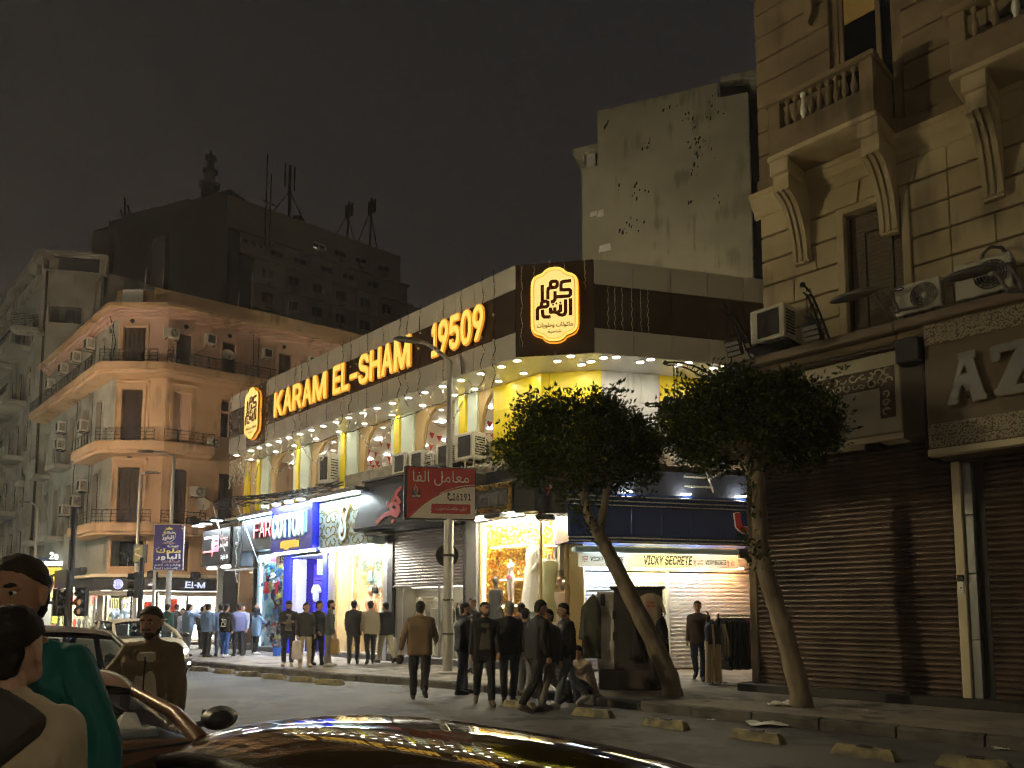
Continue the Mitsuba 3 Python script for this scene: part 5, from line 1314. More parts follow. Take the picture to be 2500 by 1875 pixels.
def balcony(a0, a1, label_bal=None):
    k = add(STONE, 'balcony', FS.box(a0, a1, 9.56, 9.66, 0.0, 0.93, 0.02), 'm_stone', label=label_bal)
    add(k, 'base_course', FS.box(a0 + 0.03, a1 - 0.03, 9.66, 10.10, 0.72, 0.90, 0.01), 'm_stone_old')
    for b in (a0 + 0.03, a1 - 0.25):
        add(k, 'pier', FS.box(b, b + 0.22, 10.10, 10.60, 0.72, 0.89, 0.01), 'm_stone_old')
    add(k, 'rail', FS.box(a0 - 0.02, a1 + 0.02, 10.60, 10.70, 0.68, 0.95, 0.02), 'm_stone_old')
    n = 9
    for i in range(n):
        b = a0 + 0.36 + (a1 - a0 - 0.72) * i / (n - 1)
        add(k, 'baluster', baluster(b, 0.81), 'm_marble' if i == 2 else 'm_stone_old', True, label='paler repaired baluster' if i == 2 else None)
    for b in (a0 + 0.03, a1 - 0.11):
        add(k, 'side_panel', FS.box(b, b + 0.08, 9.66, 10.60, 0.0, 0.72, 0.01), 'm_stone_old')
        add(k, 'side_rail', FS.box(b - 0.04, b + 0.12, 10.60, 10.70, 0.0, 0.68, 0.02), 'm_stone_old')
    return k


balcony(1.28, 3.15)
balcony(4.20, 7.0)
for a0, a1 in ((1.34, 1.62), (2.86, 3.14), (4.38, 4.66)):
    bracket(a0, a1)
# shutters and window of the two floors
k = add(STONE, 'window', FS.box(2.23, 3.17, 10.0, 13.4, -0.24, -0.22), 'm_black')
add(k, 'frame', FS.prism(sbox(2.23, 10.0, 3.17, 13.4).difference(sbox(2.30, 10.0, 2.86, 13.3)).difference(sbox(2.94, 10.0, 3.11, 13.3)), -0.20, -0.12), 'm_stone_old')
add(k, 'pane', FS.sheet(2.30, 2.86, 10.0, 12.2, -0.17), 'm_tint')
add(k, 'pane', FS.sheet(2.94, 3.11, 10.0, 13.3, -0.17), 'm_tint')
add(k, 'shade', FS.box(2.32, 2.86, 12.2, 13.3, -0.16, -0.14), 'm_gold_wood')
k = add(STONE, 'shuttered_door', FS.box(2.25, 3.17, 6.15, 8.55, -0.22, -0.20), 'm_ac_dark')
for j in range(58):
    add(k, 'slat', FS.box(2.27, 3.15, 6.18 + 0.0405 * j, 6.212 + 0.0405 * j, -0.20, -0.185 + 0.008 * (j % 2), 0.003), "m_slat" if j else 'm_ac_dark')
add(k, 'leaf_frame', FS.prism(sbox(2.5, 6.16, 2.97, 8.20).difference(sbox(2.525, 6.16, 2.945, 8.175)), -0.185, -0.165), 'm_iron')
for a0, a1, h0, h1 in ((2.10, 2.23, 6.15, 8.68), (3.17, 3.30, 6.15, 8.68), (2.10, 3.30, 8.56, 8.68)):
    add(STONE, 'door_surround', FS.box(a0, a1, h0, h1, -0.1, 0.06, 0.015), 'm_stone')
for a0 in (2.18, 2.62, 3.10):
    add(STONE, 'keystone', FS.prism(Polygon([(a0, 8.70), (a0 + 0.28, 8.70), (a0 + 0.34, 9.08), (a0 - 0.06, 9.08)]), -0.05, 0.05), 'm_stone')
add(STONE, 'carved_console', FS.prism(Polygon([(1.68, 13.1), (1.88, 13.1), (1.86, 12.55), (1.78, 12.40), (1.72, 12.55)]), 0.0, 0.16), 'm_stone_old')
# plinth, roller shutters, piers
add(STONE, 'plinth', FS.box(0.08, WE, 0.14, 0.29, -0.5, 0.32, 0.015), M('plinth', (0.035, 0.032, 0.03), 0.4))
add(STONE, 'corner_post', FS.box(0.22, 0.36, 0.29, 5.3, -0.6, 0.02, 0.01), 'm_stone_old')
add(STONE, 'flank_wall', FS.box(0.28, 0.38, 0.29, 5.3, -8, -0.6), 'm_shutter')
add(STONE, 'flank_wall', FS.box(W0 - 0.0, W0 + 0.1, 5.3, 16, -8, -0.11), 'm_stone_old')


def slat_profile(hh, p):
    return Polygon([(-0.01, hh), (-0.01, hh + p), (0.004, hh + p * 0.97), (0.022, hh + p * 0.62), (0.024, hh + p * 0.36), (0.010, hh + p * 0.06), (0.0, hh)])


for name, a0, a1, top, lab in (('roller_shutter', 0.38, 3.73, 4.50, 'wide closed dark brown roller shutter behind the leaning right hand tree'), ('roller_shutter', 4.14, WE, 4.0, 'closed dark brown roller shutter at the right edge under the lettered board')):
    k = thing(name, lab, 'roller shutter')
    p = 0.092
    n = int((top - 0.36) / p)
    for j in range(n):
        m = extrude(slat_profile(0.36 + p * j, p), a1 - a0)
        v = np.array(m.vertices)
        bow = rnd.uniform(-0.0025, 0.0025)
        add(k, 'slat', FS.put(trimesh.Trimesh(np.c_[a0 + v[:, 2], v[:, 1], v[:, 0] - 0.02 + bow], m.faces, process=False)), 'm_shutter')
    add(k, 'bottom_bar', FS.box(a0, a1, 0.295, 0.355, -0.03, 0.012, 0.006), 'm_shutter')
add(STONE, 'pier', FS.box(3.74, 3.86, 0.29, 3.90, -0.1, 0.16, 0.008), 'm_cream')
for h0, h1 in ((0.29, 1.16), (1.17, 2.16), (2.17, 3.06), (3.07, 3.88)):
    add(STONE, 'pier_panel', FS.box(3.88, 4.0, h0, h1, -0.1, 0.10, 0.006), 'm_steel')
add(STONE, 'jamb', FS.box(4.0, 4.13, 0.29, 3.9, -0.3, -0.02), 'm_black')
k = thing('switch_box', 'small white key switch with black cap on the cream pier between the shutters', 'switch')
add(k, 'plate', FS.box(3.765, 3.835, 1.86, 2.05, 0.162, 0.18, 0.008), 'm_white')
add(k, 'cap', FS.box(3.755, 3.845, 2.05, 2.15, 0.162, 0.21, 0.012), 'm_black')
add(k, 'keyhole', FS.prism(Point(3.80, 1.95).buffer(0.012), 0.180, 0.184), 'm_black')
# ledge over the shops and the sign boards
for a0, a1, o1 in ((0.55, 3.22, 0.80), (3.22, 7.0, 0.82)):
    add(STONE, 'ledge', FS.box(a0, a1, 5.98, 6.14, -0.1, o1, 0.02), M('ledge', (0.22, 0.165, 0.12), 0.6))
    add(STONE, 'ledge_moulding', FS.box(a0, a1, 5.84, 5.97, -0.1, o1 - 0.14, 0.03), 'm_stone_old')
    add(STONE, 'ledge_soffit', FS.box(a0, a1, 5.78, 5.835, -0.1, o1 - 0.2, 0.01), 'm_brown_panel')
k = thing('shop_sign', 'pale sign board with carved brown corner scrollwork, partly behind the tree', 'sign')
add(k, 'board', FS.box(0.60, 3.19, 4.45, 5.77, -0.1, 0.50, 0.02), M('board_pale', (0.50, 0.45, 0.33), 0.55))
add(k, 'carved_band', FS.box(0.75, 3.10, 5.20, 5.53, 0.50, 0.515), M('carved', (0.10, 0.06, 0.04), 0.6))
add(k, 'carved_band', FS.box(2.87, 3.10, 4.69, 5.199, 0.50, 0.515), 'm_carved')


def curls(x0, x1, y0, y1, pitch, r, seed):
    q = random.Random(seed)
    out = []
    y = y0 + pitch * 0.5
    while y < y1:
        x = x0 + pitch * 0.5
        while x < x1:
            t = np.linspace(0, q.uniform(3.2, 5.2), 12)
            ph, sg = q.uniform(0, 6.28), q.choice((-1, 1))
            rr = pitch * q.uniform(0.34, 0.55)
            out.append(LineString([(x + rr * (1 - 0.10 * e) * math.cos(sg * e + ph), y + rr * (1 - 0.10 * e) * math.sin(sg * e + ph)) for e in t]).buffer(r, quad_segs=3))
            if q.random() < 0.55:
                out.append(LineString([(x + rr * math.cos(ph), y + rr * math.sin(ph)), (x + rr * math.cos(ph) + pitch * q.uniform(-.6, .6), y + rr * math.sin(ph) + pitch * q.uniform(-.6, .6))]).buffer(r, quad_segs=3))
            x += pitch * q.uniform(0.8, 1.1)
        y += pitch
    return union_all(out).intersection(sbox(x0, y0, x1, y1)).simplify(r * 0.15)


add(k, 'scrollwork', FS.prism(union_all([curls(0.77, 3.08, 5.22, 5.51, 0.145, 0.0125, 3), curls(2.89, 3.08, 4.71, 5.2, 0.15, 0.0125, 4)]), 0.515, 0.527), 'm_board_pale')
add(k, 'valance', FS.box(0.60, 3.3, 4.34, 4.44, 0.0, 0.44, 0.01), 'm_cream')
add(k, 'box_lamp', FS.box(2.55, 2.80, 4.24, 4.335, 0.1, 0.40, 0.01), 'm_black')
add(STONE, 'sign_pier', FS.box(3.21, 3.54, 4.30, 5.98, -0.1, 0.56, 0.01), M('pier_brown', (0.075, 0.055, 0.045), 0.5))
add(STONE, 'sign_pier', FS.box(3.54, 3.60, 3.92, 5.98, -0.1, 0.62, 0.006), 'm_black')
k = thing('junction_box', 'black box on the brown pier beside the lettered board', 'box')
scene[k] = mikit.ply(FS.box(3.24, 3.58, 5.42, 5.80, 0.57, 0.86, 0.02), 'm_near_black')
k = thing('shop_sign', 'brown board with silver letters AZ between bands of raised ornament, right edge', 'sign')
add(k, 'board', FS.box(3.61, 7.0, 3.95, 6.0, -0.1, 0.70, 0.01), M('board_brown', (0.17, 0.13, 0.085), 0.4))
for h0, h1, sd in ((5.63, 5.99, 8), (4.04, 4.42, 9)):
    add(k, 'ornament_ground', FS.box(3.61, 7.0, h0, h1, 0.70, 0.712), 'm_board_brown')
    add(k, 'ornament', FS.prism(curls(3.62, 5.6, h0 + 0.01, h1 - 0.01, 0.062, 0.0095, sd), 0.712, 0.724), 'm_champagne')
add(k, 'lower_lip', FS.box(3.60, 7.0, 3.93, 4.03, 0.55, 0.74, 0.006), 'm_cream')
LA = Polygon([(0.5, 6.3), (3.9, 8.7), (4.3, 8.4), (3.9, 8.05), (5.2, 1.3), (4.4, 0.6), (1.9, 0.2), (1.9, 0.55), (3.0, 0.9), (2.3, 4.2), (1.9, 3.2), (1.4, 4.3), (0.9, 4.5), (0.1, 3.6), (-0.5, 1.6), (-0.2, 0.3), (-0.9, -0.2), (-1.2, 0.6), (-0.6, 3.6), (0.3, 5.4), (0.4, 7.0)])
g = union_all([LineString([(0.2, 0), (0.9, 2.2), (1.9, 5.0)]).buffer(0.42, cap_style=2), LineString([(1.9, 5.2), (3.2, 0.1)]).buffer(0.62, cap_style=2), LineString([(1.1, 5.1), (2.9, 5.1)]).buffer(0.3, cap_style=2), LineString([(0.8, 2.0), (1.6, 2.4), (2.6, 2.2)]).buffer(0.35), Polygon([(1.5, 2.1), (2.3, 2.1), (1.9, 1.2)]), LineString([(-0.1, 0.05), (0.7, 0.15)]).buffer(0.18), LineString([(2.6, 0.2), (3.9, 0.25)]).buffer(0.24, cap_style=2)])
g = g.difference(Polygon([(1.1, 2.9), (2.2, 3.1), (1.75, 4.3)]))
gz = union_all([LineString([(0.25, 4.0), (0.25, 4.9), (3.3, 5.1)]).buffer(0.32, join_style=1), LineString([(2.9, 4.9), (0.9, 0.5)]).buffer(0.62, cap_style=2), LineString([(0.4, 0.35), (3.6, 0.35)]).buffer(0.36), LineString([(3.6, 0.35), (3.9, 1.2), (3.3, 1.7), (2.8, 1.4)]).buffer(0.30)])
for gg, b0, b1, h0, h1 in ((g, 3.93, 4.42, 4.64, 5.38), (gz, 4.52, 5.15, 4.66, 5.40)):
    q = fit(gg, b0, h0, b1, h1)
    b = add(k, 'letter', FS.prism(q, 0.76, 0.82), 'm_steel')
    add(b, 'rim', FS.prism(q.buffer(0.012).difference(q.buffer(0.001)), 0.76, 0.825), 'm_champagne')
    add(b, 'stud', FS.tube([((b0 + b1) / 2, h0 + 0.1, 0.70), ((b0 + b1) / 2, h0 + 0.1, 0.76)], 0.012), 'm_iron')
# air conditioners on the ledge of the stone building
k = ac(FS, 1.03, 6.44, 0.62, AC_BOX, 'cream boxy air conditioner at the left end of the stone building ledge', scale=1.02, rot=-4)
add(k, 'shelf', FS.box(0.62, 1.45, 6.34, 6.38, 0.0, 0.70, 0.01), 'm_iron')
k = ac(FS, 3.52, 6.26, 0.60, AC_CARRIER, 'round fan air conditioner just right of the shuttered door', scale=0.76)
add(k, 'badge', FS.prism(affinity.scale(Point(3.27, 6.70).buffer(1), 0.07, 0.032), 0.602, 0.610), M('badge_blue', (0.03, 0.05, 0.14), 0.4))
add(k, 'badge_mark', FS.prism(affinity.scale(Point(3.27, 6.70).buffer(1), 0.045, 0.009), 0.6105, 0.614), 'm_white')
k = ac(FS, 4.42, 6.26, 0.60, AC_CARRIER, 'round fan air conditioner with looped black hose, farthest right on the ledge', scale=0.86)
add(k, 'hose', FS.tube([(4.3, 6.85, 0.2), (4.36, 7.02, 0.25), (4.48, 7.08, 0.3), (4.62, 7.02, 0.3), (4.70, 6.85, 0.25)], 0.025), 'm_black')
k = thing('cables', 'black pipes looping down the wall beside the left ledge air conditioner', 'cable')
for s in (0, 0.05, 0.1):
    add(k, 'pipe', FS.tube([(1.5 + s, 6.9, 0.1), (1.65 + s, 6.7, 0.12), (1.72 + s, 6.45, 0.12), (1.70 + s, 6.16, 0.2)], 0.016), 'm_black')
# wrought iron arms with chained floodlights
def iron_arm(a, o1, label, drop, tilt):
    k = thing('wrought_iron_arm', label, 'lamp arm')
    top = [(a, 6.20 + 0.72 * math.sin(t * PI / 2), 0.35 + o1 * t) for t in np.linspace(0, 1, 14)]
    low = [(a, 6.14 + 0.66 * math.sin(t * PI / 2) ** 1.4, 0.50 + (o1 - 0.15) * t) for t in np.linspace(0, 1, 14)]
    add(k, 'upper_bar', FS.tube(top, 0.018), 'm_iron')
    add(k, 'lower_bar', FS.tube(low, 0.016), 'm_iron')
    add(k, 'finial', FS.put(trimesh.creation.icosphere(2, 0.045).apply_translation([a, 6.92, 0.35 + o1 + 0.03])), 'm_iron', True)
    for i in range(5):
        t = 0.18 + 0.14 * i
        c = (0.42 + o1 * t, 6.17 + 0.69 * math.sin(t * PI / 2) ** 1.15)
        r = 0.075 - 0.008 * i
        add(k, 'scroll', FS.tube([(a, c[1] + r * (1 - 0.11 * e) * math.sin(e), c[0] + r * (1 - 0.11 * e) * math.cos(e)) for e in np.linspace(0, 7, 22)], 0.008, 5), 'm_iron')
    oe = 0.35 + o1 * 0.82
    he = 6.20 + 0.72 * math.sin(0.82 * PI / 2)
    f = thing('hanging_floodlight', label.replace('black wrought iron arm', 'floodlight chained to the iron arm'), 'floodlight')
    for da in (-0.03, 0.03):
        ms = []
        for i in range(int(drop / 0.045)):
            tor = trimesh.creation.torus(0.02, 0.005, 6, 4)
            tor.apply_transform(trimesh.transformations.rotation_matrix(PI / 2, [1, 0, 0] if i % 2 else [0, 1, 0]))
            tor.apply_translation(FS.at(a + da, he - 0.045 * i, oe))
            ms.append(tor)
        add(f, 'chain', cat(ms), 'm_iron')
    hd = cuboid(np.array([-0.15, -0.32, -0.05]), np.array([0.15, 0.0, 0.05]), 0.02)
    hd.apply_transform(trimesh.transformations.rotation_matrix(tilt, [1, 0, 0]))
    hd.apply_translation([a, he - drop, oe])
    add(f, 'housing', FS.put(hd), 'm_near_black')
    for i in range(3):
        ln = cuboid(np.array([-0.12, -0.29 + 0.09 * i, 0.051]), np.array([0.12, -0.23 + 0.09 * i, 0.058]))
        ln.apply_transform(trimesh.transformations.rotation_matrix(tilt, [1, 0, 0]))
        ln.apply_translation([a, he - drop, oe])
        add(f, 'reflector', FS.put(ln), 'm_steel')


iron_arm(2.05, 1.0, 'black wrought iron arm in front of the shuttered door', 0.55, 0.5)
iron_arm(0.70, 1.15, 'black wrought iron arm at the left end of the ledge before the first air conditioner', 0.5, 0.5)
k = thing('hanging_floodlight', 'black floodlight hanging from the ledge above the right tree crown', 'floodlight')
add(k, 'housing', FS.box(0.42, 0.72, 5.62, 6.02, 1.0, 1.14, 0.03), 'm_near_black')
add(k, 'hook', FS.tube([(0.57, 6.02, 1.07), (0.52, 6.2, 1.0), (0.6, 6.35, 0.95), (0.5, 6.5, 0.9)], 0.012), 'm_iron')
LN = Face(*st(9.0, 12.9)[:2], ALONG)      # arms on the lane corner, over the leaves
for a, h, o1, nm in ((0.55, 6.5, 1.7, 'upper'), (0.2, 5.75, 1.5, 'lower')):
    k = thing('wrought_iron_arm', f'{nm} wrought iron arm reaching over the lane in front of the yellow wall', 'lamp arm')
    base = FS.at(0.25, h - 0.75, 0.5)
    tip = FS.at(-1.05 - (0.45 if nm == 'lower' else 0), h, 0.75)
    n = 14
    up = [base + (tip - base) * np.array([t, t, 0]) + [0, 0, (tip - base)[2] * math.sin(t * PI / 2)] for t in np.linspace(0, 1, n)]
    lo = [base + (tip - base) * np.array([t, t, 0]) * 0.98 + [0, 0, -0.06 + (tip - base)[2] * math.sin(t * PI / 2) ** 1.5] for t in np.linspace(0, 1, n)]
    add(k, 'upper_bar', tube(up, 0.018), 'm_iron')
    add(k, 'lower_bar', tube(lo, 0.015), 'm_iron')
    add(k, 'finial', trimesh.creation.icosphere(2, 0.05).apply_translation(tip), 'm_iron', True)
    u = (tip - base) * [1, 1, 0]
    u /= np.linalg.norm(u)
    for i in range(6):
        c = (up[3 + i] + lo[3 + i]) / 2
        r = 0.075
        add(k, 'scroll', tube([c + u * r * (1 - 0.11 * e) * math.cos(e) + np.array([0, 0, r * (1 - 0.11 * e) * math.sin(e)]) for e in np.linspace(0, 7, 22)], 0.008, 5), 'm_iron')
    f = thing('hanging_floodlight', f'slotted floodlight chained to the {nm} arm over the lane', 'floodlight')
    c = up[-3]
    dl = 0.75 if nm == 'upper' else 0.65
    for s in (-0.03, 0.03):
        add(f, 'chain', tube([c + u * s, c + u * s - [0, 0, dl]], 0.010, 5), 'm_iron')
    hd = cuboid(np.array([-0.24, -0.06, -0.42]), np.array([0.24, 0.06, 0.0]), 0.02) if nm == 'upper' else cuboid(np.array([-0.12, -0.05, -0.40]), np.array([0.12, 0.05, 0.0]), 0.02)
    hd.apply_transform(trimesh.transformations.rotation_matrix(0.45, [0, 1, 0]))
    hd.apply_transform(trimesh.transformations.rotation_matrix(-0.6, [0, 0, 1]))
    hd.apply_translation(c - [0, 0, dl])
    add(f, 'housing', hd, 'm_near_black')
    for i in range(3):
        rf = cuboid(np.array([-0.09, -0.066, -0.35 + 0.11 * i]), np.array([0.09, -0.058, -0.29 + 0.11 * i]))
        rf.apply_transform(trimesh.transformations.rotation_matrix(0.45, [0, 1, 0]))
        rf.apply_transform(trimesh.transformations.rotation_matrix(-0.6, [0, 0, 1]))
        rf.apply_translation(c - [0, 0, dl])
        add(f, 'reflector', rf, 'm_steel')
# two street light heads on bent brackets, unlit
for a, h, lab in ((2.72, 6.62, 'grey street light head on a bent bracket in front of the shuttered door'), (4.35, 6.45, 'grey street light head on a bent bracket before the right hand air conditioners')):
    k = thing('street_light_head', lab, 'street light')
    hd = trimesh.creation.icosphere(3, 1.0)
    hd.apply_scale([0.38, 0.075, 0.15])
    v = np.array(hd.vertices)
    v[:, 1] *= np.where(v[:, 1] < 0, 0.6, 1.0)
    hd = trimesh.Trimesh(v + [a, h, 1.05], hd.faces, process=False)
    add(k, 'head', FS.put(hd), M('lamp_grey', (0.13, 0.12, 0.11), 0.5), True)
    add(k, 'bracket', FS.tube([(a + 0.30, h + 0.02, 1.05), (a + 0.50, h, 1.02), (a + 0.62, h - 0.38, 0.9), (a + 0.95, h - 0.36, 0.8)], 0.03, 8), 'm_lamp_grey')
    add(k, 'bracket', FS.tube([(a + 0.30, h - 0.02, 1.0), (a + 0.45, h - 0.36, 0.9), (a + 0.62, h - 0.38, 0.85)], 0.026, 8), 'm_lamp_grey')

# ------------------------------------------------------------------ salmon corner building across the side street
SAL = thing('salmon_building', 'salmon plastered corner block with wrap-around balconies, dark shutters and lit shops below', 'building')
SHW = (0.42, 0.40, 0.37)


def planks(k, F, a0, a1, h0, h1, o, mat, n, name='plank'):
    w = (a1 - a0) / n
    for i in range(n):
        add(k, name, F.box(a0 + w * i + 0.008, a0 + w * (i + 1) - 0.008, h0, h1, o, o + 0.03 + 0.008 * (i % 2), 0.006), mat)


def opening(P, F, a0, a1, h0, h1, mat='m_wood_dark', n=5, sur=None, hood=False, name='shutter_door', glass=False):
    """a shuttered or glazed opening in a recess, with its surround"""
    k = add(P, name, F.box(a0, a1, h0, h1, -0.28, -0.24), 'm_black')
    if glass:
        add(k, 'frame', F.prism(sbox(a0, h0, a1, h1).difference(union_all([sbox(a0 + .06, h0 + .06, (a0 + a1) / 2 - .03, h0 + (h1 - h0) * .66), sbox((a0 + a1) / 2 + .03, h0 + .06, a1 - .06, h0 + (h1 - h0) * .66), sbox(a0 + .06, h0 + (h1 - h0) * .72, (a0 + a1) / 2 - .03, h1 - .06), sbox((a0 + a1) / 2 + .03, h0 + (h1 - h0) * .72, a1 - .06, h1 - .06)])), -0.2, -0.12), 'm_wood_pink')
        add(k, 'pane', F.sheet(a0 + .05, a1 - .05, h0 + .05, h1 - .05, -0.16), 'm_tint')
    else:
        planks(k, F, a0, a1, h0, h1, -0.2, mat, n)
    if sur:
        s = 0.16
        add(k, 'surround', F.prism(sbox(a0 - s, h0, a1 + s, h1 + s).difference(sbox(a0, h0 - 0.1, a1, h1)), -0.02, 0.05), sur)
    if hood:
        add(k, 'hood', F.box(a0 - 0.35, a1 + 0.35, h1 + 0.34, h1 + 0.44, -0.02, 0.16, 0.02), sur)
        add(k, 'outer_surround', F.prism(sbox(a0 - 0.33, h0, a1 + 0.33, h1 + 0.34).difference(sbox(a0 - 0.24, h0 - 0.1, a1 + 0.24, h1 + 0.26)), -0.02, 0.03), sur)
    return k


def holed(P, F, a0, a1, h0, h1, mat, holes, name='wall', th=0.35, o=0.0):
    g = sbox(a0, h0, a1, h1)
    for x0, x1, y0, y1 in holes:
        g = g.difference(sbox(x0, y0, x1, y1))
    return add(P, name, F.prism(g, o - th, o), mat)


def railing(P, F, a0, a1, h, o, n, parent_name='railing'):
    k = add(P, parent_name, F.tube([(a0, h, o), (a1, h, o)], 0.022, 5), 'm_iron')
    for dz in (-0.18, -0.34, -0.52):
        add(k, 'bar', F.tube([(a0, h + dz, o), (a1, h + dz, o)], 0.013, 4), 'm_iron')
    for i in range(n + 1):
        a = a0 + (a1 - a0) * i / n
        add(k, 'post', F.tube([(a, h, o), (a, h - 0.62, o)], 0.018, 4), 'm_iron')
        if i < n and i % 2:
            add(k, 'post', F.tube([(a + 0.07, h, o), (a + 0.07, h - 0.62, o)], 0.014, 4), 'm_iron')
    return k


LV = [(5.45, 5.86), (9.42, 9.86), (13.43, 13.80)]     # balcony slabs
# chamfer
dC = [(0.25, 1.40, 13.85, 15.90), (0.35, 1.38, 9.95, 12.68), (0.34, 1.40, 5.95, 8.72), (0.14, 1.78, 3.80, 5.10)]
holed(SAL, SC, 0, 2.5, 3.3, 13.45, 'm_salmon', dC)
holed(SAL, SC, 0, 2.5, 13.45, 16.5, 'm_pink_wall', dC)
for (a0, a1, h0, h1), mt, hood in zip(dC[:3], ('m_wood_dark', 'm_wood_dark', 'm_wood_dark'), (False, True, True)):
    opening(SAL, SC, a0, a1, h0, h1, mt, 5 if h0 > 13 else (11 if h0 > 9 else 4), 'm_salmon', hood)
k = add(SAL, 'showroom_window', SC.box(0.14, 1.78, 3.80, 5.10, -0.9, -0.85), 'm_black')
add(k, 'frame', SC.prism(sbox(0.08, 3.74, 1.84, 5.16).difference(sbox(0.16, 3.82, 1.76, 5.08)), -0.05, 0.05), 'm_salmon')
add(k, 'pane', SC.sheet(0.16, 1.76, 3.82, 5.08, -0.1), 'm_tint')
for a in (0.5, 0.9, 1.3):
    add(k, 'suit', puffed(SC, shirt_poly(0.42, 0.6), a, 4.1, -0.7, 0.12), 'm_slate')
add(k, 'stand', SC.tube([(0.75, 3.82, -0.5), (0.75, 4.35, -0.5)], 0.02), 'm_steel')
# right face
dR = [(0.40, 1.13, 13.85, 15.70), (2.64, 3.32, 13.85, 15.72), (5.62, 6.32, 13.85, 15.70), (8.4, 9.1, 13.85, 15.70), (0.38, 1.22, 9.95, 12.64), (2.67, 3.6, 10.6, 12.60), (5.4, 6.3, 10.6, 12.60), (0.45, 1.17, 5.95, 8.72), (2.70, 3.45, 6.0, 8.72), (5.6, 6.4, 6.0, 8.72), (0.7, 1.4, 3.6, 5.1)]
holed(SAL, SR, 0, 22, 3.3, 13.45, 'm_salmon', dR)
holed(SAL, SR, 0, 22, 13.45, 16.5, 'm_pink_wall', dR)
for i, (a0, a1, h0, h1) in enumerate(dR):
    if i in (5, 6):
        opening(SAL, SR, a0, a1, h0, h1, sur='m_salmon', glass=True, name='window')
    else:
        opening(SAL, SR, a0, a1, h0, h1, 'm_wood_pink' if i == 4 else 'm_wood_dark', 2 if i == 4 else 4, 'm_pink_wall' if h0 > 13 else 'm_salmon', i == 4)
# left face along the street
dL = []
for h0, h1 in ((13.85, 15.9), (10.0, 12.6), (6.0, 8.7)):
    for a in (-2.9, -5.2, -7.8, -10.4, -13.0, -15.4):
        dL.append((a, a + 0.95, h0, h1))
holed(SAL, SL, -17, 0, 3.3, 16.5, 'm_pale_wall', dL)
for i, q in enumerate(dL):
    opening(SAL, SL, *q, 'm_wood_dark', 4, 'm_pale_wall', False)
# cornice, parapet, roof hut
fp = [SL.at(-17, 0, 0), SC.at(0, 0, 0), SC.at(2.5, 0, 0), SR.at(22, 0, 0)]
shape = Polygon([tuple(p[:2]) for p in fp + [SR.at(22, 0, -10), SL.at(-17, 0, -14)]])


def ring_slab(P, poly, grow, z0, z1, mat, name):
    m = extrude(poly.buffer(grow, join_style=2), z1 - z0)
    m.apply_translation([0, 0, z0])
    return add(P, name, m, mat)


for g_, z0, z1, mt in ((0.10, 16.35, 16.50, 'm_pink_wall'), (0.22, 16.50, 16.62, 'm_pink_wall'), (0.36, 16.62, 16.76, 'm_pink_wall'), (0.62, 16.76, 16.92, 'm_salmon')):
    ring_slab(SAL, shape, g_, z0, z1, mt, 'cornice')
for F, a0, a1 in ((SL, -17, -0.4), (SC, -0.35, 2.0), (SR, -0.6, 22)):
    add(SAL, 'parapet', F.box(a0, a1, 16.9, 17.92, -0.55, -0.30, 0.02), 'm_salmon' if F is not SL else 'm_pale_wall')
add(SAL, 'roof_panel', SC.box(-0.03, 1.02, 17.25, 17.95, -0.28, -0.24, 0.01), 'm_white', label='pale blank board on the roof parapet')
ring_slab(SAL, shape.buffer(-0.5), 0, 16.85, 16.9, 'm_grey_wall', 'roof')
for F, a, h in ((SC, 0.95, 1.3), (SR, 6.2, 1.0), (SR, 3.5, 0.9)):
    k = thing('roof_mast', 'thin mast on the salmon block parapet, ' + ('at the chamfer' if F is SC else 'farthest right' if a > 5 else 'middle one'), 'mast', 'thin masts on the salmon block')
    scene[k] = mikit.ply(F.tube([(a, 17.9, -0.5), (a + 0.05, 17.9 + h, -0.5)], 0.03, 5), 'm_pole')
# balcony slabs with railings round the corner
for i, (z0, z1) in enumerate(LV):
    rr = (1.9, 2.2, 22.0)[i]
    ll = (-3.5, -3.6, -13.4)[i]
    poly = Polygon([tuple(p[:2]) for p in (SL.at(ll, 0, 0.95), SL.at(-0.4, 0, 0.95), SC.at(-0.42 + 0.1, 0, 0.95), SC.at(2.42, 0, 0.95), SR.at(0.35 - 0.5, 0, 0.95), SR.at(rr, 0, 0.95), SR.at(rr, 0, -0.1), SC.at(2.5, 0, -0.1), SC.at(0, 0, -0.1), SL.at(ll, 0, -0.1))])
    m = extrude(poly.buffer(0), z1 - z0)
    m.apply_translation([0, 0, z0])
    add(SAL, 'balcony', m, 'm_salmon')
    m = extrude(poly.buffer(-0.12), 0.16)
    m.apply_translation([0, 0, z0 - 0.15])
    add(SAL, 'balcony_soffit', m, 'm_salmon')
    railing(SAL, SC, -0.40, 2.45, z1 + 0.62, 0.9, 6)
    railing(SAL, SR, -0.15, rr, z1 + 0.62, 0.9, max(4, int(rr * 1.6)))
    railing(SAL, SL, ll, -0.42, z1 + 0.62, 0.9, int(-ll * 1.8))
for a0, a1, z in ((-9.0, -7.2, 9.6), (-13.2, -11.6, 9.6), (-9.8, -7.9, 5.6), (-13.6, -12.0, 5.6), (-16.6, -15.0, 9.6)):
    k = add(SAL, 'small_balcony', SL.box(a0, a1, z, z + 0.25, 0, 0.9, 0.02), 'm_pale_wall')
    add(k, 'front', SL.box(a0, a1, z + 0.25, z + 1.1, 0.82, 0.88, 0.01), 'm_grey_wall')
for F, a, h in ((SC, 0.68, 16.2), (SR, 0.84, 16.08), (SR, 3.0, 16.08), (SR, 5.9, 16.08), (SR, 8.6, 16.08), (SL, -1.2, 16.0), (SC, 0.85, 9.25)):
    add(SAL, 'round_vent', F.disc(a, h, -0.02, 0.03, 0.11), 'm_ac_dark')
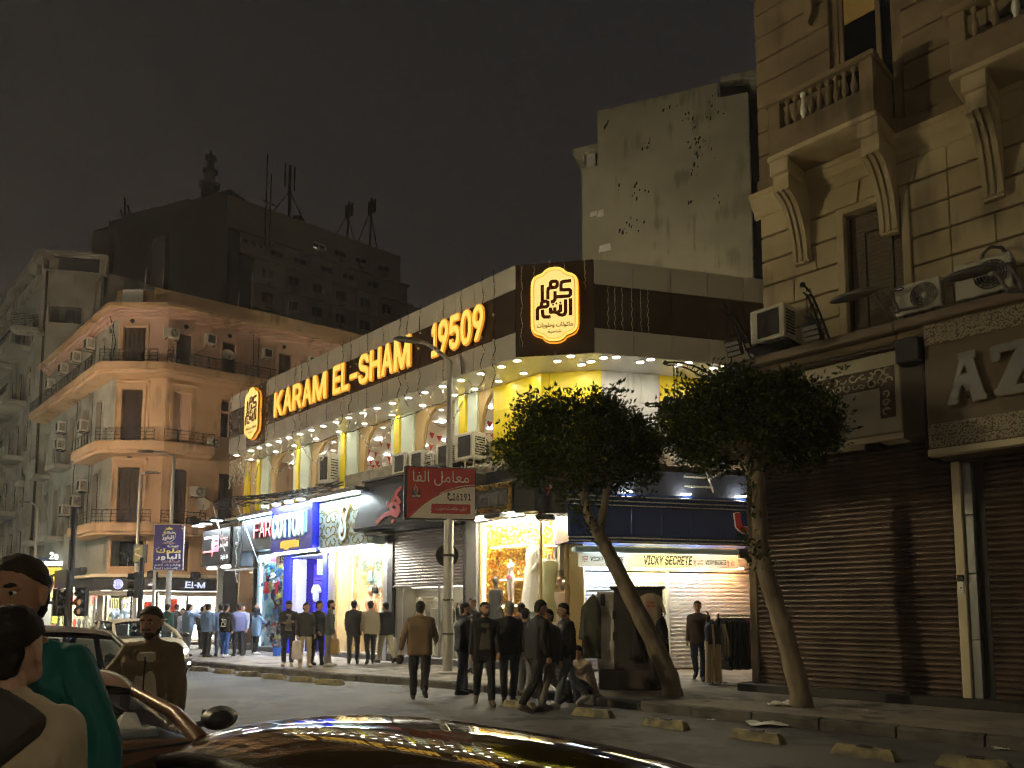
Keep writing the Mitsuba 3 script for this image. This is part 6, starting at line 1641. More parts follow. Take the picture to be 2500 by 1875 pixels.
# things fixed to its walls
ac(SR, 0.08, 15.2, 0.5, AC_FAN, 'top floor fan air conditioner nearest the chamfer of the salmon block', scale=0.9)
for a, h, lab in ((1.98, 15.3, 'top floor air conditioner between the first two doors of the salmon block'), (4.9, 15.15, 'top floor air conditioner left of the third door of the salmon block'), (7.4, 15.2, 'top floor air conditioner beside the edge of the sign band')):
    ac(SR, a, h, 0.45, AC_BOX, lab, scale=0.85)
ac(SR, 2.28, 10.0, 0.5, AC_FAN, 'fan air conditioner on the second balcony of the salmon block', scale=0.75)
ac(SR, 1.60, 7.35, 0.45, AC_FAN, 'fan air conditioner on the wall above the lower satellite dish', scale=0.9)
for i, (a, h) in enumerate(((-3.9, 15.6), (-6.4, 15.5), (-8.9, 15.4), (-11.7, 15.1), (-4.3, 11.2), (-8.7, 11.9), (-8.7, 10.9), (-5.0, 7.2), (-7.0, 6.9), (-3.8, 7.9))):
    ac(SL, a, h, 0.5, AC_BOX, ORD[i] + ' air conditioner down the shaded street side of the salmon block', 'air conditioners on the street side of the salmon block', scale=1.0)


def dish(F, a, h, o, r, label, group=None, tilt=0.4):
    key = thing('satellite_dish', label, 'satellite dish', group)
    m = lathe([(0.01, 0.0), (r * 0.4, r * 0.04), (r * 0.75, r * 0.13), (r, r * 0.24), (r * 0.99, r * 0.26)], 20)
    R_ = trimesh.transformations.rotation_matrix(PI / 2 - tilt, [1, 0, 0])
    m.apply_transform(R_)
    v = np.array(m.vertices)
    add(key, 'reflector', F.put(trimesh.Trimesh(np.c_[v[:, 0] + a, v[:, 2] + h, -v[:, 1] + o], m.faces, process=False)), 'm_ac_white', True)
    add(key, 'feed_arm', F.tube([(a, h - r * 0.9, o + 0.1), (a, h - r * 0.1, o + r * 0.9)], 0.02, 5), 'm_iron')
    add(key, 'mount', F.tube([(a, h, o - 0.05), (a, h - r * 1.2, o - 0.3), (a, h - r * 1.4, 0)], 0.03, 5), 'm_iron')
    return key


dish(SR, 2.80, 14.8, 0.6, 0.34, 'round pale dish on the top balcony of the salmon block')
dish(SR, 1.79, 6.93, 0.6, 0.36, 'grey dish on the lowest balcony of the salmon block')
for j, (a, h) in enumerate(((1.1, 6.0), (1.75, 6.0))):
    k = thing('boxes_on_balcony', ('dark crate' if j == 0 else 'stack of pale cartons') + ' on the lowest balcony of the salmon block', 'crate')
    for i in range(3):
        add(k, 'box', SR.box(a + 0.22 * i, a + 0.2 + 0.22 * i, h - 0.13, h + 0.25 + 0.06 * (i % 2), 0.3, 0.7, 0.01), 'm_ac_dark' if j == 0 else 'm_wood_pink')
for i, (F, pts) in enumerate(((SC, [(-0.4, 16.4, 0.1), (0.0, 15.0, 0.2), (-0.1, 13.9, 0.4)]), (SR, [(4.2, 16.4, 0.1), (4.25, 14.0, 0.1)]), (SR, [(4.5, 16.4, 0.1), (4.5, 13.9, 0.1)]), (SR, [(1.9, 7.4, 0.3), (2.4, 7.2, 0.2), (2.9, 7.25, 0.2)]), (SR, [(3.5, 10.9, 0.3), (3.5, 11.6, 0.8), (2.6, 11.5, 0.8), (2.6, 10.6, 0.8)]), (SL, [(-0.5, 16.3, 0.1), (-0.7, 13.9, 0.1)]), (SL, [(-3.4, 13.2, 0.1), (-3.4, 6, 0.1)]), (SL, [(-6.2, 13.2, 0.1), (-6.3, 4, 0.1)]), (SR, [(0.2, 14.9, 0.2), (0.25, 14.4, 0.3), (0.25, 13.9, 0.3)]), (SR, [(1.9, 15.2, 0.2), (1.3, 14.7, 0.2), (2.3, 14.6, 0.2)]))):
    k = thing('cable', ('chamfer', 'right hand', 'street')[[SC, SR, SL].index(F)] + ' wall cable of the salmon block, ' + ORD[i] + ' of all', 'cable', 'cables on the salmon block')
    scene[k] = mikit.ply(F.tube(pts, 0.022, 5), 'm_ac_dark')
# shops of the ground floor
add(SAL, 'shop_pier', SC.box(-0.25, 0.02, 0.15, 2.6, -0.3, 0.25), 'm_grey_wall')
for F, a0, a1 in ((SC, 0.05, 2.5), (SR, 0.0, 7.0), (SL, -3.2, -0.1)):
    k = thing('shop_window', {id(SC): 'bright clothes shop window below the round blue badge', id(SR): 'bright suit shop window below the sign lettered El-M', id(SL): 'bright shop window round the corner behind the traffic light'}[id(F)], 'shop window')
    add(k, 'floor', F.box(a0, a1, 0.145, 0.25, -2.2, 0.0), 'm_white')
    add(k, 'back_wall', F.box(a0, a1, 0.25, 2.75, -2.25, -2.2), 'm_white')
    add(k, 'ceiling', F.box(a0, a1, 2.75, 2.8, -2.2, 0.2), 'm_white')
    for b in np.arange(a0, a1 + 0.01, (a1 - a0) / max(2, round((a1 - a0) / 1.3))):
        add(k, 'mullion', F.box(b - 0.04, b + 0.04, 0.25, 2.6, -0.05, 0.03, 0.01), 'm_wood_dark')
    add(k, 'pane', F.sheet(a0 + 0.05, a1 - 0.05, 0.25, 2.6, 0.0), 'm_glass')
    lamp(k, 'light_strip', F.box(a0 + 0.2, a1 - 0.2, 2.66, 2.70, -0.6, -0.4), [13 * c for c in (0.95, 1.0, 0.85)], 3)
    lamp(k, 'light_strip', F.box(a0 + 0.2, a1 - 0.2, 2.66, 2.70, -1.8, -1.6), [9 * c for c in (0.95, 1.0, 0.85)], 2)
    n = int((a1 - a0) / 0.28)
    for i in range(n):
        a = a0 + 0.2 + 0.28 * i
        col = rnd.choice([(.06, .10, .08), (.25, .33, .42), (.05, .05, .06), (.55, .55, .5), (.45, .36, .22), (.10, .13, .2)])
        goods('clothes in the shop windows of the salmon block', 'jacket hanging in ' + labels[k]['label'][:60], 'garment', puffed(F, shirt_poly(0.44, 0.62, 0.08), a, rnd.choice([0.95, 1.05, 1.15]), -0.5 - 0.3 * (i % 2), 0.14), col)
        if i % 2:
            goods('clothes in the shop windows of the salmon block', 'shirt high up in ' + labels[k]['label'][:60], 'garment', puffed(F, shirt_poly(0.3, 0.5, 0.05), a, 1.75, -1.7, 0.1), rnd.choice([(.5, .42, .25), (.35, .3, .2), (.6, .6, .55), (.08, .08, .1)]))
        for j in range(3):
            if rnd.random() < 0.4:
                add(k, 'tie', F.box(a + 0.05 * j, a + 0.05 * j + 0.03, 1.6, 2.3, -1.0, -0.98), rnd.choice(['m_gold_wood', 'm_wood_dark', 'm_olive']))
for F, a0, a1, h0, h1 in ((SR, 0.62, 0.95, 1.55, 2.25), (SR, 3.3, 4.1, 1.5, 2.4), (SC, 1.9, 2.3, 1.2, 2.1)):
    goods(None, f'red sale poster in the shop window of the salmon block{", largest, by the suits" if a0 > 3 else (", beside the lamp post" if F is SC else ", small one by the corner")}', 'poster', F.box(a0, a1, h0, h1, -0.06, -0.05), (0.62, 0.05, 0.02), smooth=False)
k = thing('shop_sign', 'black curved fascia with a round blue lit badge over the corner shop', 'sign')
for F, a0, a1 in ((SL, -3.2, -0.1), (SC, -0.3, 2.75), (SR, -0.1, 8.0)):
    add(k, 'board', F.box(a0, a1, 2.62, 3.25, 0.1, 0.55, 0.02), 'm_near_black')
    add(k, 'trim', F.box(a0 - 0.1, a1 + 0.1, 3.26, 3.42, 0.05, 0.66, 0.02), 'm_cream')
    m = extrude(Polygon([(0.55, 2.60), (1.0, 2.46), (1.0, 2.36), (0.98, 2.36), (0.98, 2.43), (0.5, 2.58)]), a1 - a0)
    v = np.array(m.vertices)
    add(k, 'awning', F.put(trimesh.Trimesh(np.c_[a0 + v[:, 2], v[:, 1], v[:, 0]], m.faces, process=False)), 'm_grey_wall')
ring = Point(0.88, 2.92).buffer(0.24).difference(Point(0.88, 2.92).buffer(0.195)).difference(sbox(0.6, 2.92, 0.75, 3.0))
lamp(k, 'badge_ring', SC.prism(ring, 0.56, 0.59), [0.65, 0.75, 1.3], 1)
lamp(k, 'badge_disc', SC.prism(Point(0.88, 2.92).buffer(0.19), 0.555, 0.565), [0.02, 0.04, 0.45], 1)
lamp(k, 'badge_letter', SC.prism(fit(latin('m', 0.3), 0.72, 2.82, 1.04, 3.02), 0.57, 0.595), [0.85, 0.9, 1.3], 1)
k = thing('shop_sign', 'pale blue serif lettering El-M on the black fascia at the right', 'sign')
g = union_all([fit(latin('E', 0.4), 1.16, 2.76, 1.40, 3.08), fit(latin('l', 0.4, 1.2), 1.46, 2.76, 1.54, 3.08), sbox(1.58, 2.88, 1.68, 2.94), fit(latin('M', 0.4), 1.72, 2.76, 2.08, 3.06), sbox(1.12, 2.76, 1.2, 2.79), sbox(1.43, 2.76, 1.57, 2.785)])
lamp(k, 'lettering', SR.prism(g, 0.56, 0.60), [0.70, 0.82, 1.15], 1)
lamp(k, 'small_arabic', SC.prism(fit(arabic('aqd'), 2.30, 2.86, 2.68, 3.0), 0.56, 0.59), [0.9, 0.95, 1.0], 0.5)
for F, a, lab in ((SC, 2.62, 'black box loudspeaker on the fascia at the chamfer edge'), (SR, 1.55, 'black floodlight on the cream trim over the lettering El-M')):
    k = thing('loudspeaker' if F is SC else 'floodlight', lab, 'loudspeaker' if F is SC else 'floodlight')
    add(k, 'body', F.box(a - 0.22, a + 0.22, 3.20, 3.55, 0.66, 0.95, 0.06), 'm_black')
    add(k, 'bracket', F.box(a - 0.03, a + 0.03, 3.3, 3.45, 0.5, 0.68), 'm_iron')
# shops farther up the street
add(SAL, 'shop_wall', SL.box(-17, -3.3, 0.15, 3.3, -1.2, -1.0), 'm_pale_wall')
add(SAL, 'street_shops_fascia', SL.box(-17, -3.3, 2.9, 3.9, -0.2, 0.3, 0.02), 'm_slate')
for i, (a0, a1, c) in enumerate(((-5.4, -3.6, (0.9, 1.0, 0.85)), (-9.0, -5.9, (1, 0.95, 0.6)), (-12.5, -9.5, (0.8, 0.95, 1)), (-16.5, -13, (1, 0.9, 0.7)))):
    k = thing('shop_window', 'lit shop front far up the street, number of bays in ' + ('the nearest, behind the signal pole', 'the yellow panelled shop', 'the blue lettered shop', 'the farthest shop')[i], 'shop window')
    labels[k]['label'] = ('lit shop front up the street just behind the traffic signal pole', 'lit shop front with yellow panels up the street', 'cool lit shop front under the blue and white board', 'farthest warm lit shop front up the street')[i]
    add(k, 'floor', SL.box(a0, a1, 0.145, 0.2, -1.0, 0.1), 'm_white')
    lamp(k, 'light_strip', SL.box(a0 + 0.1, a1 - 0.1, 2.72, 2.78, -0.3, -0.1), [13 * q for q in c], 2)
    for j in range(int((a1 - a0) / 0.3)):
        add(k, 'hanging_goods', puffed(SL, shirt_poly(0.4, 0.6), a0 + 0.2 + 0.3 * j, 0.6 + 0.7 * (j % 3), -0.8, 0.1), rnd.choice(['m_white', 'm_slate', 'm_cream', 'm_red']))
for i, (a0, a1) in enumerate(((-8.9, -7.6), (-6.6, -6.1))):
    k = thing('sign_panel', ('wide' if i == 0 else 'narrow') + ' glowing yellow panel at street level left of the traffic light', 'sign')
    lamp(k, 'panel', SL.box(a0, a1, 0.95, 2.45, 0.1, 0.16), [0.95, 0.85, 0.02], 1)
    add(k, 'frame', SL.prism(sbox(a0 - 0.04, 0.91, a1 + 0.04, 2.49).difference(sbox(a0, 0.95, a1, 2.45)), 0.08, 0.18), 'm_black')
k = thing('projecting_sign', 'tall glowing sign in yellow, red and violet projecting over the street', 'sign')
J = Face(*SL.at(-8.2, 0, 0.3)[:2], (1, 0.05))
add(k, 'box', J.box(-0.45, 0.40, 2.35, 4.15, -0.2, 0.0), 'm_black')
for q, c in ((sbox(-0.42, 3.3, 0.38, 4.1), (1.0, 0.72, 0.03)), (sbox(-0.42, 2.4, 0.38, 2.75), (0.9, 0.8, 0.1)), (Polygon([(-0.42, 2.76), (0.38, 2.76), (0.38, 3.29), (-0.42, 3.29)]), (1.0, 0.16, 0.03))):
    lamp(k, 'panel', J.prism(q, 0.0, 0.03), c, 1)
lamp(k, 'violet_mark', J.prism(Polygon([(-0.42, 2.5), (-0.1, 2.5), (-0.30, 3.2), (-0.42, 3.2)]), 0.032, 0.05), (0.30, 0.05, 0.8), 0.5)
add(k, 'dark_mark', J.prism(LineString([(-0.2, 2.7), (-0.05, 3.2), (-0.15, 3.6), (0.25, 3.75), (0.28, 2.8)]).buffer(0.07), 0.032, 0.06), 'm_black')
lamp(k, 'white_top', J.prism(union_all([sbox(-0.55, 4.2, 0.55, 4.45), fit(latin('2a', 0.4), -0.3, 4.55, 0.15, 4.95)]), 0.0, 0.05), (3, 3.2, 3.0), 1)
k = thing('billboard', 'pale blue and white board with Arabic lettering above the far shops', 'sign')
J2 = Face(*SL.at(-10.5, 0, 0.6)[:2], (1, 0.1))
add(k, 'board', J2.box(-1.6, 0.6, 3.9, 4.75, -0.1, 0.0), M('faded_blue', (0.10, 0.14, 0.26), 0.5))
add(k, 'lower_board', J2.box(-1.55, 0.55, 3.95, 4.3, 0.0, 0.02), 'm_white')
add(k, 'lettering', J2.prism(fit(arabic('addr1'), -0.8, 4.4, 0.4, 4.65), 0.0, 0.02), 'm_white')
add(k, 'lettering', J2.prism(fit(arabic('molouk'), -0.9, 3.98, 0.3, 4.26), 0.02, 0.03), 'm_red')
# ------------------------------------------------------------------ grey building up the street
GREY = thing('grey_building', 'tall grey apartment block up the street at the left edge', 'building')
add(GREY, 'core', GL.box(-46, 0, 0.1, 24.3, -12, -0.4), 'm_grey_wall')
gw = []
for z in (4.6, 8.2, 11.8, 15.4, 19.0):
    for a in (-2.4, -4.8, -7.4, -10.0, -12.8, -15.8, -19.0, -22.4, -26, -30):
        gw.append((a, a + 1.1, z, z + 2.1))
holed(GREY, GL, -46, 0, 0.15, 22.2, 'm_grey_wall', gw, th=0.4)
for q in gw:
    opening(GREY, GL, *q, 'm_ac_dark', 3, None, False, 'window')
for z in (4.0, 7.6, 11.2, 14.8, 18.4):
    for a0, a1 in ((-5.4, -1.8), (-11.4, -6.8), (-20.2, -14.6), (-31, -25)):
        k = add(GREY, 'balcony', GL.box(a0, a1, z, z + 0.3, 0, 1.2, 0.02), 'm_grey_wall')
        add(k, 'front', GL.box(a0, a1, z + 0.3, z + 0.75, 1.08, 1.18, 0.01), 'm_grey_wall')
        for i in range(int((a1 - a0) / 0.35)):
            add(k, 'bar', GL.tube([(a0 + 0.35 * i, z + 0.75, 1.12), (a0 + 0.35 * i, z + 1.2, 1.12)], 0.02, 4), 'm_iron')
        add(k, 'rail', GL.tube([(a0, z + 1.2, 1.12), (a1, z + 1.2, 1.12)], 0.03, 4), 'm_iron')
add(GREY, 'roof_beam', GL.box(-46, 0.1, 24.1, 24.6, -0.6, 0.2), 'm_grey_wall')
add(GREY, 'terrace_wall', GL.box(-46, 0.1, 22.2, 22.9, -0.6, 0.25), 'm_grey_wall')
for i in range(22):
    add(GREY, 'terrace_post', GL.box(-1.5 - 2.0 * i, -1.3 - 2.0 * i, 22.9, 24.1, -0.2, 0.0), 'm_grey_wall')
holed(GREY, GS, 0, 3.5, 0.15, 23.3, 'm_grey_wall', [(0.55, 2.45, 19.9, 21.0)], th=0.4)
k = opening(GREY, GS, 0.55, 2.45, 19.9, 21.0, 'm_ac_dark', 4, 'm_grey_wall', False, 'window')
add(GREY, 'top_frame', GS.prism(sbox(0, 23.3, 3.75, 24.6).difference(sbox(0.12, 23.35, 3.35, 24.45)), -0.4, 0.05), 'm_grey_wall')
add(GREY, 'terrace_screen', GS.box(0.12, 3.35, 23.35, 24.45, -0.6, -0.5), 'm_ac_dark')
add(GREY, 'flue', GS.tube([(3.55, 24.2, 0.1), (3.55, 23.3, 0.1), (3.2, 22.6, 0.1), (3.1, 20.5, 0.1)], 0.12, 8), 'm_grey_wall')
add(GREY, 'drain_pipe', GS.tube([(0.35, 23.2, 0.08), (0.35, 5, 0.08)], 0.07, 6), 'm_ac_dark')
k = add(GREY, 'balcony', GS.box(-1.2, 0.4, 18.9, 19.15, 0, 1.0), 'm_grey_wall')
for i in range(8):
    add(k, 'bar', GS.tube([(-1.2, 19.25 + 0.1 * i, 1.0), (0.4, 19.25 + 0.1 * i, 1.0)], 0.02, 4), 'm_iron')
# ------------------------------------------------------------------ tall block far behind, with masts
TALL = thing('tall_block', 'dim concrete high-rise far behind with dark windows and roof masts', 'building')
gw = []
for z, aa in ((52.4, (12.0, 15.2, 18.6, 22.4)), (49.4, (5.8, 9.2, 13.2, 16.6, 20.6)), (46.0, (4.8, 8.4, 12.0, 15.6, 19.5, 23.2)), (42.6, (4.8, 8.4, 12.0, 15.6, 19.5, 23.2)), (39.2, (4.8, 8.4, 12.0, 15.6, 19.5, 23.2, 27)), (35.8, (4.8, 8.4, 12.0, 15.6, 19.5, 23.2, 27)), (32.4, (8.4, 12.0, 15.6, 19.5, 23.2, 27))):
    for a in aa:
        gw.append((a, a + (1.9 if z > 47 else 1.6), z, z + (0.9 if z > 47 else 1.35)))
small = [(2.05 + 1.15 * i, 2.7 + 1.15 * i, 49.9, 50.5) for i in range(3)]
holed(TALL, BR, 0, 26.2, 51.3, 55.6, 'm_dim_wall', gw + small, th=0.6)
holed(TALL, BR, 1.7, 27.5, 48.4, 51.3, 'm_dim_wall', gw + small, th=0.6)
holed(TALL, BR, 3.6, 30.0, 0.1, 48.4, 'm_dim_wall', gw, th=0.6)
add(TALL, 'core', BR.box(0.3, 30, 0.1, 48.4, -16, -1.0), 'm_dark_brick')
add(TALL, 'core', BR.box(0.3, 26, 48.4, 55.3, -16, -1.0), 'm_dark_brick')
for q in gw + small:
    w = add(TALL, 'window', BR.box(q[0], q[1], q[2], q[3], -0.5, -0.42), 'm_black')
    add(w, 'frame', BR.box(q[0] + (q[1] - q[0]) / 2 - 0.06, q[0] + (q[1] - q[0]) / 2 + 0.06, q[2], q[3], -0.42, -0.3), 'm_dim_wall')
    if 47 > q[2] > 38 or q[2] > 52:
        add(TALL, 'window_unit', BR.box(q[0] + 0.5, q[0] + 1.25, q[2] - 0.75, q[2] - 0.1, 0.0, 0.5, 0.04), 'm_dim_wall')
for z, a0, a1 in ((51.3, 0.0, 27.8), (48.4, 1.6, 28.5), (45.0, 3.5, 30), (41.6, 3.5, 30), (38.2, 3.5, 30)):
    add(TALL, 'ledge', BR.box(a0, a1, z - 0.12, z + 0.12, -0.3, 0.28), 'm_dim_wall')
for a in (8.0, 11.6, 15.2, 19.0, 22.8):
    add(TALL, 'rib', BR.box(a - 0.25, a - 0.05, 30, 51.0, -0.3, 0.16), 'm_dim_wall')
for i in range(5):
    lamp(TALL, 'lit_bulb', BR.put(trimesh.creation.icosphere(1, 0.075).apply_translation([12.1 + 0.36 * i, 52.55, -0.2])), (2.2, 2.0, 1.5), 0.1)
for a0, a1, z in ((-7.2, 0.0, 56.5), (-13.5, -7.2, 56.8), (-19.0, -13.5, 57.2), (-22.5, -19.0, 56.9), (-25.5, -22.5, 56.2)):
    add(TALL, 'side_wall', BL.box(a0, a1, 0.1, z, -6, -0.2 - 0.3 * (a0 < -14)), 'm_dark_brick')
add(TALL, 'side_rib', BL.box(-12.8, -10.4, 30, 52.0, -0.3, 0.4), 'm_dim_wall')
add(TALL, 'side_rib', BL.box(-24.4, -21.0, 30, 55.2, -0.3, 0.5), 'm_dim_wall')
for a in (-12.6, -9.3):
    add(TALL, 'dish', BL.disc(a, 42.8, 0.4, 0.7, 0.9, 16), 'm_dim_wall')
# slender stair tower on the roof
for z0, z1, r in ((56.5, 58.6, 1.1), (58.6, 59.0, 1.4), (59.0, 60.6, 0.75), (60.6, 60.9, 1.05), (60.9, 62.6, 0.5), (62.6, 62.8, 0.8), (62.8, 63.6, 0.15)):
    add(TALL, 'roof_tower', lathe([(r, z0), (r, z1), (0.01, z1)], 8, (*BL.at(-4.9, 0, -1.5)[:2], 0)), 'm_dark_brick')
k = thing('roof_mast', 'guyed antenna mast with tripod stays on the far high-rise roof', 'mast')
add(k, 'pole', BR.tube([(9.2, 55.3, -2), (9.1, 64.2, -2)], 0.22, 6), 'm_dark_brick')
for da in (-0.7, 0.7):
    add(k, 'antenna', BR.tube([(9.1 + da, 60.8, -2), (9.1 + da, 64.3, -2)], 0.12, 5), 'm_dark_brick')
for da in (-3.0, 3.2):
    add(k, 'stay', BR.tube([(9.1 + da, 55.3, -2), (9.1, 60.5, -2)], 0.1, 4), 'm_dark_brick')
k = thing('roof_mast', 'twin thin rod antennas left of the guyed mast on the far high-rise', 'mast')
for a, z in ((4.9, 63), (5.5, 60.5)):
    add(k, 'rod', BR.tube([(a, 50, 0.2), (a, z, 0.2)], 0.10, 5), 'm_dark_brick')
add(k, 'crossbar', BR.tube([(4.5, 56.4, 0.2), (6.2, 56.3, 0.2)], 0.1, 4), 'm_dark_brick')
for a, z, lab in ((18.2, 62.3, 'short mast with box antennas on the far high-rise, third from the left'), (22.0, 64.3, 'guyed mast with panel antenna at the right end of the far high-rise')):
    k = thing('roof_mast', lab, 'mast')
    add(k, 'pole', BR.tube([(a, 55.3, -2), (a + 0.2, z, -2)], 0.18, 6), 'm_dark_brick')
    for j in range(3):
        add(k, 'panel', BR.box(a - 0.5 + 0.45 * j, a - 0.2 + 0.45 * j, z - 3.0 + 0.4 * j, z - 1.0 + 0.4 * j, -1.8, -1.5), 'm_dark_brick')
    for da in (-2.4, 1.6):
        add(k, 'stay', BR.tube([(a + da, 55.3, -2), (a, z - 2, -2)], 0.08, 4), 'm_dark_brick')
k = thing('roof_tank', 'dark water tank on the far high-rise roof beside the guyed mast', 'water tank')
scene[k] = mikit.ply(lathe([(0.7, 55.5), (0.7, 57.0), (0.01, 57.3)], 12, (*BR.at(10.4, 0, -2)[:2], 0)), 'm_dark_brick')
k = thing('roof_mast', 'small cluster of aerials at the far left of the high-rise roof', 'mast')
for a, z, b in ((-20.2, 60.2, -20.0), (-19.6, 59.0, -18.8), (-20.9, 58.6, -20.3)):
    add(k, 'rod', BL.tube([(b, 56.9, -1), (a, z, -1)], 0.12, 4), 'm_dark_brick')
# ------------------------------------------------------------------ blind plastered wall behind the restaurant
BLIND = thing('plastered_building', 'tall blank plastered building with flaked patches behind the restaurant', 'building')
g = Polygon([(1.04, 0.1), (1.04, 27.84), (7.18, 27.86), (7.19, 27.05), (8.62, 27.0), (8.62, 0.1)])
add(BLIND, 'wall', CB.prism(g, -9, 0), 'm_plaster')
add(BLIND, 'wall', CB.box(0.17, 1.035, 0.1, 24.87, -9, -0.04), 'm_plaster')
add(BLIND, 'cornice', CB.prism(Polygon([(-0.38, 25.95), (-0.35, 26.12), (1.03, 26.12), (1.03, 25.85), (0.28, 25.85), (0.25, 25.55), (0.2, 25.4)]), -2.5, -0.1), 'm_plaster')
add(BLIND, 'window_recess', CB.box(0.32, 1.03, 24.9, 25.84, -0.7, -0.5), 'm_white')
add(BLIND, 'window', CB.box(0.82, 1.0, 24.95, 25.8, -0.5, -0.42), 'm_black')
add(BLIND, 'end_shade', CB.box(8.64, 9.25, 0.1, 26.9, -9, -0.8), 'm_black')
add(BLIND, 'roof_hut', CB.box(7.25, 8.5, 27.0, 28.3, -4, -0.8), 'm_dark_brick')
add(BLIND, 'roof_wing', CB.prism(Polygon([(7.3, 28.1), (9.6, 27.8), (9.6, 28.3), (7.3, 28.35)]), -3, -0.3), 'm_grey_wall')
q = random.Random(5)
for cx, cy, n, w in ((3.6, 25.4, 6, 0.30), (3.2, 23.0, 9, 0.45), (5.6, 26.4, 7, 0.3), (6.7, 26.0, 9, 0.55), (6.2, 25.0, 12, 0.55), (6.6, 24.2, 10, 0.6), (6.0, 23.6, 5, 0.3), (2.9, 21.2, 9, 0.5), (2.3, 20.9, 5, 0.2), (5.7, 21.9, 2, 0.1), (7.1, 21.9, 3, 0.2), (1.6, 27.0, 3, 0.2), (4.7, 27.0, 3, 0.4), (6.6, 27.2, 4, 0.4), (2.1, 23.4, 2, 0.12)):
    for i in range(n):
        x, y = cx + q.gauss(0, w * 0.6), cy + q.gauss(0, w * 0.6)
        if not (1.1 < x < 8.5):
            continue
        r = q.uniform(0.02, 0.09)
        pts = [(x + r * q.uniform(0.5, 1.3) * math.cos(t) * 0.7, y + r * q.uniform(0.7, 2.0) * math.sin(t) + 0.5 * r * math.cos(t)) for t in np.arange(9) / 9 * 2 * PI]
        add(BLIND, 'flaked_patch', CB.prism(Polygon(pts).buffer(0), 0.002, 0.006), 'm_ac_dark')
for x0, y0, x1, y1 in ((1.0, 22.0, 1.35, 22.4), (1.05, 20.1, 1.7, 20.5), (0.6, 22.1, 1.0, 22.4)):
    add(BLIND, 'repair_patch', CB.prism(Polygon([(x0, y0), (x1, y0 + .03), (x1 - .04, y1), (x0 + .05, y1 - .05)]), 0.002, 0.006), 'm_marble')

# ------------------------------------------------------------------ trees
def leaf_cloud(centres, per, spread, size, seed):
    """many small folded leaves gathered in twig-sized clumps"""
    q = np.random.default_rng(seed)
    V, F, C = [], [], []
    n = 0
    for c, k, sp in centres:
        m = int(per * k)
        d = q.normal(size=(m, 3))
        d /= np.linalg.norm(d, axis=1, keepdims=True)
        p = c + d * (q.random((m, 1)) ** 0.5) * sp * spread
        ax = d + q.normal(size=(m, 3)) * 0.7 + [0, 0, 0.25]
        ax /= np.linalg.norm(ax, axis=1, keepdims=True)
        sd = np.cross(ax, q.normal(size=(m, 3)))
        sd /= np.linalg.norm(sd, axis=1, keepdims=True)
        nn = np.cross(ax, sd)
        L = size * q.uniform(0.7, 1.3, (m, 1))
        W = L * 0.21
        a, b, e, f = p, p + ax * L, p + ax * L * 0.5 + sd * W + nn * W * 0.35, p + ax * L * 0.5 - sd * W + nn * W * 0.35
        V.append(np.stack([a, e, b, f], 1).reshape(-1, 3))
        i = np.arange(m) * 4 + n
        F.append(np.vstack([np.stack([i, i + 1, i + 2], 1), np.stack([i, i + 2, i + 3], 1)]))
        tone = q.uniform(0.6, 1.35, (m, 1)) * np.array([[0.036, 0.050, 0.015]]) + q.random((m, 1)) ** 6 * [[0.06, 0.05, 0.0]]
        C.append(np.repeat(tone, 4, 0))
        n += m * 4
    return np.vstack(V), np.vstack(F), np.vstack(C)


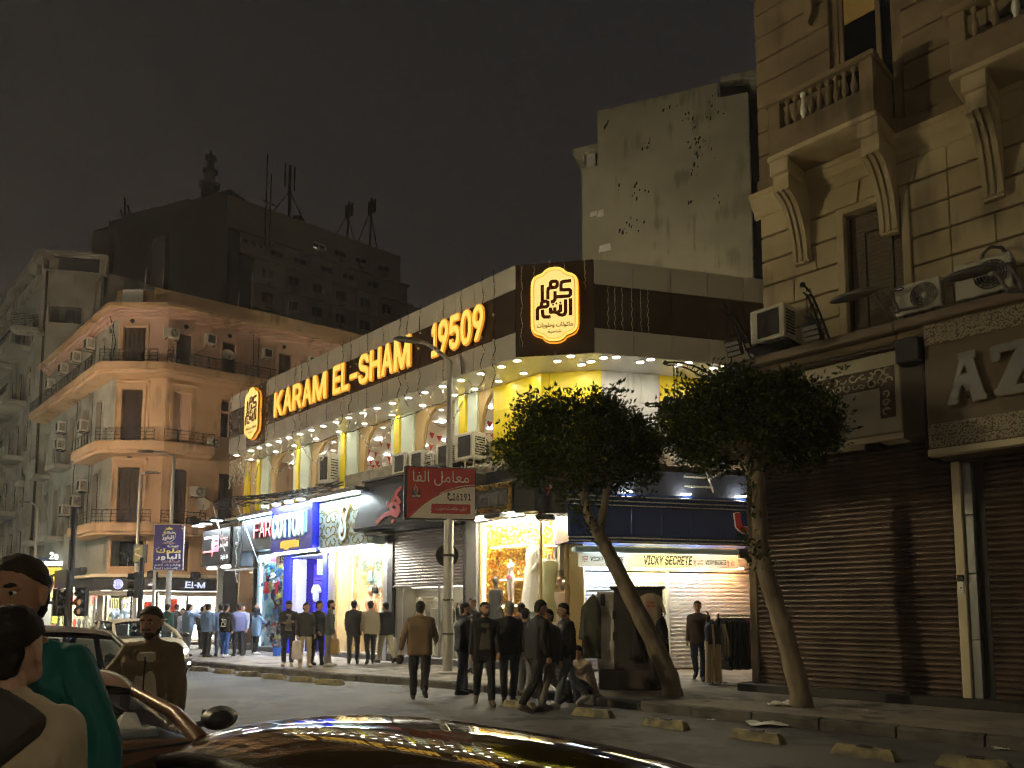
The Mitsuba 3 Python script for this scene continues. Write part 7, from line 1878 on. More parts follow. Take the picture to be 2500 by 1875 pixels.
def tree(label, trunk, branches, cc, cr, seed, extra=()):
    key = thing('street_tree', label, 'tree')
    q = np.random.default_rng(seed)

    def limb(pts, r0, r1, n=14):
        pts = np.array(pts, float)
        t = np.linspace(0, 1, len(pts))
        tt = np.linspace(0, 1, n)
        P = np.stack([np.interp(tt, t, pts[:, k]) for k in range(3)], 1)
        for _ in range(2):
            P[1:-1] = (P[:-2] + 2 * P[1:-1] + P[2:]) / 4
        m = tube(P, np.linspace(r0, r1, n) * (1 + 0.07 * np.sin(np.arange(n) * 2.1)), 12)
        v = np.array(m.vertices)
        v += (meshkit.fbm(v * 9, 3)[:, None] - 0.5) * 0.03
        return trimesh.Trimesh(v, m.faces, process=False)
    add(key, 'trunk', limb(trunk[0], trunk[1], trunk[2], 22), 'm_bark', True)
    for b in branches:
        add(key, 'limb', limb(b[0], b[1], b[2]), 'm_bark', True)
    cc, cr = np.array(cc), np.array(cr)
    cen = []
    tips = []
    while len(cen) < 330:
        d = q.normal(size=3)
        d /= np.linalg.norm(d)
        r = q.uniform(0.45, 1.0) ** 0.6
        p = d * r
        lump = 0.80 + 0.42 * meshkit.noise(np.array([d * 2.2 + seed]))[0]
        p = p * lump
        if p[2] < -0.62 or meshkit.noise(np.array([p * 2.6 + 9 * seed]))[0] < 0.24:
            continue
        c = cc + p * cr
        cen.append((c, q.uniform(0.6, 1.3), q.uniform(0.8, 1.25)))
        if r > 0.85:
            tips.append(c)
    for i in range(46):      # young shoots standing up from the top
        x, y = q.uniform(-0.75, 0.75, 2)
        zt = cc[2] + cr[2] * math.sqrt(max(0.05, 1 - x * x - y * y)) * 0.86
        base = np.array([cc[0] + x * cr[0], cc[1] + y * cr[1], zt])
        lean = q.normal(size=3) * [0.18, 0.18, 0]
        for j in range(4):
            cen.append((base + lean * j * 0.35 + [0, 0, 0.11 * j], 0.22, 0.42))
    for e in extra:
        cen.append((np.array(e[:3]), e[3], e[4]))
    v, f, c = leaf_cloud(cen, 66, 0.25, 0.09, seed)
    k = numbered(key + '__crown')
    scene[k] = mikit.ply((v, f), 'm_leaf', smooth=False, color=c)
    labels[k] = {'kind': 'stuff'}
    tw = []
    for i in q.choice(len(tips), min(60, len(tips)), replace=False):
        s = cc + np.array([q.uniform(-.3, .3), q.uniform(-.3, .3), -cr[2] * 0.6])
        mid = (s + tips[i]) / 2 + q.normal(size=3) * 0.08
        tw.append(tube([s, mid, tips[i]], [0.02, 0.012, 0.005], 5, False))
    add(key, 'twigs', cat(tw), 'm_bark', kind='stuff')
    return key


tree('leaning tree with bare forked trunk and dense round crown beside the dark kiosk',
     ([(2.80, 13.35, 0.10), (2.74, 13.33, 0.45), (2.42, 13.3, 1.15), (2.02, 13.25, 1.95), (1.72, 13.2, 2.55), (1.50, 13.18, 2.98)], 0.185, 0.115),
     [([(1.50, 13.18, 2.95), (1.30, 13.16, 3.35), (1.22, 13.2, 3.9), (1.05, 13.2, 4.5)], 0.095, 0.05), ([(1.52, 13.18, 2.95), (1.60, 13.15, 3.35), (1.70, 13.1, 3.95), (1.9, 13.1, 4.5)], 0.085, 0.045), ([(1.25, 13.2, 3.7), (0.8, 13.3, 4.2), (0.3, 13.3, 4.5)], 0.04, 0.02), ([(1.7, 13.1, 3.9), (2.1, 13.0, 4.3), (2.5, 13.1, 4.6)], 0.04, 0.02), ([(1.60, 13.2, 2.72), (1.35, 13.1, 2.84)], 0.03, 0.012)],
     (1.20, 13.2, 4.38), (1.40, 1.18, 0.86), 3, [(1.35, 13.15, 3.45, .7, .8), (1.2, 13.15, 3.25, .6, .7), (1.45, 13.1, 3.1, .35, .5), (1.0, 13.2, 3.55, .8, .9), (1.1, 13.0, 3.7, .9, .9), (1.28, 13.1, 3.05, .3, .4)])
tree('second pavement tree with a tall bent trunk in front of the wide brown shutter',
     ([(4.42, 11.70, 0.10), (4.36, 11.70, 0.5), (4.20, 11.7, 1.2), (4.02, 11.7, 1.85), (3.86, 11.7, 2.35), (3.84, 11.7, 2.9), (3.86, 11.7, 3.5), (3.80, 11.7, 4.0)], 0.165, 0.10),
     [([(3.80, 11.7, 3.9), (3.4, 11.7, 4.4), (3.0, 11.7, 4.8)], 0.06, 0.03), ([(3.83, 11.7, 3.8), (4.2, 11.6, 4.3), (4.6, 11.6, 4.7)], 0.06, 0.03), ([(3.70, 11.68, 3.7), (3.64, 11.6, 4.2), (3.6, 11.5, 4.7)], 0.05, 0.025)],
     (3.72, 11.7, 4.42), (1.32, 1.14, 0.68), 8, [(3.72, 11.62, 3.75, .6, .7), (3.68, 11.6, 3.45, .5, .6), (3.70, 11.6, 3.15, .35, .5), (3.66, 11.6, 2.55, .5, .6), (3.74, 11.6, 2.35, .5, .6), (3.95, 11.6, 2.45, .25, .4), (4.0, 11.6, 3.8, .5, .6), (3.62, 11.6, 2.75, .3, .5)])

# ------------------------------------------------------------------ lamp posts, signs and signals
def lamp_post(x, y, z0, h, label, arm, sides=10, r0=0.09, r1=0.06):
    k = thing('street_lamp', label, 'street lamp')
    add(k, 'base', lathe([(0.001, z0), (r0 * 1.9, z0), (r0 * 1.9, z0 + 0.03), (r0 * 1.2, z0 + 0.06)], 12, (x, y, 0)), 'm_pole', 30)
    add(k, 'pole', tube([(x, y, z0), (x, y, z0 + h * 0.55), (x + 0.001, y, z0 + h * 0.551), (x, y, z0 + h)], [r0, r0 * 0.95, r1 * 1.15, r1], sides), 'm_pole', 40)
    if arm:
        dx, dy, up = arm
        t = np.linspace(0, 1, 9)
        pts = [(x + dx * e, y + dy * e, z0 + h + up * math.sin(e * PI / 2)) for e in t]
        add(k, 'arm', tube(pts, r1 * 0.72, 8), 'm_pole', True)
        d = np.array([dx, dy, 0]) / math.hypot(dx, dy)
        e = np.array(pts[-1])
        hd = hull([e + d * a + np.array([-d[1], d[0], 0]) * b + np.array([0, 0, c]) for a, b, c in ((-.05, -.06, -.03), (-.05, .06, -.03), (-.05, 0, .05), (.5, -.10, -.02), (.5, .10, -.02), (.5, -.08, .06), (.5, .08, .06), (.62, -.05, 0), (.62, .05, 0), (.1, -.1, .06), (.1, .1, .06), (.1, -.11, -.03), (.1, .11, -.03))])
        add(k, 'head', tm(hd), 'm_lamp_grey', 30)
    return k


k = lamp_post(-1.52, 18.10, 0.145, 7.55, 'grey lamp post carrying the red laboratory sign, with its lamp unlit', (-0.75, -0.25, 0.42), r0=0.125, r1=0.07)
for h in (1.05, 1.85, 2.92):
    add(k, 'band', lathe([(0.128, h), (0.135, h + 0.01), (0.135, h + 0.03), (0.128, h + 0.04)], 12, (-1.52, 18.10, 0)), 'm_iron')
k2 = thing('road_sign', 'round road sign seen from behind on the lamp post under the red sign', 'road sign')
J = Face(-1.54, 18.18, (0.99, 0.1))
add(k2, 'disc', J.disc(-0.02, 2.94, -0.02, 0.0, 0.275, 32), 'm_iron')
add(k2, 'clamp', J.box(-0.16, 0.16, 2.91, 2.96, 0.0, 0.22, 0.01), 'm_near_black')
ALFA = Face(-1.60, 17.98, (0.985, 0.17))
k = thing('laboratory_sign', 'red and cream light box sign on the lamp post with Arabic heading and number 16191', 'sign')
a0, a1, h0, h1 = -0.98, 0.74, 3.78, 5.06
add(k, 'box', ALFA.box(a0, a1, h0, h1, -0.26, 0.0, 0.015), 'm_near_black')
W_, H_ = a1 - a0, h1 - h0


def al(x, y):                                       # the sign's face measured on a 940 x 720 field
    return a0 + 0.075 + (x - 0) / 875 * (W_ - 0.10), h1 - 0.03 - y / 700 * (H_ - 0.06)


face = sbox(*al(0, 700), *al(875, 0))
add(k, 'face', ALFA.prism(face, 0.0, 0.006), 'm_sign_red')
curve = [al(x, y) for x, y in ((30, 700), (95, 640), (200, 525), (330, 425), (460, 350), (600, 300), (740, 265), (875, 250), (875, 700))]
add(k, 'cream_field', ALFA.prism(Polygon(curve), 0.006, 0.010), 'm_sign_cream')
add(k, 'curve_line', ALFA.prism(LineString([al(x, y) for x, y in ((420, 355), (520, 305), (650, 262), (760, 238), (875, 225))]).buffer(0.008), 0.006, 0.011), 'm_sign_cream')
add(k, 'heading', ALFA.prism(fit(arabic('maamel'), *al(70, 248), *al(795, 45)), 0.006, 0.012), 'm_sign_cream')
bx0, by0 = al(310, 635)
bx1, by1 = al(818, 500)
add(k, 'red_strip', ALFA.prism(sbox(bx0, by0, bx1, by1), 0.010, 0.014), 'm_sign_red')
add(k, 'strip_text', ALFA.prism(fit(arabic('ash'), *al(370, 598), *al(765, 535)), 0.014, 0.018), 'm_sign_cream')
add(k, 'number', ALFA.prism(fit(latin('16191', 0.3, 0.62, False), *al(585, 448), *al(820, 348)).buffer(0.003), 0.010, 0.016), 'm_near_black')
ph = union_all([LineString([al(535, 355), al(520, 390), al(530, 425), al(558, 445)]).buffer(0.012), LineString([al(528, 352), al(550, 368)]).buffer(0.02), LineString([al(552, 448), al(572, 432)]).buffer(0.02)])
add(k, 'handset', ALFA.prism(ph, 0.010, 0.016), 'm_near_black')
dr_ = Polygon([al(110, 240), al(128, 285), al(140, 320), al(128, 350), al(110, 358), al(92, 350), al(80, 320), al(92, 285)])
cup = Polygon([al(55, 295), al(80, 310), al(85, 345), al(110, 362), al(138, 345), al(142, 310), al(168, 295), al(168, 425), al(55, 425)])
add(k, 'emblem_drop', ALFA.prism(dr_.difference(dr_.buffer(-0.012)), 0.006, 0.012), 'm_sign_cream')
add(k, 'emblem_cup', ALFA.prism(cup, 0.006, 0.011), 'm_near_black')
add(k, 'emblem_text', ALFA.prism(fit(latin('alfa', 0.1, 0.9), *al(60, 415), *al(164, 372)), 0.011, 0.015), 'm_sign_cream')
for i in range(4):
    add(k, 'dots', ALFA.prism(Point(al(40 + 48 * i, 455)).buffer(0.008), 0.006, 0.011), 'm_sign_cream')
k = lamp_post(-13.58, 30.0, 0.0, 7.85, 'lamp post with the violet sandwich shop poster', (-0.85, 0.0, 0.15), r0=0.11)
KING = Face(-13.58, 29.86, (1, 0))
k = thing('poster_sign', 'violet poster on a lamp post with yellow and white Arabic lettering and a crown', 'sign')
add(k, 'board', KING.box(-0.62, 0.60, 3.22, 5.06, -0.06, 0.0, 0.01), 'm_pole')
add(k, 'face', KING.box(-0.59, 0.57, 3.25, 5.03, 0.0, 0.004), 'm_violet')


def kg(x, y):
    return -0.59 + (x - 195) / 980 * 1.16, 5.03 - (y - 160) / 1370 * 1.78


def kp(g, mt, name='lettering'):
    add(k, name, KING.prism(g, 0.004, 0.010), mt)


M('poster_yellow', (0.72, 0.60, 0.16), 0.5)
kp(fit(arabic('bayt'), *kg(655, 880), *kg(1020, 760)), 'm_white')
kp(fit(arabic('molouk'), *kg(285, 1060), *kg(1110, 880)), 'm_poster_yellow')
kp(fit(arabic('yawar'), *kg(280, 1250), *kg(1105, 1045)), 'm_white')
kp(fit(arabic('sand'), *kg(495, 1330), *kg(1090, 1240)), 'm_wood_pink')
kp(fit(arabic('addr1'), *kg(245, 1425), *kg(1030, 1345)), 'm_white')
kp(fit(arabic('addr2'), *kg(245, 1520), *kg(1030, 1435)), 'm_white')
kp(fit(arabic('molouk'), *kg(575, 450), *kg(905, 350)), 'm_white', 'emblem_text')
kp(fit(arabic('yawar'), *kg(470, 630), *kg(850, 480)), 'm_white', 'emblem_text')
kp(Polygon([kg(600, 310), kg(590, 240), kg(640, 270), kg(660, 225), kg(680, 265), kg(700, 200), kg(725, 265), kg(755, 225), kg(765, 270), kg(805, 240), kg(795, 310)]), 'm_poster_yellow', 'crown_mark')
kp(Polygon([kg(585, 290), kg(485, 410), kg(535, 410), kg(500, 520), kg(600, 390), kg(545, 390)]), 'm_poster_yellow', 'bolt_mark')
c0 = Point(kg(700, 480)).buffer(0.26)
kp(c0.difference(c0.buffer(-0.015)).intersection(sbox(-2, 0, 2, kg(0, 430)[1])), 'm_white', 'ring_mark')
kp(Polygon([kg(1085, 150), kg(1160, 150), kg(1160, 245)]), 'm_wood_pink', 'torn_corner')
kp(Polygon([kg(1080, 255), kg(1160, 255), kg(1160, 360)]), 'm_wood_pink', 'torn_corner')
pin = Point(kg(1078, 1400)).buffer(0.04)
kp(union_all([pin, Polygon([kg(1045, 1415), kg(1112, 1415), kg(1078, 1470)])]).difference(Point(kg(1078, 1400)).buffer(0.016)), 'm_white', 'pin_mark')
for i in range(3):
    kp(LineString([kg(240 + 60 * i, 915 - 40 * i), kg(300 + 45 * i, 925 - 30 * i)]).buffer(0.008), 'm_white', 'ray_mark')
for y, x0, x1 in ((690, 520, 860), (735, 480, 920)):
    kp(sbox(*kg(x0, y + 12), *kg(x1, y)), 'm_wood_pink', 'small_print')
k = lamp_post(-16.38, 33.0, 0.0, 7.6, 'slim lamp post left of the poster, its small head bent right', (0.25, 0.0, 0.1), r0=0.085)
k2 = thing('notice_board', 'small weathered board strapped to the slim lamp post', 'sign')
J = Face(-16.30, 32.88, (1, 0))
add(k2, 'board', J.box(-0.18, 0.42, 3.72, 4.52, -0.04, 0.0, 0.01), 'm_slate')
add(k2, 'face', J.box(-0.15, 0.22, 3.76, 4.48, 0.0, 0.005), 'm_olive')
add(k2, 'marks', J.prism(union_all([LineString([(-0.1, 4.3), (0.1, 4.35)]).buffer(0.03), LineString([(-0.08, 4.1), (0.15, 4.0), (0.1, 3.9)]).buffer(0.03)]), 0.005, 0.01), 'm_sign_cream')
lamp_post(-26.5, 42.0, 0.0, 7.3, 'distant lamp post before the dark recess at the left', (-0.45, 0.0, 0.4), r0=0.10)
k = thing('post', 'short plain grey post between the two lamp posts', 'post')
scene[k] = mikit.ply(tube([(-14.45, 30.5, 0), (-14.38, 30.5, 3.65)], 0.06, 8), 'm_pole', smooth=40)


def signal(x, y, h, F, lit, label, post_h):
    k = thing('traffic_light', label, 'traffic light')
    add(k, 'post', tube([(x, y, 0), (x, y, post_h)], 0.085, 10), 'm_iron', 40)
    add(k, 'housing', F.box(-0.17, 0.17, h, h + 0.95, -0.12, 0.10, 0.03), 'm_black')
    for i in range(3):
        z = h + 0.16 + 0.31 * i
        vis = tube([F.at(0, z + 0.01, 0.10), F.at(0, z, 0.30)], 0.125, 14, False)
        add(k, 'visor', vis, 'm_black')
        if lit and i < 2:
            lamp(k, 'lens', F.disc(0, z, 0.10, 0.12, 0.105), [(0.22, 0.085, 0.02), (0.42, 0.17, 0.035)][i], 0.3)
        else:
            add(k, 'lens', F.disc(0, z, 0.10, 0.12, 0.105), 'm_ac_dark')
    add(k, 'clamp', F.box(-0.40, -0.1, h + 0.4, h + 0.5, -0.1, 0.0), 'm_iron')


signal(-15.15, 26.05, 1.45, Face(-14.70, 26.0, (1, 0)), True, 'traffic light with two amber lenses glowing, at the street corner', 5.2)
signal(-15.15, 25.9, 1.45, Face(-15.5, 26.0, (0.3, 0.95)), False, 'traffic light head turned sideways on the left of the amber one', 3.0)
signal(-13.72, 28.05, 2.1, Face(-13.85, 28.0, (0.35, -0.94)), False, 'unlit traffic light seen from the side left of the poster pole', 3.6)
# ------------------------------------------------------------------ parking stones, litter
STONES = [(-9.3, 21.4), (-8.39, 20.65), (-7.45, 19.87), (-6.53, 19.02), (-5.66, 18.23), (-4.78, 17.51), (-3.99, 16.84), (0.12, 12.75), (1.23, 11.73), (2.11, 10.61), (3.03, 9.56), (3.85, 8.47), (4.68, 7.84)]
WHERE = ['farthest of the row by the white car', 'second of the far row, nearest the white car wheel', 'third of the far row', 'middle of the far row', 'fifth of the far row', 'second from the right end of the far row', 'right end of the far row', 'hidden behind the walkers legs', 'right of the walkers, first of the near row', 'second of the near row', 'third of the near row, in front of the crumpled plastic', 'fourth of the near row', 'last of the near row, cut by the picture corner']
for i, (x, y) in enumerate(STONES):
    k = thing('parking_stone', 'worn yellow concrete parking stone, ' + WHERE[i], 'parking stone')
    ang = math.atan2(-0.714, 0.70) + rnd.uniform(-0.12, 0.12) + (0.35 if i < 7 else 0)
    Lh, wb, wt, hh = 0.36, 0.085, 0.045, 0.115
    pts = [(sx * (Lh if z == 0 else Lh - 0.07), sy * (wb if z == 0 else wt), z) for sx in (-1, 1) for sy in (-1, 1) for z in (0, hh)]
    m = tm(hull(pts).refine_to_length(0.05))
    v = np.array(m.vertices)
    v += (meshkit.fbm(v * 14 + i * 7, 3)[:, None] - 0.5) * 0.03
    v[:, 2] = np.maximum(v[:, 2], 0)
    R_ = trimesh.transformations.rotation_matrix(ang, [0, 0, 1])
    v = v @ R_[:3, :3].T + [x, y, 0.0]
    add(k, 'block', trimesh.Trimesh(v, m.faces, process=False), 'm_stone_yellow' if i else M('stone_yellow', noisy((0.22, 0.185, 0.095), (0.09, 0.078, 0.056), 7.0, (0.05, 0.045, 0.04)), 0.75), 35)
    if i > 8:
        b = np.array([[e * 0.17, s * wt, hh + 0.002] for e in (-0.35, 0.5) for s in (-0.9, 0.9)])
        m = trimesh.Trimesh((np.array([[-0.06, -0.05, hh - 0.004], [0.10, -0.055, hh - 0.004], [0.08, 0.05, hh - 0.004], [-0.04, 0.05, hh - 0.004], [-0.06, -0.05, hh + 0.012], [0.10, -0.055, hh + 0.012], [0.08, 0.05, hh + 0.012], [-0.04, 0.05, hh + 0.012]]) @ R_[:3, :3].T + [x, y, 0]), [[4, 5, 6], [4, 6, 7], [0, 1, 5], [0, 5, 4], [1, 2, 6], [1, 6, 5], [2, 3, 7], [2, 7, 6], [3, 0, 4], [3, 4, 7]], process=False)
        add(k, 'black_stripe', m, 'm_near_black')
for i, (x, y, z, s, lab) in enumerate(((4.18, 11.85, 0.15, 0.22, 'crumpled clear plastic at the foot of the right tree'), (3.55, 10.75, 0.01, 0.26, 'crumpled clear plastic sheet in the gutter'), (2.91, 11.25, 0.01, 0.06, 'small white cup lying by the kerb'), (5.62, 8.9, 0.01, 0.09, 'small white bag in the gutter at the right'), (5.16, 11.24, 0.15, 0.03, 'tiny white scrap on the right pavement'), (-2.33, 15.29, 0.0, 0.14, 'dark flattened scrap lying on the open road'), (-4.2, 17.6, 0.0, 0.16, 'pale scrap on the road by the far parking stones'))):
    k = thing('litter', lab, 'litter')
    P = np.array([[(x + s * (u - 0.5) * 2, y + s * (v - 0.5) * 1.2, z + 0.004 + s * 0.55 * abs(meshkit.noise(np.array([[u * 4 + i, v * 4, i * 3.3]]))[0] - 0.35) * (0.25 if i in (5, 6) else 1)) for v in np.linspace(0, 1, 9)] for u in np.linspace(0, 1, 13)])
    scene[k] = mikit.ply(grid_mesh(P), 'm_near_black' if i == 5 else 'm_litter')
# ------------------------------------------------------------------ kiosk hung with clothes, rack in the lane
KI = Face(1.62, 14.35, (0.985, -0.17))
k = thing('kiosk', 'shabby dark metal kiosk cabinet behind the leaning tree, its pale door on the left', 'kiosk')
add(k, 'base', KI.box(0.0, 1.20, 0.15, 0.52, -0.75, 0.06, 0.02), 'm_dark_brick')
add(k, 'body', KI.box(0.30, 1.20, 0.52, 2.02, -0.7, 0.0, 0.015), 'm_ac_dark')
add(k, 'pale_door', KI.box(-0.02, 0.30, 0.52, 1.96, -0.05, 0.0, 0.01), M('stained_white', noisy((0.55, 0.52, 0.48), (0.20, 0.17, 0.13), 2.4, (0.10, 0.08, 0.06)), 0.6))
add(k, 'roof', KI.box(0.22, 1.26, 2.02, 2.06, -0.75, 0.08, 0.01), 'm_near_black')
add(k, 'top_rail', KI.tube([(-0.12, 1.98, 0.02), (0.3, 1.99, 0.02)], 0.012), 'm_steel')
add(k, 'notice', KI.box(0.05, 0.14, 1.7, 1.92, 0.002, 0.008), 'm_slate')
for h in (1.05, 1.45):
    add(k, 'hinge', KI.box(0.27, 0.32, h, h + 0.16, 0.0, 0.03, 0.005), 'm_black')
goods(None, 'mottled grey green coat hanging on the left end of the kiosk', 'coat', puffed(KI, Polygon([(-0.20, 0), (0.16, 0), (0.17, 0.9), (0.10, 1.12), (0.02, 1.2), (-0.06, 1.12), (-0.20, 0.95), (-0.26, 0.35), (-0.20, 0.35)]), -0.10, 0.72, 0.03, 0.14), (0.055, 0.055, 0.035))
goods(None, 'beige sweatshirt with small red print hanging on the kiosk right of the trunk', 'sweatshirt', puffed(KI, Polygon([(-0.17, 0.05), (0.16, -0.02), (0.19, 0.45), (0.24, 0.25), (0.28, 0.30), (0.19, 0.62), (0.06, 0.68), (-0.06, 0.68), (-0.2, 0.62), (-0.26, 0.18), (-0.20, 0.16), (-0.17, 0.40)]), 0.98, 1.25, 0.06, 0.12), (0.30, 0.24, 0.17))
k = thing('sweatshirt_print', 'red two line print on the beige sweatshirt', 'print')
scene[k] = mikit.ply(KI.prism(union_all([fit(latin('urban', 0.1), 0.90, 1.74, 1.06, 1.78), fit(latin('street', 0.1), 0.91, 1.67, 1.06, 1.72)]), 0.185, 0.19), 'm_red')
goods(None, 'long dark coat hanging on the right end of the kiosk', 'coat', puffed(KI, Polygon([(-0.2, 0), (0.2, 0), (0.17, 1.0), (0.1, 1.25), (-0.1, 1.25), (-0.17, 1.0)]), 1.12, 0.25, 0.0, 0.18), (0.018, 0.017, 0.018))
goods(None, 'dark trousers hanging inside the kiosk opening', 'trousers', puffed(KI, dress_poly(0.3, 1.0), 0.72, 0.7, 0.02, 0.1), (0.012, 0.012, 0.013))
RK = Face(3.90, 15.50, (0.95, 0.31))
k = thing('clothes_rack', 'black metal clothes rail crowded with dark garments in the lane', 'clothes rack')
for a in (0.35, 1.45):
    add(k, 'upright', RK.tube([(a, 0.15, 0), (a, 1.55, 0)], 0.018), 'm_black')
    add(k, 'foot', RK.tube([(a, 0.17, -0.25), (a, 0.17, 0.25)], 0.016), 'm_black')
add(k, 'rail', RK.tube([(0.3, 1.5, 0), (1.5, 1.5, 0)], 0.016), 'm_black')
for i in range(17):
    a = 0.36 + 0.066 * i
    c = [(.012, .012, .014), (.018, .017, .02), (.02, .02, .02), (.30, .03, .05), (.03, .10, .06), (.06, .16, .28), (.02, .03, .025)][(i * 5) % 7 if i > 8 else i % 3]
    m = extrude(Polygon([(-0.20, -0.85 - 0.1 * (i % 3)), (0.2, -0.85 - 0.1 * (i % 3)), (0.22, -0.1), (0.06, 0), (-0.06, 0), (-0.22, -0.1)]), 0.035)
    v = np.array(m.vertices)
    goods('garments on the clothes rail in the lane', ORD[i] + ' garment from the left on the rail in the lane', 'garment', RK.put(trimesh.Trimesh(np.c_[a + v[:, 2], 1.46 + v[:, 1], v[:, 0]], m.faces, process=False)), c)
k = mannequin(RK, 0.02, 0.16, 0.28, (0.10, 0.08, 0.07), None, 0.86, head=False, label='dark display figure in beige trousers and striped jacket beside the clothes rail', arms=False)
X = RK.xf(0.02, 0.16, 0.28, 0.86)
for sx in (-1, 1):
    add(k, 'trouser_leg', tube([(0.085 * sx, 0, 0.98), (0.10 * sx, 0, 0.55), (0.115 * sx, 0, 0.05)], [0.115, 0.095, 0.10], 12), 'm_vc', True, rgb=(0.42, 0.32, 0.18), to_world=X)
add(k, 'jacket', lathe([(0.19, 0.92), (0.17, 1.1), (0.20, 1.28), (0.10, 1.42)], 14), 'm_vc', True, rgb=(0.03, 0.03, 0.032), to_world=X)
for i, (x0, x1) in enumerate(((-0.1, -0.08), (0.16, 0.22), (0.22, 0.30))):
    add(k, 'stripe', tube([(x0, -0.16, 1.38), (x1, -0.17, 1.0), (x1 + 0.02, -0.14, 0.62)], 0.022, 6), 'm_vc', True, rgb=(0.45, 0.36, 0.25), to_world=X)
k = thing('bucket', 'blue plastic bucket standing by the hats and toys window', 'bucket')
add(k, 'pail', lathe([(0.11, 0.145), (0.15, 0.42), (0.16, 0.43), (0.145, 0.42), (0.105, 0.16), (0.01, 0.16)], 18, (-7.75, 25.2, 0)), M('bucket_blue', (0.02, 0.10, 0.50), 0.35), True)
add(k, 'wringer', cuboid(np.array([-7.85, 25.1, 0.42]), np.array([-7.66, 25.3, 0.50]), 0.02), 'm_near_black')
k = thing('mop', 'mop handle leaning from the blue bucket', 'mop')
scene[k] = mikit.ply(tube([(-7.7, 25.2, 0.35), (-7.05, 25.0, 1.35)], 0.013, 6), 'm_iron')

# ------------------------------------------------------------------ people
SKIN = [(0.36, 0.21, 0.135), (0.30, 0.17, 0.105), (0.42, 0.26, 0.18)]
ICO = {0: trimesh.creation.icosphere(0, 1.0).vertices, 1: trimesh.creation.icosphere(1, 1.0).vertices, 2: trimesh.creation.icosphere(2, 1.0).vertices}


def ball(p, r, n=1):
    return ICO[n] * np.asarray(r) + np.asarray(p)


def join(hulls, res, it=8):
    m = hulls[0]
    for h in hulls[1:]:
        m = m + h
    m = tm(m.refine_to_length(res))
    if it:
        trimesh.smoothing.filter_taubin(m, iterations=it)
    return m


def bone(*bs, n=1):
    return hull(np.vstack([ball(p, r, n) for p, r in bs]))


def rotm(ax, a):
    return trimesh.transformations.rotation_matrix(a, ax)[:3, :3]


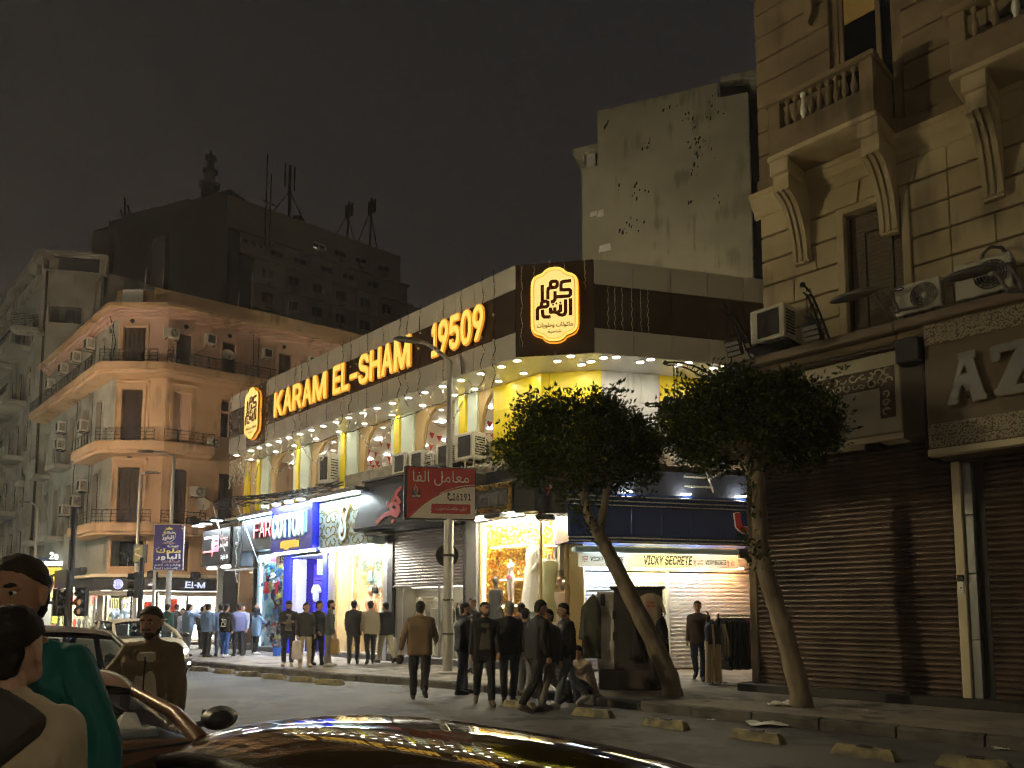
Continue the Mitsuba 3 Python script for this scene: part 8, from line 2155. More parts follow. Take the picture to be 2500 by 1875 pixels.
def person(label, x, y, z, yaw, h=1.72, top=(0.03, 0.03, 0.035), legs=(0.03, 0.03, 0.04), hair=(0.012, 0.010, 0.009), skin=0, L=(5, 5), R=(-5, 5), arms=((8, 8, 12, 0), (-4, 8, 12, 0)), lean=2, turn=0, nod=0,
           style='short', shoe=(0.03, 0.03, 0.03), hem=0.86, loose=1.0, hood=None, res=0.045, shirt=None, face=False, beard=None, group=None, long=False, seat=None, build=1.0, extra=None, finger=30):
    """a clothed figure: joints first, then the body as one skin and the clothes over it. yaw 0 looks away from the camera, 180 towards it, 90 to the right"""
    key = thing('person', label, 'person', group)
    S = h / 1.75
    hip = [np.array([sx * 0.092 * build, 0, 0.93]) for sx in (-1, 1)]
    knee, ank, toe = [], [], []
    for i, (a, b) in enumerate((L, R)):
        a, b = math.radians(a), math.radians(b)
        k = hip[i] + 0.43 * np.array([(-0.03, 0.03)[i], math.sin(a), -math.cos(a)])
        e = k + 0.42 * np.array([0, math.sin(a - b), -math.cos(a - b)])
        f = a - b + PI / 2
        ft = 0.0 if abs(a - b) < 0.45 else (a - b) * 0.75
        knee.append(k)
        ank.append(e)
        toe.append(e + np.array([(-0.03, 0.03)[i], 0.17 * math.cos(ft), -0.045 + 0.17 * math.sin(ft)]))
    low = min(min(a[2] for a in ank) - 0.085, min(t[2] for t in toe) - 0.035)
    if seat is not None:
        low = hip[0][2] - 0.10 - seat
    off = np.array([0, 0, -low])
    hip, knee, ank, toe = ([p + off for p in q] for q in (hip, knee, ank, toe))
    pel = (hip[0] + hip[1]) / 2
    lr = math.radians(lean)
    up = np.array([0, math.sin(lr), math.cos(lr)])
    fw = np.array([0, math.cos(lr), -math.sin(lr)])
    ux = np.array([1.0, 0, 0])

    def tp(a, b, c):
        return pel + ux * a + fw * b + up * c
    chest, neck = tp(0, 0, 0.36), tp(0, 0.0, 0.565)
    HR = rotm([0, 0, 1], math.radians(-turn)) @ rotm([1, 0, 0], math.radians(-nod))
    head = neck + up * 0.05 + np.array([0, 0.02, 0.0])

    def hp(a, b, c):
        return head + HR @ np.array([a, b, c])
    sh = [tp(s * 0.172 * build, -0.005, 0.478) for s in (-1, 1)]
    elb, wri, hd, hdir, hup = [], [], [], [], []
    for i, (pt, ab, el, inw) in enumerate(arms):
        s = (-1, 1)[i]
        pt, ab, el, inw = map(math.radians, (pt, ab, el, inw))
        d1 = np.array([s * math.sin(ab), math.sin(pt) * math.cos(ab), -math.cos(pt) * math.cos(ab)])
        d2 = np.array([s * math.sin(ab) * 0.5, math.sin(pt + el) * math.cos(ab), -math.cos(pt + el) * math.cos(ab)])
        d2 = rotm([0, 0, 1], s * inw) @ d2
        d2 /= np.linalg.norm(d2)
        elb.append(sh[i] + d1 * 0.285)
        wri.append(elb[i] + d2 * 0.245)
        hdir.append(d2)
        side = np.cross(d2, [1, 0, 0.0])
        hup.append(side / (np.linalg.norm(side) + 1e-9))
    n = 1
    # skin
    B = [bone((neck - up * 0.10, 0.065), (neck + up * 0.06, 0.055)), bone((hp(0, 0.0, 0.145), (0.079, 0.095, 0.085)), (hp(0, 0.015, 0.09), (0.074, 0.088, 0.08)), n=2),
         bone((hp(0, 0.02, 0.10), (0.070, 0.075, 0.06)), (hp(-0.035, 0.045, 0.03), 0.034), (hp(0.035, 0.045, 0.03), 0.034), (hp(0, 0.070, 0.012), 0.026), n=1),
         bone((hp(0, 0.10, 0.115), 0.010), (hp(0, 0.122, 0.075), 0.013), (hp(-0.014, 0.102, 0.07), 0.010), (hp(0.014, 0.102, 0.07), 0.010)),
         bone((hp(-0.05, 0.085, 0.128), 0.012), (hp(0.05, 0.085, 0.128), 0.012)), bone((hp(-0.018, 0.092, 0.042), 0.010), (hp(0.018, 0.092, 0.042), 0.010), (hp(0, 0.096, 0.042), 0.011))]
    for s in (-1, 1):
        B.append(bone((hp(s * 0.080, -0.005, 0.115), (0.010, 0.022, 0.026)), (hp(s * 0.080, 0.0, 0.080), (0.009, 0.014, 0.016))))
    B += [bone((tp(-0.10 * build, 0, 0.44), 0.07), (tp(0.10 * build, 0, 0.44), 0.07), (chest, 0.10)), bone((chest, 0.10), (tp(-0.06, 0, 0.02), 0.09), (tp(0.06, 0, 0.02), 0.09))]
    for i in (0, 1):
        B += [bone((sh[i], 0.05), (elb[i], 0.036)), bone((elb[i], 0.036), (wri[i], 0.026)), bone((tp((-1, 1)[i] * 0.1, 0, 0.46), 0.055), (sh[i], 0.05)),
              bone((hip[i], 0.085), (knee[i], 0.052)), bone((knee[i], 0.052), (ank[i], 0.036)), bone((ank[i], 0.036), (toe[i], 0.026))]
        d, u = hdir[i], hup[i]
        w = np.cross(d, u)
        s = (-1, 1)[i]
        pm = wri[i] + d * 0.085
        B.append(bone((wri[i], 0.027), (pm + u * 0.028, 0.015), (pm - u * 0.028, 0.015)))
        cu = math.radians(finger)
        inwd = w if np.dot(w, [-s, 0, 0]) > 0 else -w
        for j, ln in enumerate((0.072, 0.082, 0.076, 0.06)):
            b0 = pm + u * (0.030 - 0.020 * j)
            m1 = b0 + (d * math.cos(cu) + inwd * math.sin(cu)) * ln * 0.5
            m2 = m1 + (d * math.cos(cu * 2.2) + inwd * math.sin(cu * 2.2)) * ln * 0.5
            B += [bone((b0, 0.0095), (m1, 0.0085), n=0), bone((m1, 0.0085), (m2, 0.007), n=0)]
        t0 = wri[i] + d * 0.035 + u * 0.025
        t1 = t0 + (d * 0.75 + u * 0.6 + inwd * 0.25) * 0.04
        B += [bone((t0, 0.013), (t1, 0.010), n=0), bone((t1, 0.010), (t1 + (d * 0.95 + inwd * 0.3) * 0.03, 0.008), n=0)]
    M_ = np.eye(4)
    yr = math.radians(yaw)
    f_ = np.array([math.sin(yr), math.cos(yr), 0])
    M_[:3, 0], M_[:3, 1], M_[:3, 2], M_[:3, 3] = np.array([f_[1], -f_[0], 0]) * S, f_ * S, [0, 0, S], [x, y, z]
    X = T(M_)

    def put(nm, m, rgb, mat='m_vc', lab=None):
        return add(key, nm, m, mat, True, rgb=rgb, to_world=X, label=lab)

    def folds(m, amp, f):
        v = np.array(m.vertices)
        nn = np.array(m.vertex_normals)
        v += nn * ((meshkit.fbm(v * [f, f, f * 0.6] + x * 3.1, 3) - 0.5) * amp)[:, None]
        return trimesh.Trimesh(v, m.faces, process=False)
    put('body', join(B, res * 0.7, 5), SKIN[skin])
    # trousers
    Tt = [bone((tp(-0.085 * build, 0.005, 0.06), 0.105 * build), (tp(0.085 * build, 0.005, 0.06), 0.105 * build), (hip[0] + [0.0, 0, -0.06], 0.105 * build), (hip[1] + [0, 0, -0.06], 0.105 * build))]
    for i in (0, 1):
        Tt += [bone((hip[i], 0.104 * build), (knee[i], 0.072 * loose)), bone((knee[i], 0.072 * loose), (ank[i] + (knee[i] - ank[i]) * 0.10, 0.060 * loose))]
    put('trousers', folds(join(Tt, res), 0.03, 9), legs)
    for i in (0, 1):
        f = toe[i] - ank[i]
        put('shoe', join([bone((ank[i] + [0, -0.035, -0.045], 0.040), (ank[i] + [0, 0, 0.0], 0.043), (toe[i] + [0, 0.02, 0.0], 0.034), (ank[i] + f * 0.5, 0.046))], res, 3), shoe)
    # upper garment
    b = build * loose
    hz = hem - 0.93
    J = [bone((tp(-0.12 * b, 0, hz), (0.085, 0.115 * b, 0.05)), (tp(0.12 * b, 0, hz), (0.085, 0.115 * b, 0.05)), (tp(-0.125 * b, 0.0, 0.18), (0.075, 0.115 * b, 0.07)), (tp(0.125 * b, 0.0, 0.18), (0.075, 0.115 * b, 0.07))),
         bone((tp(-0.125 * b, 0, 0.18), (0.075, 0.115 * b, 0.07)), (tp(0.125 * b, 0, 0.18), (0.075, 0.115 * b, 0.07)), (tp(-0.125 * b, 0.005, 0.40), (0.085, 0.118 * b, 0.08)), (tp(0.125 * b, 0.005, 0.40), (0.085, 0.118 * b, 0.08))),
         bone((tp(-0.125 * b, 0.005, 0.40), (0.085, 0.112 * b, 0.08)), (tp(0.125 * b, 0.005, 0.40), (0.085, 0.112 * b, 0.08)), (sh[0], 0.064), (sh[1], 0.064), (neck - up * 0.03, 0.066)), bone((neck - up * 0.06, 0.085), (neck - up * 0.015, 0.072))]
    for i in (0, 1):
        J += [bone((sh[i], 0.074 * loose), (elb[i], 0.058 * loose)), bone((elb[i], 0.058 * loose), (wri[i] - hdir[i] * 0.02, 0.045 * loose))]
    if long:
        J.append(bone((tp(-0.1, 0, 0.1), 0.12), (tp(0.1, 0, 0.1), 0.12), (np.array([-0.14, 0, 0.55]) + off, 0.10), (np.array([0.14, 0, 0.55]) + off, 0.10)))
    jk = put('jacket', folds(join(J, res), 0.04, 8), top)
    if hood:
        put('hood', folds(join([bone((tp(-0.085, -0.075, 0.50), 0.055), (tp(0.085, -0.075, 0.50), 0.055), (tp(0, -0.11, 0.42), 0.05), (tp(0, -0.085, 0.57), 0.05))], res * 0.8), 0.02, 12), hood)
    if shirt:
        put('shirt_front', join([bone((tp(-0.045 * b, 0.088 * b, 0.45), 0.03), (tp(0.045 * b, 0.088 * b, 0.45), 0.03), (tp(-0.075 * b, 0.098 * b, 0.05), 0.03), (tp(0.075 * b, 0.098 * b, 0.05), 0.03))], res, 2), shirt)
    # hair
    if style != 'bald':
        c = hp(0, -0.004, 0.14)
        sp = hull(ICO[2] * [0.086, 0.104, 0.096])
        nv = np.array([0, -0.72, 0.62])
        sp = sp.trim_by_plane((0, -0.45, 0.89), -0.006) if style == 'short' else sp.trim_by_plane((0, -0.75, 0.66), -0.002)
        tt = np.eye(4)
        tt[:3, :3], tt[:3, 3] = HR, c
        sp = sp.transform(tt[:3].astype(np.float32))
        hm = [sp]
        if style == 'long':
            hm.append(bone((hp(0, -0.045, 0.13), (0.085, 0.065, 0.08)), (hp(0, -0.07, -0.06), (0.10, 0.05, 0.06))))
        elif style == 'hijab':
            hm = [bone((hp(0, -0.01, 0.145), (0.095, 0.112, 0.10)), (hp(0, -0.02, 0.03), (0.092, 0.095, 0.07)), (neck - up * 0.05, 0.10), n=2)]
            cut = hm[0].trim_by_plane(tuple(HR @ np.array([0, -1.0, 0.12])), float(-(HR @ np.array([0, 1.0, -0.12])) @ hp(0, 0.075, 0.1)))
            hm = [cut]
        else:
            hm.append(bone((hp(0, -0.055, 0.10), (0.072, 0.045, 0.065)), (hp(0, -0.06, 0.04), (0.058, 0.03, 0.03))))
        m = join(hm, res * 0.6, 4)
        v = np.array(m.vertices)
        v += np.array(m.vertex_normals) * ((meshkit.fbm(v * 60, 2) - 0.4) * 0.012)[:, None]
        put('hair', trimesh.Trimesh(v, m.faces, process=False), hair)
    if beard:
        put('beard', join([bone((hp(-0.055, 0.035, 0.035), 0.026), (hp(0, 0.082, 0.008), 0.028), (hp(0.055, 0.035, 0.035), 0.026), (hp(0, 0.05, -0.005), 0.03)), bone((hp(-0.03, 0.098, 0.056), 0.008), (hp(0.03, 0.098, 0.056), 0.008))], res * 0.6, 3), beard)
    if face:
        for s in (-1, 1):
            e = put('eye', trimesh.Trimesh(ball(hp(s * 0.032, 0.090, 0.108), (0.014, 0.007, 0.008), 2), trimesh.creation.icosphere(2).faces, process=False), (0.55, 0.52, 0.48), 'm_vs')
            add(e, 'iris', trimesh.Trimesh(ball(hp(s * 0.032, 0.0955, 0.108), (0.007, 0.004, 0.007), 2), trimesh.creation.icosphere(2).faces, process=False), 'm_vs', True, rgb=(0.02, 0.012, 0.008), to_world=X)
            put('eyebrow', tm(bone((hp(s * 0.016, 0.100, 0.130), 0.005), (hp(s * 0.034, 0.099, 0.136), 0.006), (hp(s * 0.052, 0.088, 0.130), 0.004))), hair)
        put('mouth', tm(bone((hp(-0.022, 0.098, 0.043), 0.005), (hp(0.022, 0.098, 0.043), 0.005), (hp(0, 0.105, 0.041), 0.006))), (0.26, 0.10, 0.08))
    if extra:
        extra(key, dict(tp=tp, hp=hp, wri=wri, hdir=hdir, sh=sh, elb=elb, pel=pel, put=put, X=X, neck=neck, hip=hip, knee=knee))
    return key, dict(wri=wri, hdir=hdir, X=M_)


def hand_bag(fig, i, label, rgb, w=0.30, h=0.42, mat='m_vc', down=0.05):
    """a carrier bag hanging from the hand, a thing of its own"""
    key = thing('carrier_bag', label, 'bag')
    p = fig['wri'][i] + fig['hdir'][i] * 0.10
    p = (fig['X'] @ np.array([*p, 1]))[:3]
    P = []
    m = cuboid(np.array([-w / 2, -0.06, -h - down]), np.array([w / 2, 0.06, -down]), 0.03).subdivide_to_size(0.08)
    v = np.array(m.vertices)
    v[:, 0] *= 0.75 + 0.3 * np.clip(-v[:, 2] / h, 0, 1)
    v += (meshkit.fbm(v * 11 + p, 3)[:, None] - 0.5) * 0.05
    add(key, 'bag', trimesh.Trimesh(v + p, m.faces, process=False), mat, True, rgb=rgb)
    for s in (-1, 1):
        add(key, 'handle', tube([p + [s * 0.02, 0, 0.0], p + [s * w * 0.16, 0.02, -down * 0.6 - 0.02], p + [s * w * 0.25, 0, -down - 0.04]], 0.008, 5), mat, True, rgb=rgb)


P0 = 0.145
BLK, DRK, NVY = (0.011, 0.011, 0.012), (0.022, 0.022, 0.026), (0.02, 0.026, 0.05)
_, f = person('man in a dark open jacket looking down at his phone outside the blue shop', -6.00, 20.46, P0, 165, 1.72, DRK, (0.03, 0.035, 0.055), L=(4, 3), R=(-4, 3), arms=((25, 10, 75, 25), (20, 10, 80, 28)), nod=22, shirt=(0.20, 0.19, 0.18), face=True, beard=(0.02, 0.015, 0.012), shoe=(0.35, 0.27, 0.18), hem=0.84)
k = thing('phone', 'dark phone held by the man in the open jacket', 'phone')
p = (f['X'] @ np.array([*(f['wri'][1] + f['hdir'][1] * 0.09), 1]))[:3]
scene[k] = mikit.ply(cuboid(p + [-0.035, -0.02, -0.02], p + [0.035, 0.0, 0.12], 0.006), 'm_black')
_, f = person('young man in a black puffer jacket and beige trousers looking at the road', -5.45, 20.12, P0, 150, 1.66, (0.035, 0.035, 0.032), (0.36, 0.28, 0.18), L=(5, 4), R=(-5, 4), face=True, turn=-20, hood=(0.035, 0.035, 0.032), shoe=(0.40, 0.30, 0.18), loose=1.05)
hand_bag(f, 1, 'white carrier bag held by the young man in beige trousers', (0.55, 0.48, 0.45), 0.26, 0.5)
person('man all in black just behind the young man in beige trousers', -5.28, 20.75, P0, 120, 1.72, BLK, BLK, L=(6, 4), R=(-6, 4), arms=((10, 8, 40, 20), (8, 8, 30, 10)))
_, f = person('bearded man in profile with a grey jacket and grey trousers at the warm shop', -4.85, 20.22, P0, 75, 1.73, (0.060, 0.072, 0.072), (0.22, 0.195, 0.16), L=(3, 3), R=(-3, 3), arms=((5, 10, 20, 0), (5, 8, 15, 0)), beard=(0.02, 0.015, 0.012), shoe=(0.30, 0.28, 0.25), shirt=BLK)
hand_bag(f, 1, 'brown paper bag held by the bearded man in profile', (0.30, 0.20, 0.08), 0.24, 0.42)
person('man seen from behind in a long dark jacket before the warm dress shop', -4.44, 21.38, P0, -12, 1.74, (0.035, 0.033, 0.035), (0.05, 0.048, 0.046), L=(2, 2), R=(-3, 2), arms=((8, 6, 25, 10), (8, 6, 25, 10)), hem=0.80)
person('man seen from behind in a tan jacket and black trousers, walking', -3.94, 21.22, P0, -20, 1.74, (0.27, 0.225, 0.155), BLK, L=(-16, 14), R=(14, 4), arms=((18, 6, 15, 0), (-15, 6, 12, 0)), hair=(0.03, 0.025, 0.02))
_, f = person('man in a black sweater and loose beige trousers walking with white bags', -3.58, 21.65, P0, -35, 1.72, BLK, (0.34, 0.30, 0.20), L=(18, 6), R=(-18, 18), loose=1.12, shoe=BLK)
hand_bag(f, 1, 'white plastic bag of the walker in loose beige trousers', (0.62, 0.60, 0.56), 0.30, 0.45)
# group before the far shops
JB, DN = (0.13, 0.20, 0.34), (0.035, 0.07, 0.20)
for args in (('man in a dark green sweatshirt with pale print, behind the white car', -11.6, 25.6, 10, (0.03, 0.075, 0.055), DRK, {}),
             ('man in a light blue hooded top reaching an arm to the right', -10.55, 24.8, 20, (0.17, 0.26, 0.40), (0.16, 0.17, 0.18), dict(hood=(0.17, 0.26, 0.40), arms=((5, 8, 15, 0), (75, 45, 10, 0)))),
             ('person in a dark top between the two blue hooded men', -10.3, 25.7, 200, DRK, DRK, dict(face=True)),
             ('man in a bright blue hooded top and black trousers, centre of the far group', -9.77, 24.45, 5, JB, BLK, dict(hood=JB)),
             ('man in a grey blue top right of the bright blue hooded man', -9.55, 25.0, -30, (0.10, 0.15, 0.22), (0.08, 0.10, 0.14), {}),
             ('man in a printed black bomber jacket and blue jeans', -9.19, 24.45, 10, BLK, (0.03, 0.08, 0.27), dict(shoe=(0.5, 0.5, 0.5))),
             ('man in a mauve grey shirt turned to the shop', -9.0, 25.1, -40, (0.12, 0.13, 0.24), DRK, {}),
             ('man facing the street between the far shop windows', -9.15, 25.9, 185, (0.30, 0.32, 0.38), DRK, dict(face=True)),
             ('bald man in a navy jacket at the door of the black fronted shop', -9.05, 26.9, 20, NVY, (0.10, 0.14, 0.15), dict(style='bald')),
             ('woman with a dark headscarf, denim shirt and black leggings', -8.75, 26.1, 30, (0.14, 0.24, 0.36), BLK, dict(style='hijab', hair=DRK, h=1.56, shoe=(0.6, 0.6, 0.6), hem=0.72, arms=((40, 12, 60, 40), (40, 12, 60, 40)))),):
    lab, x, y, yaw, tc, lc, kw = args
    kw = dict(kw)
    ht = kw.pop('h', 1.68)

    def prt(key, q, lab=lab):
        if 'printed black' in lab:
            g = affinity.translate(union_all([fit(latin('7G', 0.2), -0.10, 0.14, 0.10, 0.34), sbox(-0.1, 0.08, 0.1, 0.11)]), 0, 0)
        elif 'dark green' in lab:
            g = sbox(-0.12, 0.30, 0.12, 0.33)
        else:
            return
        m = extrude(g, 0.004)
        v = np.array(m.vertices)
        add(key, 'back_print', trimesh.Trimesh(np.array([q['tp'](-p[0] * -1, -0.128 - p[2], p[1]) for p in v]), m.faces, process=False), 'm_white', to_world=q['X'])
    person(lab, x, y, P0, yaw, ht, tc, lc, extra=prt, res=0.05, skin=rnd.randrange(3), **kw)
# walkers farther up, seen over the dark car
FAR = [('dark haired young man facing right behind the dark car', -15.6, 33.0, 110, (0.05, 0.05, 0.08)), ('person in a white shirt left of the traffic light post', -14.9, 31.8, 60, (0.55, 0.55, 0.55)), ('dark figure right of the traffic light post', -13.9, 31.5, 20, DRK),
       ('person in a pale hooded top with a black backpack', -11.9, 29.8, 0, (0.50, 0.46, 0.38)), ('person in black left of the backpack wearer', -12.3, 30.2, 10, BLK), ('man in a teal shirt behind the dark car', -10.8, 30.0, 30, (0.10, 0.20, 0.20)), ('man in brown beside the teal shirt', -11.2, 30.8, 40, (0.10, 0.07, 0.05)),
       ('man with a dark rucksack before the bright corner shop', -9.6, 29.2, 0, (0.12, 0.09, 0.07)), ('woman with long hair in a pale top near the white car', -8.9, 29.6, 60, (0.45, 0.38, 0.36)), ('person in dark red near the slim lamp post', -8.6, 30.4, 80, (0.13, 0.03, 0.03)), ('person in pale blue just left of the tan jacket man', -11.9, 27.6, 200, (0.35, 0.42, 0.55))]
for i, (lab, x, y, yaw, tc) in enumerate(FAR):
    def pack(key, q, lab=lab):
        if 'backpack' in lab and 'wearing' not in lab and 'left of' not in lab or 'rucksack' in lab:
            m = join([bone((q['tp'](-0.10, -0.17, 0.42), 0.06), (q['tp'](0.10, -0.17, 0.42), 0.06), (q['tp'](-0.11, -0.17, 0.10), 0.07), (q['tp'](0.11, -0.17, 0.10), 0.07))], 0.05)
            kk = thing('backpack', 'black backpack on the back of the ' + ('person in the pale hooded top' if 'pale' in lab else 'man before the bright corner shop'), 'backpack')
            scene[kk] = mikit.ply(m, 'm_near_black', smooth=True)
            scene[kk]['to_world'] = q['X']
    person(lab, x, y, 0.0 if y < 30 else 0.1, yaw, 1.66 + 0.08 * (i % 3) - 0.04, tc, DRK, res=0.06, skin=i % 3, style='long' if 'woman' in lab else 'short', extra=pack, L=(10, 5), R=(-10, 8), face=yaw > 150)
# men crossing the road
_, f = person('man seen from behind in a brown jacket walking away on the road', -1.68, 13.92, 0, -3, 1.76, (0.135, 0.088, 0.050), BLK, L=(7, 3), R=(-14, 32), arms=((-12, 20, 18, -8), (6, 17, 62, 8)), loose=1.08, build=1.1, shoe=(0.03, 0.03, 0.03), res=0.035, hem=0.82)
hand_bag(f, 0, 'small dark bag in the left hand of the man in the brown jacket', (0.02, 0.015, 0.013), 0.14, 0.16, down=0.0)
person('man in a short black jacket facing right, hands in pockets, left of the walking group', -0.94, 14.73, 0, 70, 1.74, BLK, NVY, L=(6, 3), R=(-6, 6), arms=((12, 22, 45, 25), (5, 20, 45, 25)), turn=12, loose=1.12, build=1.08, beard=BLK, res=0.04, shoe=BLK)
person('man facing the camera in a dark cardigan over a grey sweater', -0.47, 13.09, 0, 172, 1.74, BLK, BLK, L=(12, 2), R=(-14, 18), arms=((14, 7, 12, 0), (-8, 9, 10, 0)), turn=-25, face=True, shirt=(0.085, 0.072, 0.055), res=0.035, hem=0.78, shoe=(0.09, 0.06, 0.04), beard=(0.02, 0.015, 0.01))
person('grey haired man seen from behind in a dark jacket in the walking group', -0.05, 13.42, 0, 10, 1.74, BLK, DRK, L=(9, 3), R=(-12, 14), hair=(0.22, 0.22, 0.20), build=1.05, res=0.04)
person('heavy tall man in black walking right with head bowed', 0.40, 12.14, 0, 60, 1.77, BLK, BLK, L=(14, 4), R=(-16, 18), arms=((10, 10, 50, 30), (-10, 8, 30, 10)), build=1.16, nod=12, res=0.04, shoe=(0.12, 0.10, 0.09))
person('man in a dark top and grey trousers striding in the middle of the group', 0.62, 12.5, 0, 230, 1.66, (0.022, 0.02, 0.019), (0.12, 0.11, 0.09), L=(24, 6), R=(-22, 32), arms=((-15, 8, 20, 0), (18, 8, 30, 0)), res=0.04, face=True)
person('dark haired man with a pale collar and jeans looking left', 0.92, 12.83, 0, 250, 1.74, (0.024, 0.022, 0.021), (0.09, 0.10, 0.12), L=(18, 4), R=(-18, 24), arms=((10, 8, 70, 30), (0, 8, 20, 0)), face=True, shirt=(0.24, 0.18, 0.15), nod=8, res=0.04, shoe=(0.35, 0.33, 0.32))
person('man holding a hand to his ear before the gold window', -0.92, 18.04, P0, 210, 1.74, DRK, (0.20, 0.20, 0.21), arms=((5, 8, 15, 0), (65, 18, 125, 10)), face=True, shirt=(0.38, 0.26, 0.20), res=0.05)
person('short person mostly hidden behind the walking group', 0.18, 15.5, P0, 20, 1.60, (0.15, 0.06, 0.05), DRK, style='short', res=0.05)
person('thin man whose legs show behind the walking group', 0.25, 14.4, 0, 10, 1.64, DRK, (0.16, 0.16, 0.17), L=(12, 4), R=(-12, 10), res=0.05)
# man sitting on the kerb by the kiosk
person('man in a beige top sitting on the kerb by the kiosk', 1.36, 13.62, 0, 235, 1.70, (0.24, 0.19, 0.145), (0.03, 0.033, 0.05), L=(112, 118), R=(106, 112), arms=((62, 14, 60, 22), (50, 12, 30, 10)), lean=20, nod=18, seat=0.13, res=0.04, beard=None)
person('vendor partly hidden behind the display figure, one arm raised to his face', 3.93, 16.1, P0, 200, 1.68, (0.06, 0.04, 0.03), NVY, arms=((40, 15, 120, 20), (5, 8, 15, 0)), L=(20, 4), R=(-18, 20), face=True, res=0.05, shoe=BLK)

# ------------------------------------------------------------------ the three near figures
def emblem(key, q):
    # two crossed arcs sewn on the chest
    for s in (1, -1):
        pts = [q['tp'](0.075 + 0.040 * math.cos(t), 0.150 + 0.0015 * s, 0.335 + s * (0.034 * math.sin(t) - 0.020)) for t in np.linspace(0.15, PI - 0.15, 15)]
        add(key, 'emblem', tube(pts, [0.004] + [0.0065] * 13 + [0.004], 8), 'm_near_black', True, to_world=q['X'])


person('man in a dark teal sweatshirt facing the camera at the left edge', -1.60, 2.50, 0, 178, 1.735, (0.008, 0.082, 0.080), DRK, skin=1, arms=((16, 28, 8, 4), (4, 8, 12, 0)), turn=-2, nod=2, face=True, res=0.018, loose=1.08, build=1.0, beard=(0.10, 0.06, 0.04), extra=emblem, hair=(0.022, 0.016, 0.012), finger=25)


def strap(key, q):
    tp, put = q['tp'], q['put']
    pts = [tp(0.0, 0.15, 0.42), tp(-0.06, 0.05, 0.575), tp(-0.075, -0.05, 0.56), tp(-0.10, -0.13, 0.44), tp(-0.16, -0.145, 0.28), tp(-0.24, -0.10, 0.08)]
    ms = [tube([p + np.array([dx, 0, 0]) for p in pts], 0.012, 8) for dx in (-0.018, 0.0, 0.018)]
    kk = thing('shoulder_bag', 'black bag strap slung over the beige jacket of the black haired boy', 'bag')
    scene[kk] = mikit.ply(cat(ms), 'm_near_black', smooth=True)
    scene[kk]['to_world'] = q['X']


person('black haired boy from behind in a beige jacket with dark hood, lower left', -1.34, 2.02, 0, -14, 1.57, (0.34, 0.285, 0.195), DRK, turn=14, skin=2, hood=(0.040, 0.037, 0.034), res=0.018, loose=1.04, build=0.88, arms=((2, 10, 14, 0), (8, 8, 16, 0)), extra=strap, hair=(0.010, 0.008, 0.007), hem=0.80)


def placket(key, q):
    tp = q['tp']
    add(key, 'zip', tube([tp(0, 0.132, 0.44), tp(0, 0.138, 0.30), tp(0, 0.136, 0.18)], 0.006, 6), 'm_near_black', True, to_world=q['X'])
    for s in (-1, 1):
        m = join([bone((tp(s * 0.085, 0.085, 0.47), 0.03), (tp(s * 0.125, 0.105, 0.25), 0.028), (tp(s * 0.135, 0.105, -0.02), 0.03), (tp(s * 0.16, 0.05, 0.25), 0.03))], 0.03)
        q['put']('lapel', m, (0.155, 0.110, 0.062))


person('man in a tan jacket and cream sweater stepping between the cars', -2.66, 5.62, 0, 172, 1.60, (0.155, 0.110, 0.062), (0.05, 0.045, 0.04), skin=1, arms=((12, 16, 20, 5), (6, 34, 16, -10)), lean=-3, turn=5, nod=6, face=True, beard=(0.03, 0.02, 0.014), hair=(0.035, 0.026, 0.018), shirt=(0.42, 0.37, 0.29), res=0.024, loose=1.08, build=0.98, extra=placket, hem=0.70, L=(8, 4), R=(-8, 8))

# ------------------------------------------------------------------ cars
def patch(c, n=6, m=6, bulge=(0, 0, 0)):
    """a curved four-cornered sheet: corners c00, c10, c11, c01"""
    c = [np.asarray(q, float) for q in c]
    P = np.zeros((n, m, 3))
    for i, u in enumerate(np.linspace(0, 1, n)):
        for j, v in enumerate(np.linspace(0, 1, m)):
            P[i, j] = (1 - u) * (1 - v) * c[0] + u * (1 - v) * c[1] + u * v * c[2] + (1 - u) * v * c[3] + np.array(bulge) * 16 * u * (1 - u) * v * (1 - v) * 0.5
    return grid_mesh(P)


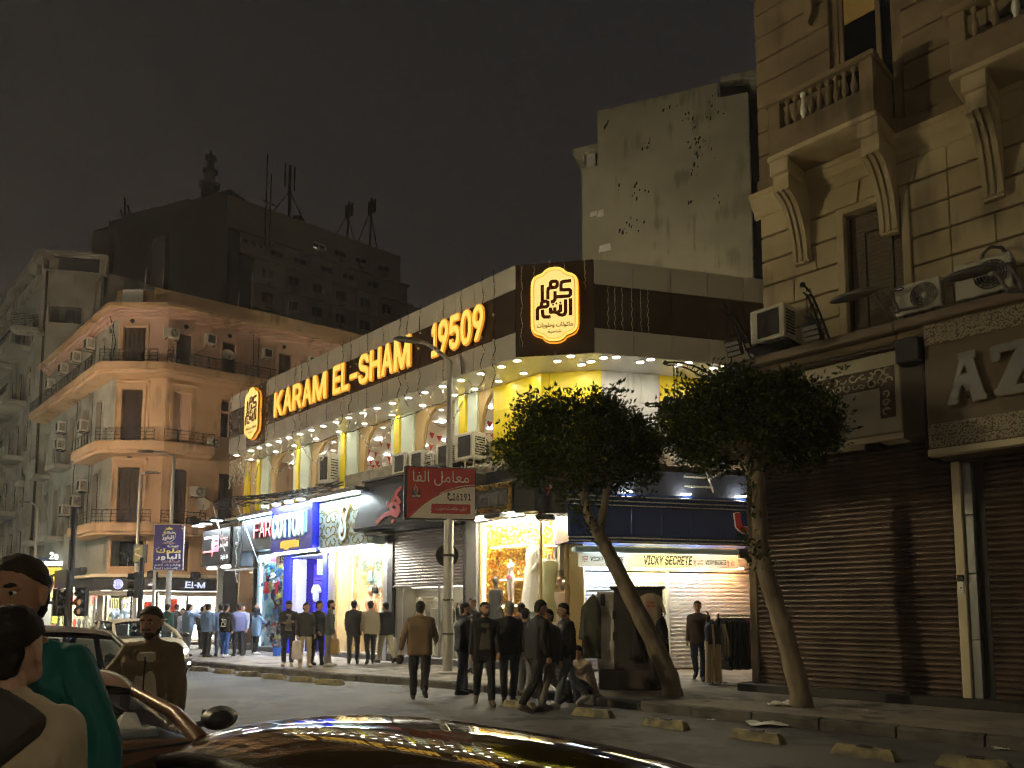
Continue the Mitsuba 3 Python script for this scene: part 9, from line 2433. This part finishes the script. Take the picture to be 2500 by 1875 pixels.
def car(name, label, s, t, paint, L=4.0, W=0.80, H=1.38, belt=0.90, yw=(0.95, 0.28), yr=(-1.55, -0.95), roof_w=0.50, z0=0.0, heading=-1, lights=False, interior=True, crown=0.05, glass='m_tint', bumper='m_near_black', rake=0.0):
    """x to the car's right, y ahead, z up. yw: windscreen foot and head; yr: rear window foot and head"""
    key = thing(name, label, 'car')
    fwd = np.array([*(D1 * heading), 0])
    right = np.array([fwd[1], -fwd[0], 0])
    M_ = np.eye(4)
    M_[:3, 0], M_[:3, 1], M_[:3, 3] = right, fwd, st(s, t, z0)
    X = T(M_)

    def put(nm, m, mat, sm=40, parent=key, **kw):
        return add(parent, nm, m, mat, sm, to_world=X, **kw)
    half = L / 2
    ys = np.array([-half, -half + 0.06, -half + 0.25, yr[0] - 0.1, yr[0] + 0.3, -0.4, 0.3, yw[0] - 0.25, yw[0], yw[0] + 0.25, half - 0.30, half - 0.08, half])
    wd = np.interp(ys, [-half, -half + 0.25, -0.9, 0.6, half - 0.3, half], [W * 0.82, W * 0.96, W, W, W * 0.93, W * 0.74])
    bz = np.interp(ys, [-half, -half + 0.3, yr[0], yw[0], half - 0.35, half - 0.05, half], [belt * 0.93, belt * 1.0, belt * 1.02, belt * 1.02, belt * 0.88, belt * 0.76, belt * 0.66])
    rows = []
    for y, w, b in zip(ys, wd, bz):
        prof = [(0.0, 0.20), (w * 0.80, 0.20), (w * 0.96, 0.28), (w * 0.99, 0.40), (w, 0.55), (w * 0.995, b * 0.80), (w * 0.97, b - 0.05), (w * 0.92, b - 0.01), (w * 0.80, b + 0.012), (w * 0.5, b + 0.024), (0.0, b + 0.028)]
        full = prof + [(-x, z) for x, z in prof[-2:0:-1]]
        rows.append([(x, y, z) for x, z in full + [full[0]]])
    P = np.array(rows)
    body = grid_mesh(P)
    caps = []
    for q in (P[0], P[-1]):
        c = q.mean(0)
        n = len(q)
        caps.append(trimesh.Trimesh(np.vstack([q, c]), [[i, (i + 1) % n, n] for i in range(n)], process=False))
    put('body', cat([body, *caps]), paint, 50)
    # roof: a crowned sheet with rolled edges
    nu, nv = 40, 40
    R_ = np.zeros((nu, nv, 3))
    for i, u in enumerate(np.linspace(-1, 1, nu)):
        for j, v in enumerate(np.linspace(-1, 1, nv)):
            yy = (yw[1] + yr[1]) / 2 + u * (yw[1] - yr[1]) / 2 + 0.05 * (1 - v * v) * np.sign(u) * abs(u) ** 3
            xx = v * (roof_w - 0.035 * u * u)
            zz = H - crown * abs(v) ** 2.6 - crown * 0.9 * abs(u) ** 2.8 - 0.012 * (v * v + u * u)
            R_[i, j] = (xx, yy, zz)
    top = grid_mesh(R_)
    low = R_.copy()
    low[..., 2] -= 0.03
    put('roof', top, paint, True)
    put('headliner', grid_mesh(low[:, ::-1]), 'm_ac_dark', True)
    cr = {}
    for nm, i, j in (('fl', -1, 0), ('fr', -1, -1), ('rl', 0, 0), ('rr', 0, -1)):
        cr[nm] = R_[i, j] - np.array([0, 0, 0.012])
    bw = W * 0.86
    ft = {'fl': np.array([-bw, yw[0], belt + 0.01]), 'fr': np.array([bw, yw[0], belt + 0.01]), 'rl': np.array([-bw * 0.97, yr[0], belt + 0.02]), 'rr': np.array([bw * 0.97, yr[0], belt + 0.02])}
    for k in cr:
        a, b = ft[k], cr[k]
        mid = (a + b) / 2 + np.array([0.03 * np.sign(a[0]), 0.05 * np.sign(a[1] - b[1]), 0.015])
        put('pillar', tube([a, mid, b], [0.045, 0.036, 0.03], 10), paint, True)
    for sx in (-1, 1):
        k = 'l' if sx < 0 else 'r'
        rail = [R_[i, 0 if sx < 0 else -1] for i in range(0, nu, 3)]
        put('roof_rail', tube(rail, 0.017, 8), 'm_rubber', True)
        ym = -0.35
        p0, p1 = np.array([sx * bw, ym, belt + 0.02]), np.array([sx * (roof_w - 0.005), ym, H - crown - 0.02])
        put('door_pillar', tube([p0, p1], [0.035, 0.03], 8), paint, True)
        put('side_pane', patch([ft['r' + k], p0, p1, cr['r' + k]], bulge=(sx * 0.05, 0, 0)), glass, True)
        put('side_pane', patch([p0, ft['f' + k], cr['f' + k], p1], bulge=(sx * 0.05, 0, 0)), glass, True)
        put('door_handle', cuboid(np.array([sx * W - 0.01, -0.55, belt * 0.82]), np.array([sx * W + 0.02, -0.40, belt * 0.82 + 0.03]), 0.008), 'm_near_black')
        m_ = add(key, 'mirror', tube([(sx * bw * 0.97, yw[0] - 0.18, belt + 0.06), (sx * (W + 0.0), yw[0] - 0.16, belt + 0.09)], 0.018, 6), 'm_near_black', True, to_world=X)
        sh_ = tm(hull(np.vstack([ball((sx * (W + 0.06), yw[0] - 0.17, belt + 0.10), (0.10, 0.045, 0.065), 2), ball((sx * (W + 0.04), yw[0] - 0.11, belt + 0.10), (0.07, 0.03, 0.05), 2)])))
        add(m_, 'shell', sh_, 'm_near_black', True, to_world=X)
        add(m_, 'glass', cuboid(np.array([sx * (W + 0.06) - 0.075, yw[0] - 0.220, belt + 0.055]), np.array([sx * (W + 0.06) + 0.075, yw[0] - 0.216, belt + 0.145])), 'm_steel', to_world=X)
    put('windscreen', patch([ft['fl'], ft['fr'], cr['fr'], cr['fl']], 10, 10, (0, 0.10, 0.02)), glass, True)
    put('rear_window', patch([ft['rr'], ft['rl'], cr['rl'], cr['rr']], 10, 10, (0, -0.10, 0.02)), glass, True)
    put('windscreen_seal', tube([ft['fl'], (ft['fl'] + ft['fr']) / 2 + [0, 0.06, 0.0], ft['fr']], 0.018, 6), 'm_rubber', True)
    put('header', tube([cr['fl'], (cr['fl'] + cr['fr']) / 2 + [0, 0.05, crown * 0.95], cr['fr']], 0.02, 6), 'm_rubber', True)
    put('rear_header', tube([cr['rl'], (cr['rl'] + cr['rr']) / 2 + [0, -0.05, crown * 0.95], cr['rr']], 0.02, 6), 'm_rubber', True)
    for sx in (-1, 1):
        for yy in (-half + 0.72, half - 0.75):
            w = lathe([(0.10, -0.09), (0.28, -0.10), (0.315, -0.07), (0.315, 0.07), (0.28, 0.10), (0.10, 0.09)], 24)
            w.apply_transform(trimesh.transformations.rotation_matrix(PI / 2, [0, 1, 0]))
            w.apply_translation([sx * (W - 0.09), yy, 0.315])
            wk = put('wheel', w, 'm_rubber', 40)
            r_ = lathe([(0.01, 0.0), (0.10, 0.02), (0.20, 0.0), (0.21, 0.03)], 16)
            r_.apply_transform(trimesh.transformations.rotation_matrix(sx * PI / 2, [0, 1, 0]))
            r_.apply_translation([sx * (W - 0.01), yy, 0.315])
            add(wk, 'rim', r_, 'm_steel', True, to_world=X)
            put('wheel_arch', cuboid(np.array([sx * (W - 0.2), yy - 0.36, 0.2]), np.array([sx * (W + 0.002), yy + 0.36, 0.62]), 0.12), 'm_black')
    for y0, y1 in ((half - 0.10, half + 0.05), (-half - 0.05, -half + 0.10)):
        put('bumper', cuboid(np.array([-W * 0.9, y0, 0.26]), np.array([W * 0.9, y1, 0.48]), 0.05), bumper)
    put('grille', cuboid(np.array([-W * 0.38, half - 0.02, 0.50]), np.array([W * 0.38, half + 0.012, 0.60]), 0.02), 'm_ac_dark')
    put('number_plate', cuboid(np.array([-0.24, half + 0.05, 0.32]), np.array([0.24, half + 0.062, 0.42]), 0.005), 'm_white')
    for sx in (-1, 1):
        hl = tm(hull(np.vstack([ball((sx * W * 0.62, half - 0.06, 0.63), (0.13, 0.06, 0.07), 2), ball((sx * W * 0.80, half - 0.20, 0.68), (0.07, 0.10, 0.06), 2)])))
        put('headlight', hl, 'm_ac_white' if not lights else 'm_steel', True)
        if lights:
            lamp(key, 'headlight_lens', tm(hull(np.vstack([ball((sx * W * 0.62, half - 0.025, 0.63), (0.105, 0.05, 0.055), 2), ball((sx * W * 0.76, half - 0.12, 0.665), (0.05, 0.08, 0.045), 2)]))), [4.5 * c for c in (0.95, 0.98, 1.0)], 1, to_world=X)
            for dx in (0.62, 0.78):
                lamp(key, 'fog_lamp', trimesh.Trimesh(ball((sx * W * dx, half + 0.035, 0.37), (0.045, 0.03, 0.045), 2), trimesh.creation.icosphere(2).faces, process=False), [5 * c for c in ((0.95, 0.85, 0.3) if dx < 0.7 else (1, 0.97, 0.7))], 0.5, to_world=X)
        put('tail_light', cuboid(np.array([sx * W * 0.82 - 0.10, -half - 0.01, 0.58]), np.array([sx * W * 0.82 + 0.08, -half + 0.04, 0.78]), 0.02), 'm_red')
    if interior:
        put('dashboard', cuboid(np.array([-bw * 0.93, yw[0] - 0.45, belt - 0.18]), np.array([bw * 0.93, yw[0] - 0.02, belt - 0.015]), 0.04), 'm_near_black')
        for sx in (-0.38, 0.38):
            sb = tm(bone(((sx * W - 0.12, -0.50, belt - 0.25), 0.08), ((sx * W + 0.12, -0.50, belt - 0.25), 0.08), ((sx * W - 0.10, -0.60, belt + 0.10), 0.06), ((sx * W + 0.10, -0.60, belt + 0.10), 0.06)))
            st_ = put('seat', sb, 'm_slate', True)
            add(st_, 'headrest', tm(bone(((sx * W - 0.06, -0.63, belt + 0.24), 0.05), ((sx * W + 0.06, -0.63, belt + 0.24), 0.05))), 'm_slate', True, to_world=X)
        wc = np.array([-0.36 * W, yw[0] - 0.52, belt + 0.02])
        tor = trimesh.creation.torus(0.175, 0.014, 28, 8)
        tor.apply_transform(trimesh.transformations.rotation_matrix(1.15, [1, 0, 0]))
        tor.apply_translation(wc)
        sw = put('steering_wheel', tor, 'm_black', True)
        add(sw, 'spokes', cat([tube([wc, wc + np.array([0.165 * math.cos(q), -0.07 * math.sin(q), 0.15 * math.sin(q)])], 0.014, 6) for q in (0.2, PI - 0.2, -PI / 2)]), 'm_black', to_world=X)
        put('rear_mirror', cuboid(np.array([-0.10, yw[1] + 0.06, H - crown - 0.13]), np.array([0.10, yw[1] + 0.08, H - crown - 0.07]), 0.015), 'm_black')
        put('floor_pan', cuboid(np.array([-bw, yr[0] + 0.1, 0.22]), np.array([bw, yw[0], 0.30])), 'm_black')
    return key, X


car('car', 'glossy dark gold car roof at the bottom edge mirroring the glowing signs', 1.20 + 0.0, 1.12 + 0.0, 'm_taxi', 3.4, 0.74, 1.31, 0.86, (1.30, 0.55), (-1.50, -0.95), 0.37, heading=-1, crown=0.055)
k, X = car('car', 'brown salmon car behind the gold roof, windscreen and one door mirror facing the camera', 5.05, 1.0, 'm_salmon_car', 3.4, 0.70, 1.26, 0.92, (1.20, 0.40), (-1.45, -0.85), 0.565, heading=-1, crown=0.05)
kk = thing('tissue_box', 'white tissue box lying on the dashboard of the salmon car', 'box')
scene[kk] = mikit.ply(cuboid(np.array([-0.47, 0.85, 0.905]), np.array([-0.20, 1.0, 1.0]), 0.02), 'm_litter', to_world=X)
kk = thing('tissue', 'white tissue sticking up from the box on the dashboard', 'tissue')
scene[kk] = mikit.ply(tm(hull([(-0.41, 0.88, 1.0), (-0.26, 0.88, 1.0), (-0.28, 0.95, 1.0), (-0.40, 0.95, 1.0), (-0.38, 0.90, 1.07), (-0.32, 0.92, 1.08)])), 'm_litter', to_world=X)
car('car', 'dark parked sedan at the left with a broad dark windscreen', 9.05, 2.0, 'm_dark_car', 4.2, 0.86, 1.44, 0.92, (1.10, 0.42), (-1.75, -1.0), 0.66)
car('car', 'white car with headlights and fog lamps on beside the far parking stones', 20.45, 6.6, 'm_white_car', 4.0, 0.86, 1.42, 0.92, (1.32, 0.62), (-1.5, -0.8), 0.64, lights=True)
# ------------------------------------------------------------------ lit street lamps of the near pavement (out of the picture, the same posts as those in view)
def lit_lamp(s, t, h, rgb, w, label):
    x, y = st(s, t)[:2]
    k = lamp_post(x, y, 0.15, h - 0.4, label, (*(N1 * 1.1), 0.4))
    e = st(s, t + 1.1)[:2]
    lens = cuboid(np.array([e[0] - 0.16, e[1] - 0.16, h - 0.10]), np.array([e[0] + 0.16, e[1] + 0.16, h - 0.035]), 0.01)
    lamp(k, 'lens', lens, rgb, w)


for s, t, h, p, c, w in ((13, -2.4, 6.3, 360.0, (1.0, 0.83, 0.47), 14.0), (34.5, 4.0, 8.0, 420.0, (1.0, 0.72, 0.46), 14.0), (-5.5, -2.2, 6.5, 70.0, (1.0, 0.82, 0.52), 6.0), (47, -2.2, 7.5, 260.0, (0.88, 1.0, 0.82), 8.0), (14, 23.5, 7.5, 560, (1.0, 0.86, 0.55), 5.0)):
    lit_lamp(s, t, h, [p * q for q in c], w, 'lit street lamp ' + ('in the lane behind the restaurant' if t > 20 else 'behind the photographer' if s < 0 else 'on the near pavement just left of the picture' if s < 20 else 'at the street corner left of the picture' if s < 40 else 'farther up the street'))

# ------------------------------------------------------------------ the hazy night air, round the whole scene
scene['haze_air'] = {'type': 'homogeneous', 'albedo': {'type': 'rgb', 'value': [0.95, 0.95, 0.95]}, 'sigma_t': 0.0012, 'phase': {'type': 'hg', 'g': 0.35}}
scene['haze'] = {'type': 'cube', 'to_world': T().translate([-30, 120, 32.2]).scale([260, 250, 33.3]), 'bsdf': {'type': 'null'}, 'interior': {'type': 'ref', 'id': 'haze_air'}}
labels['haze'] = {'kind': 'stuff'}
scene['camera']['medium'] = {'type': 'ref', 'id': 'haze_air'}
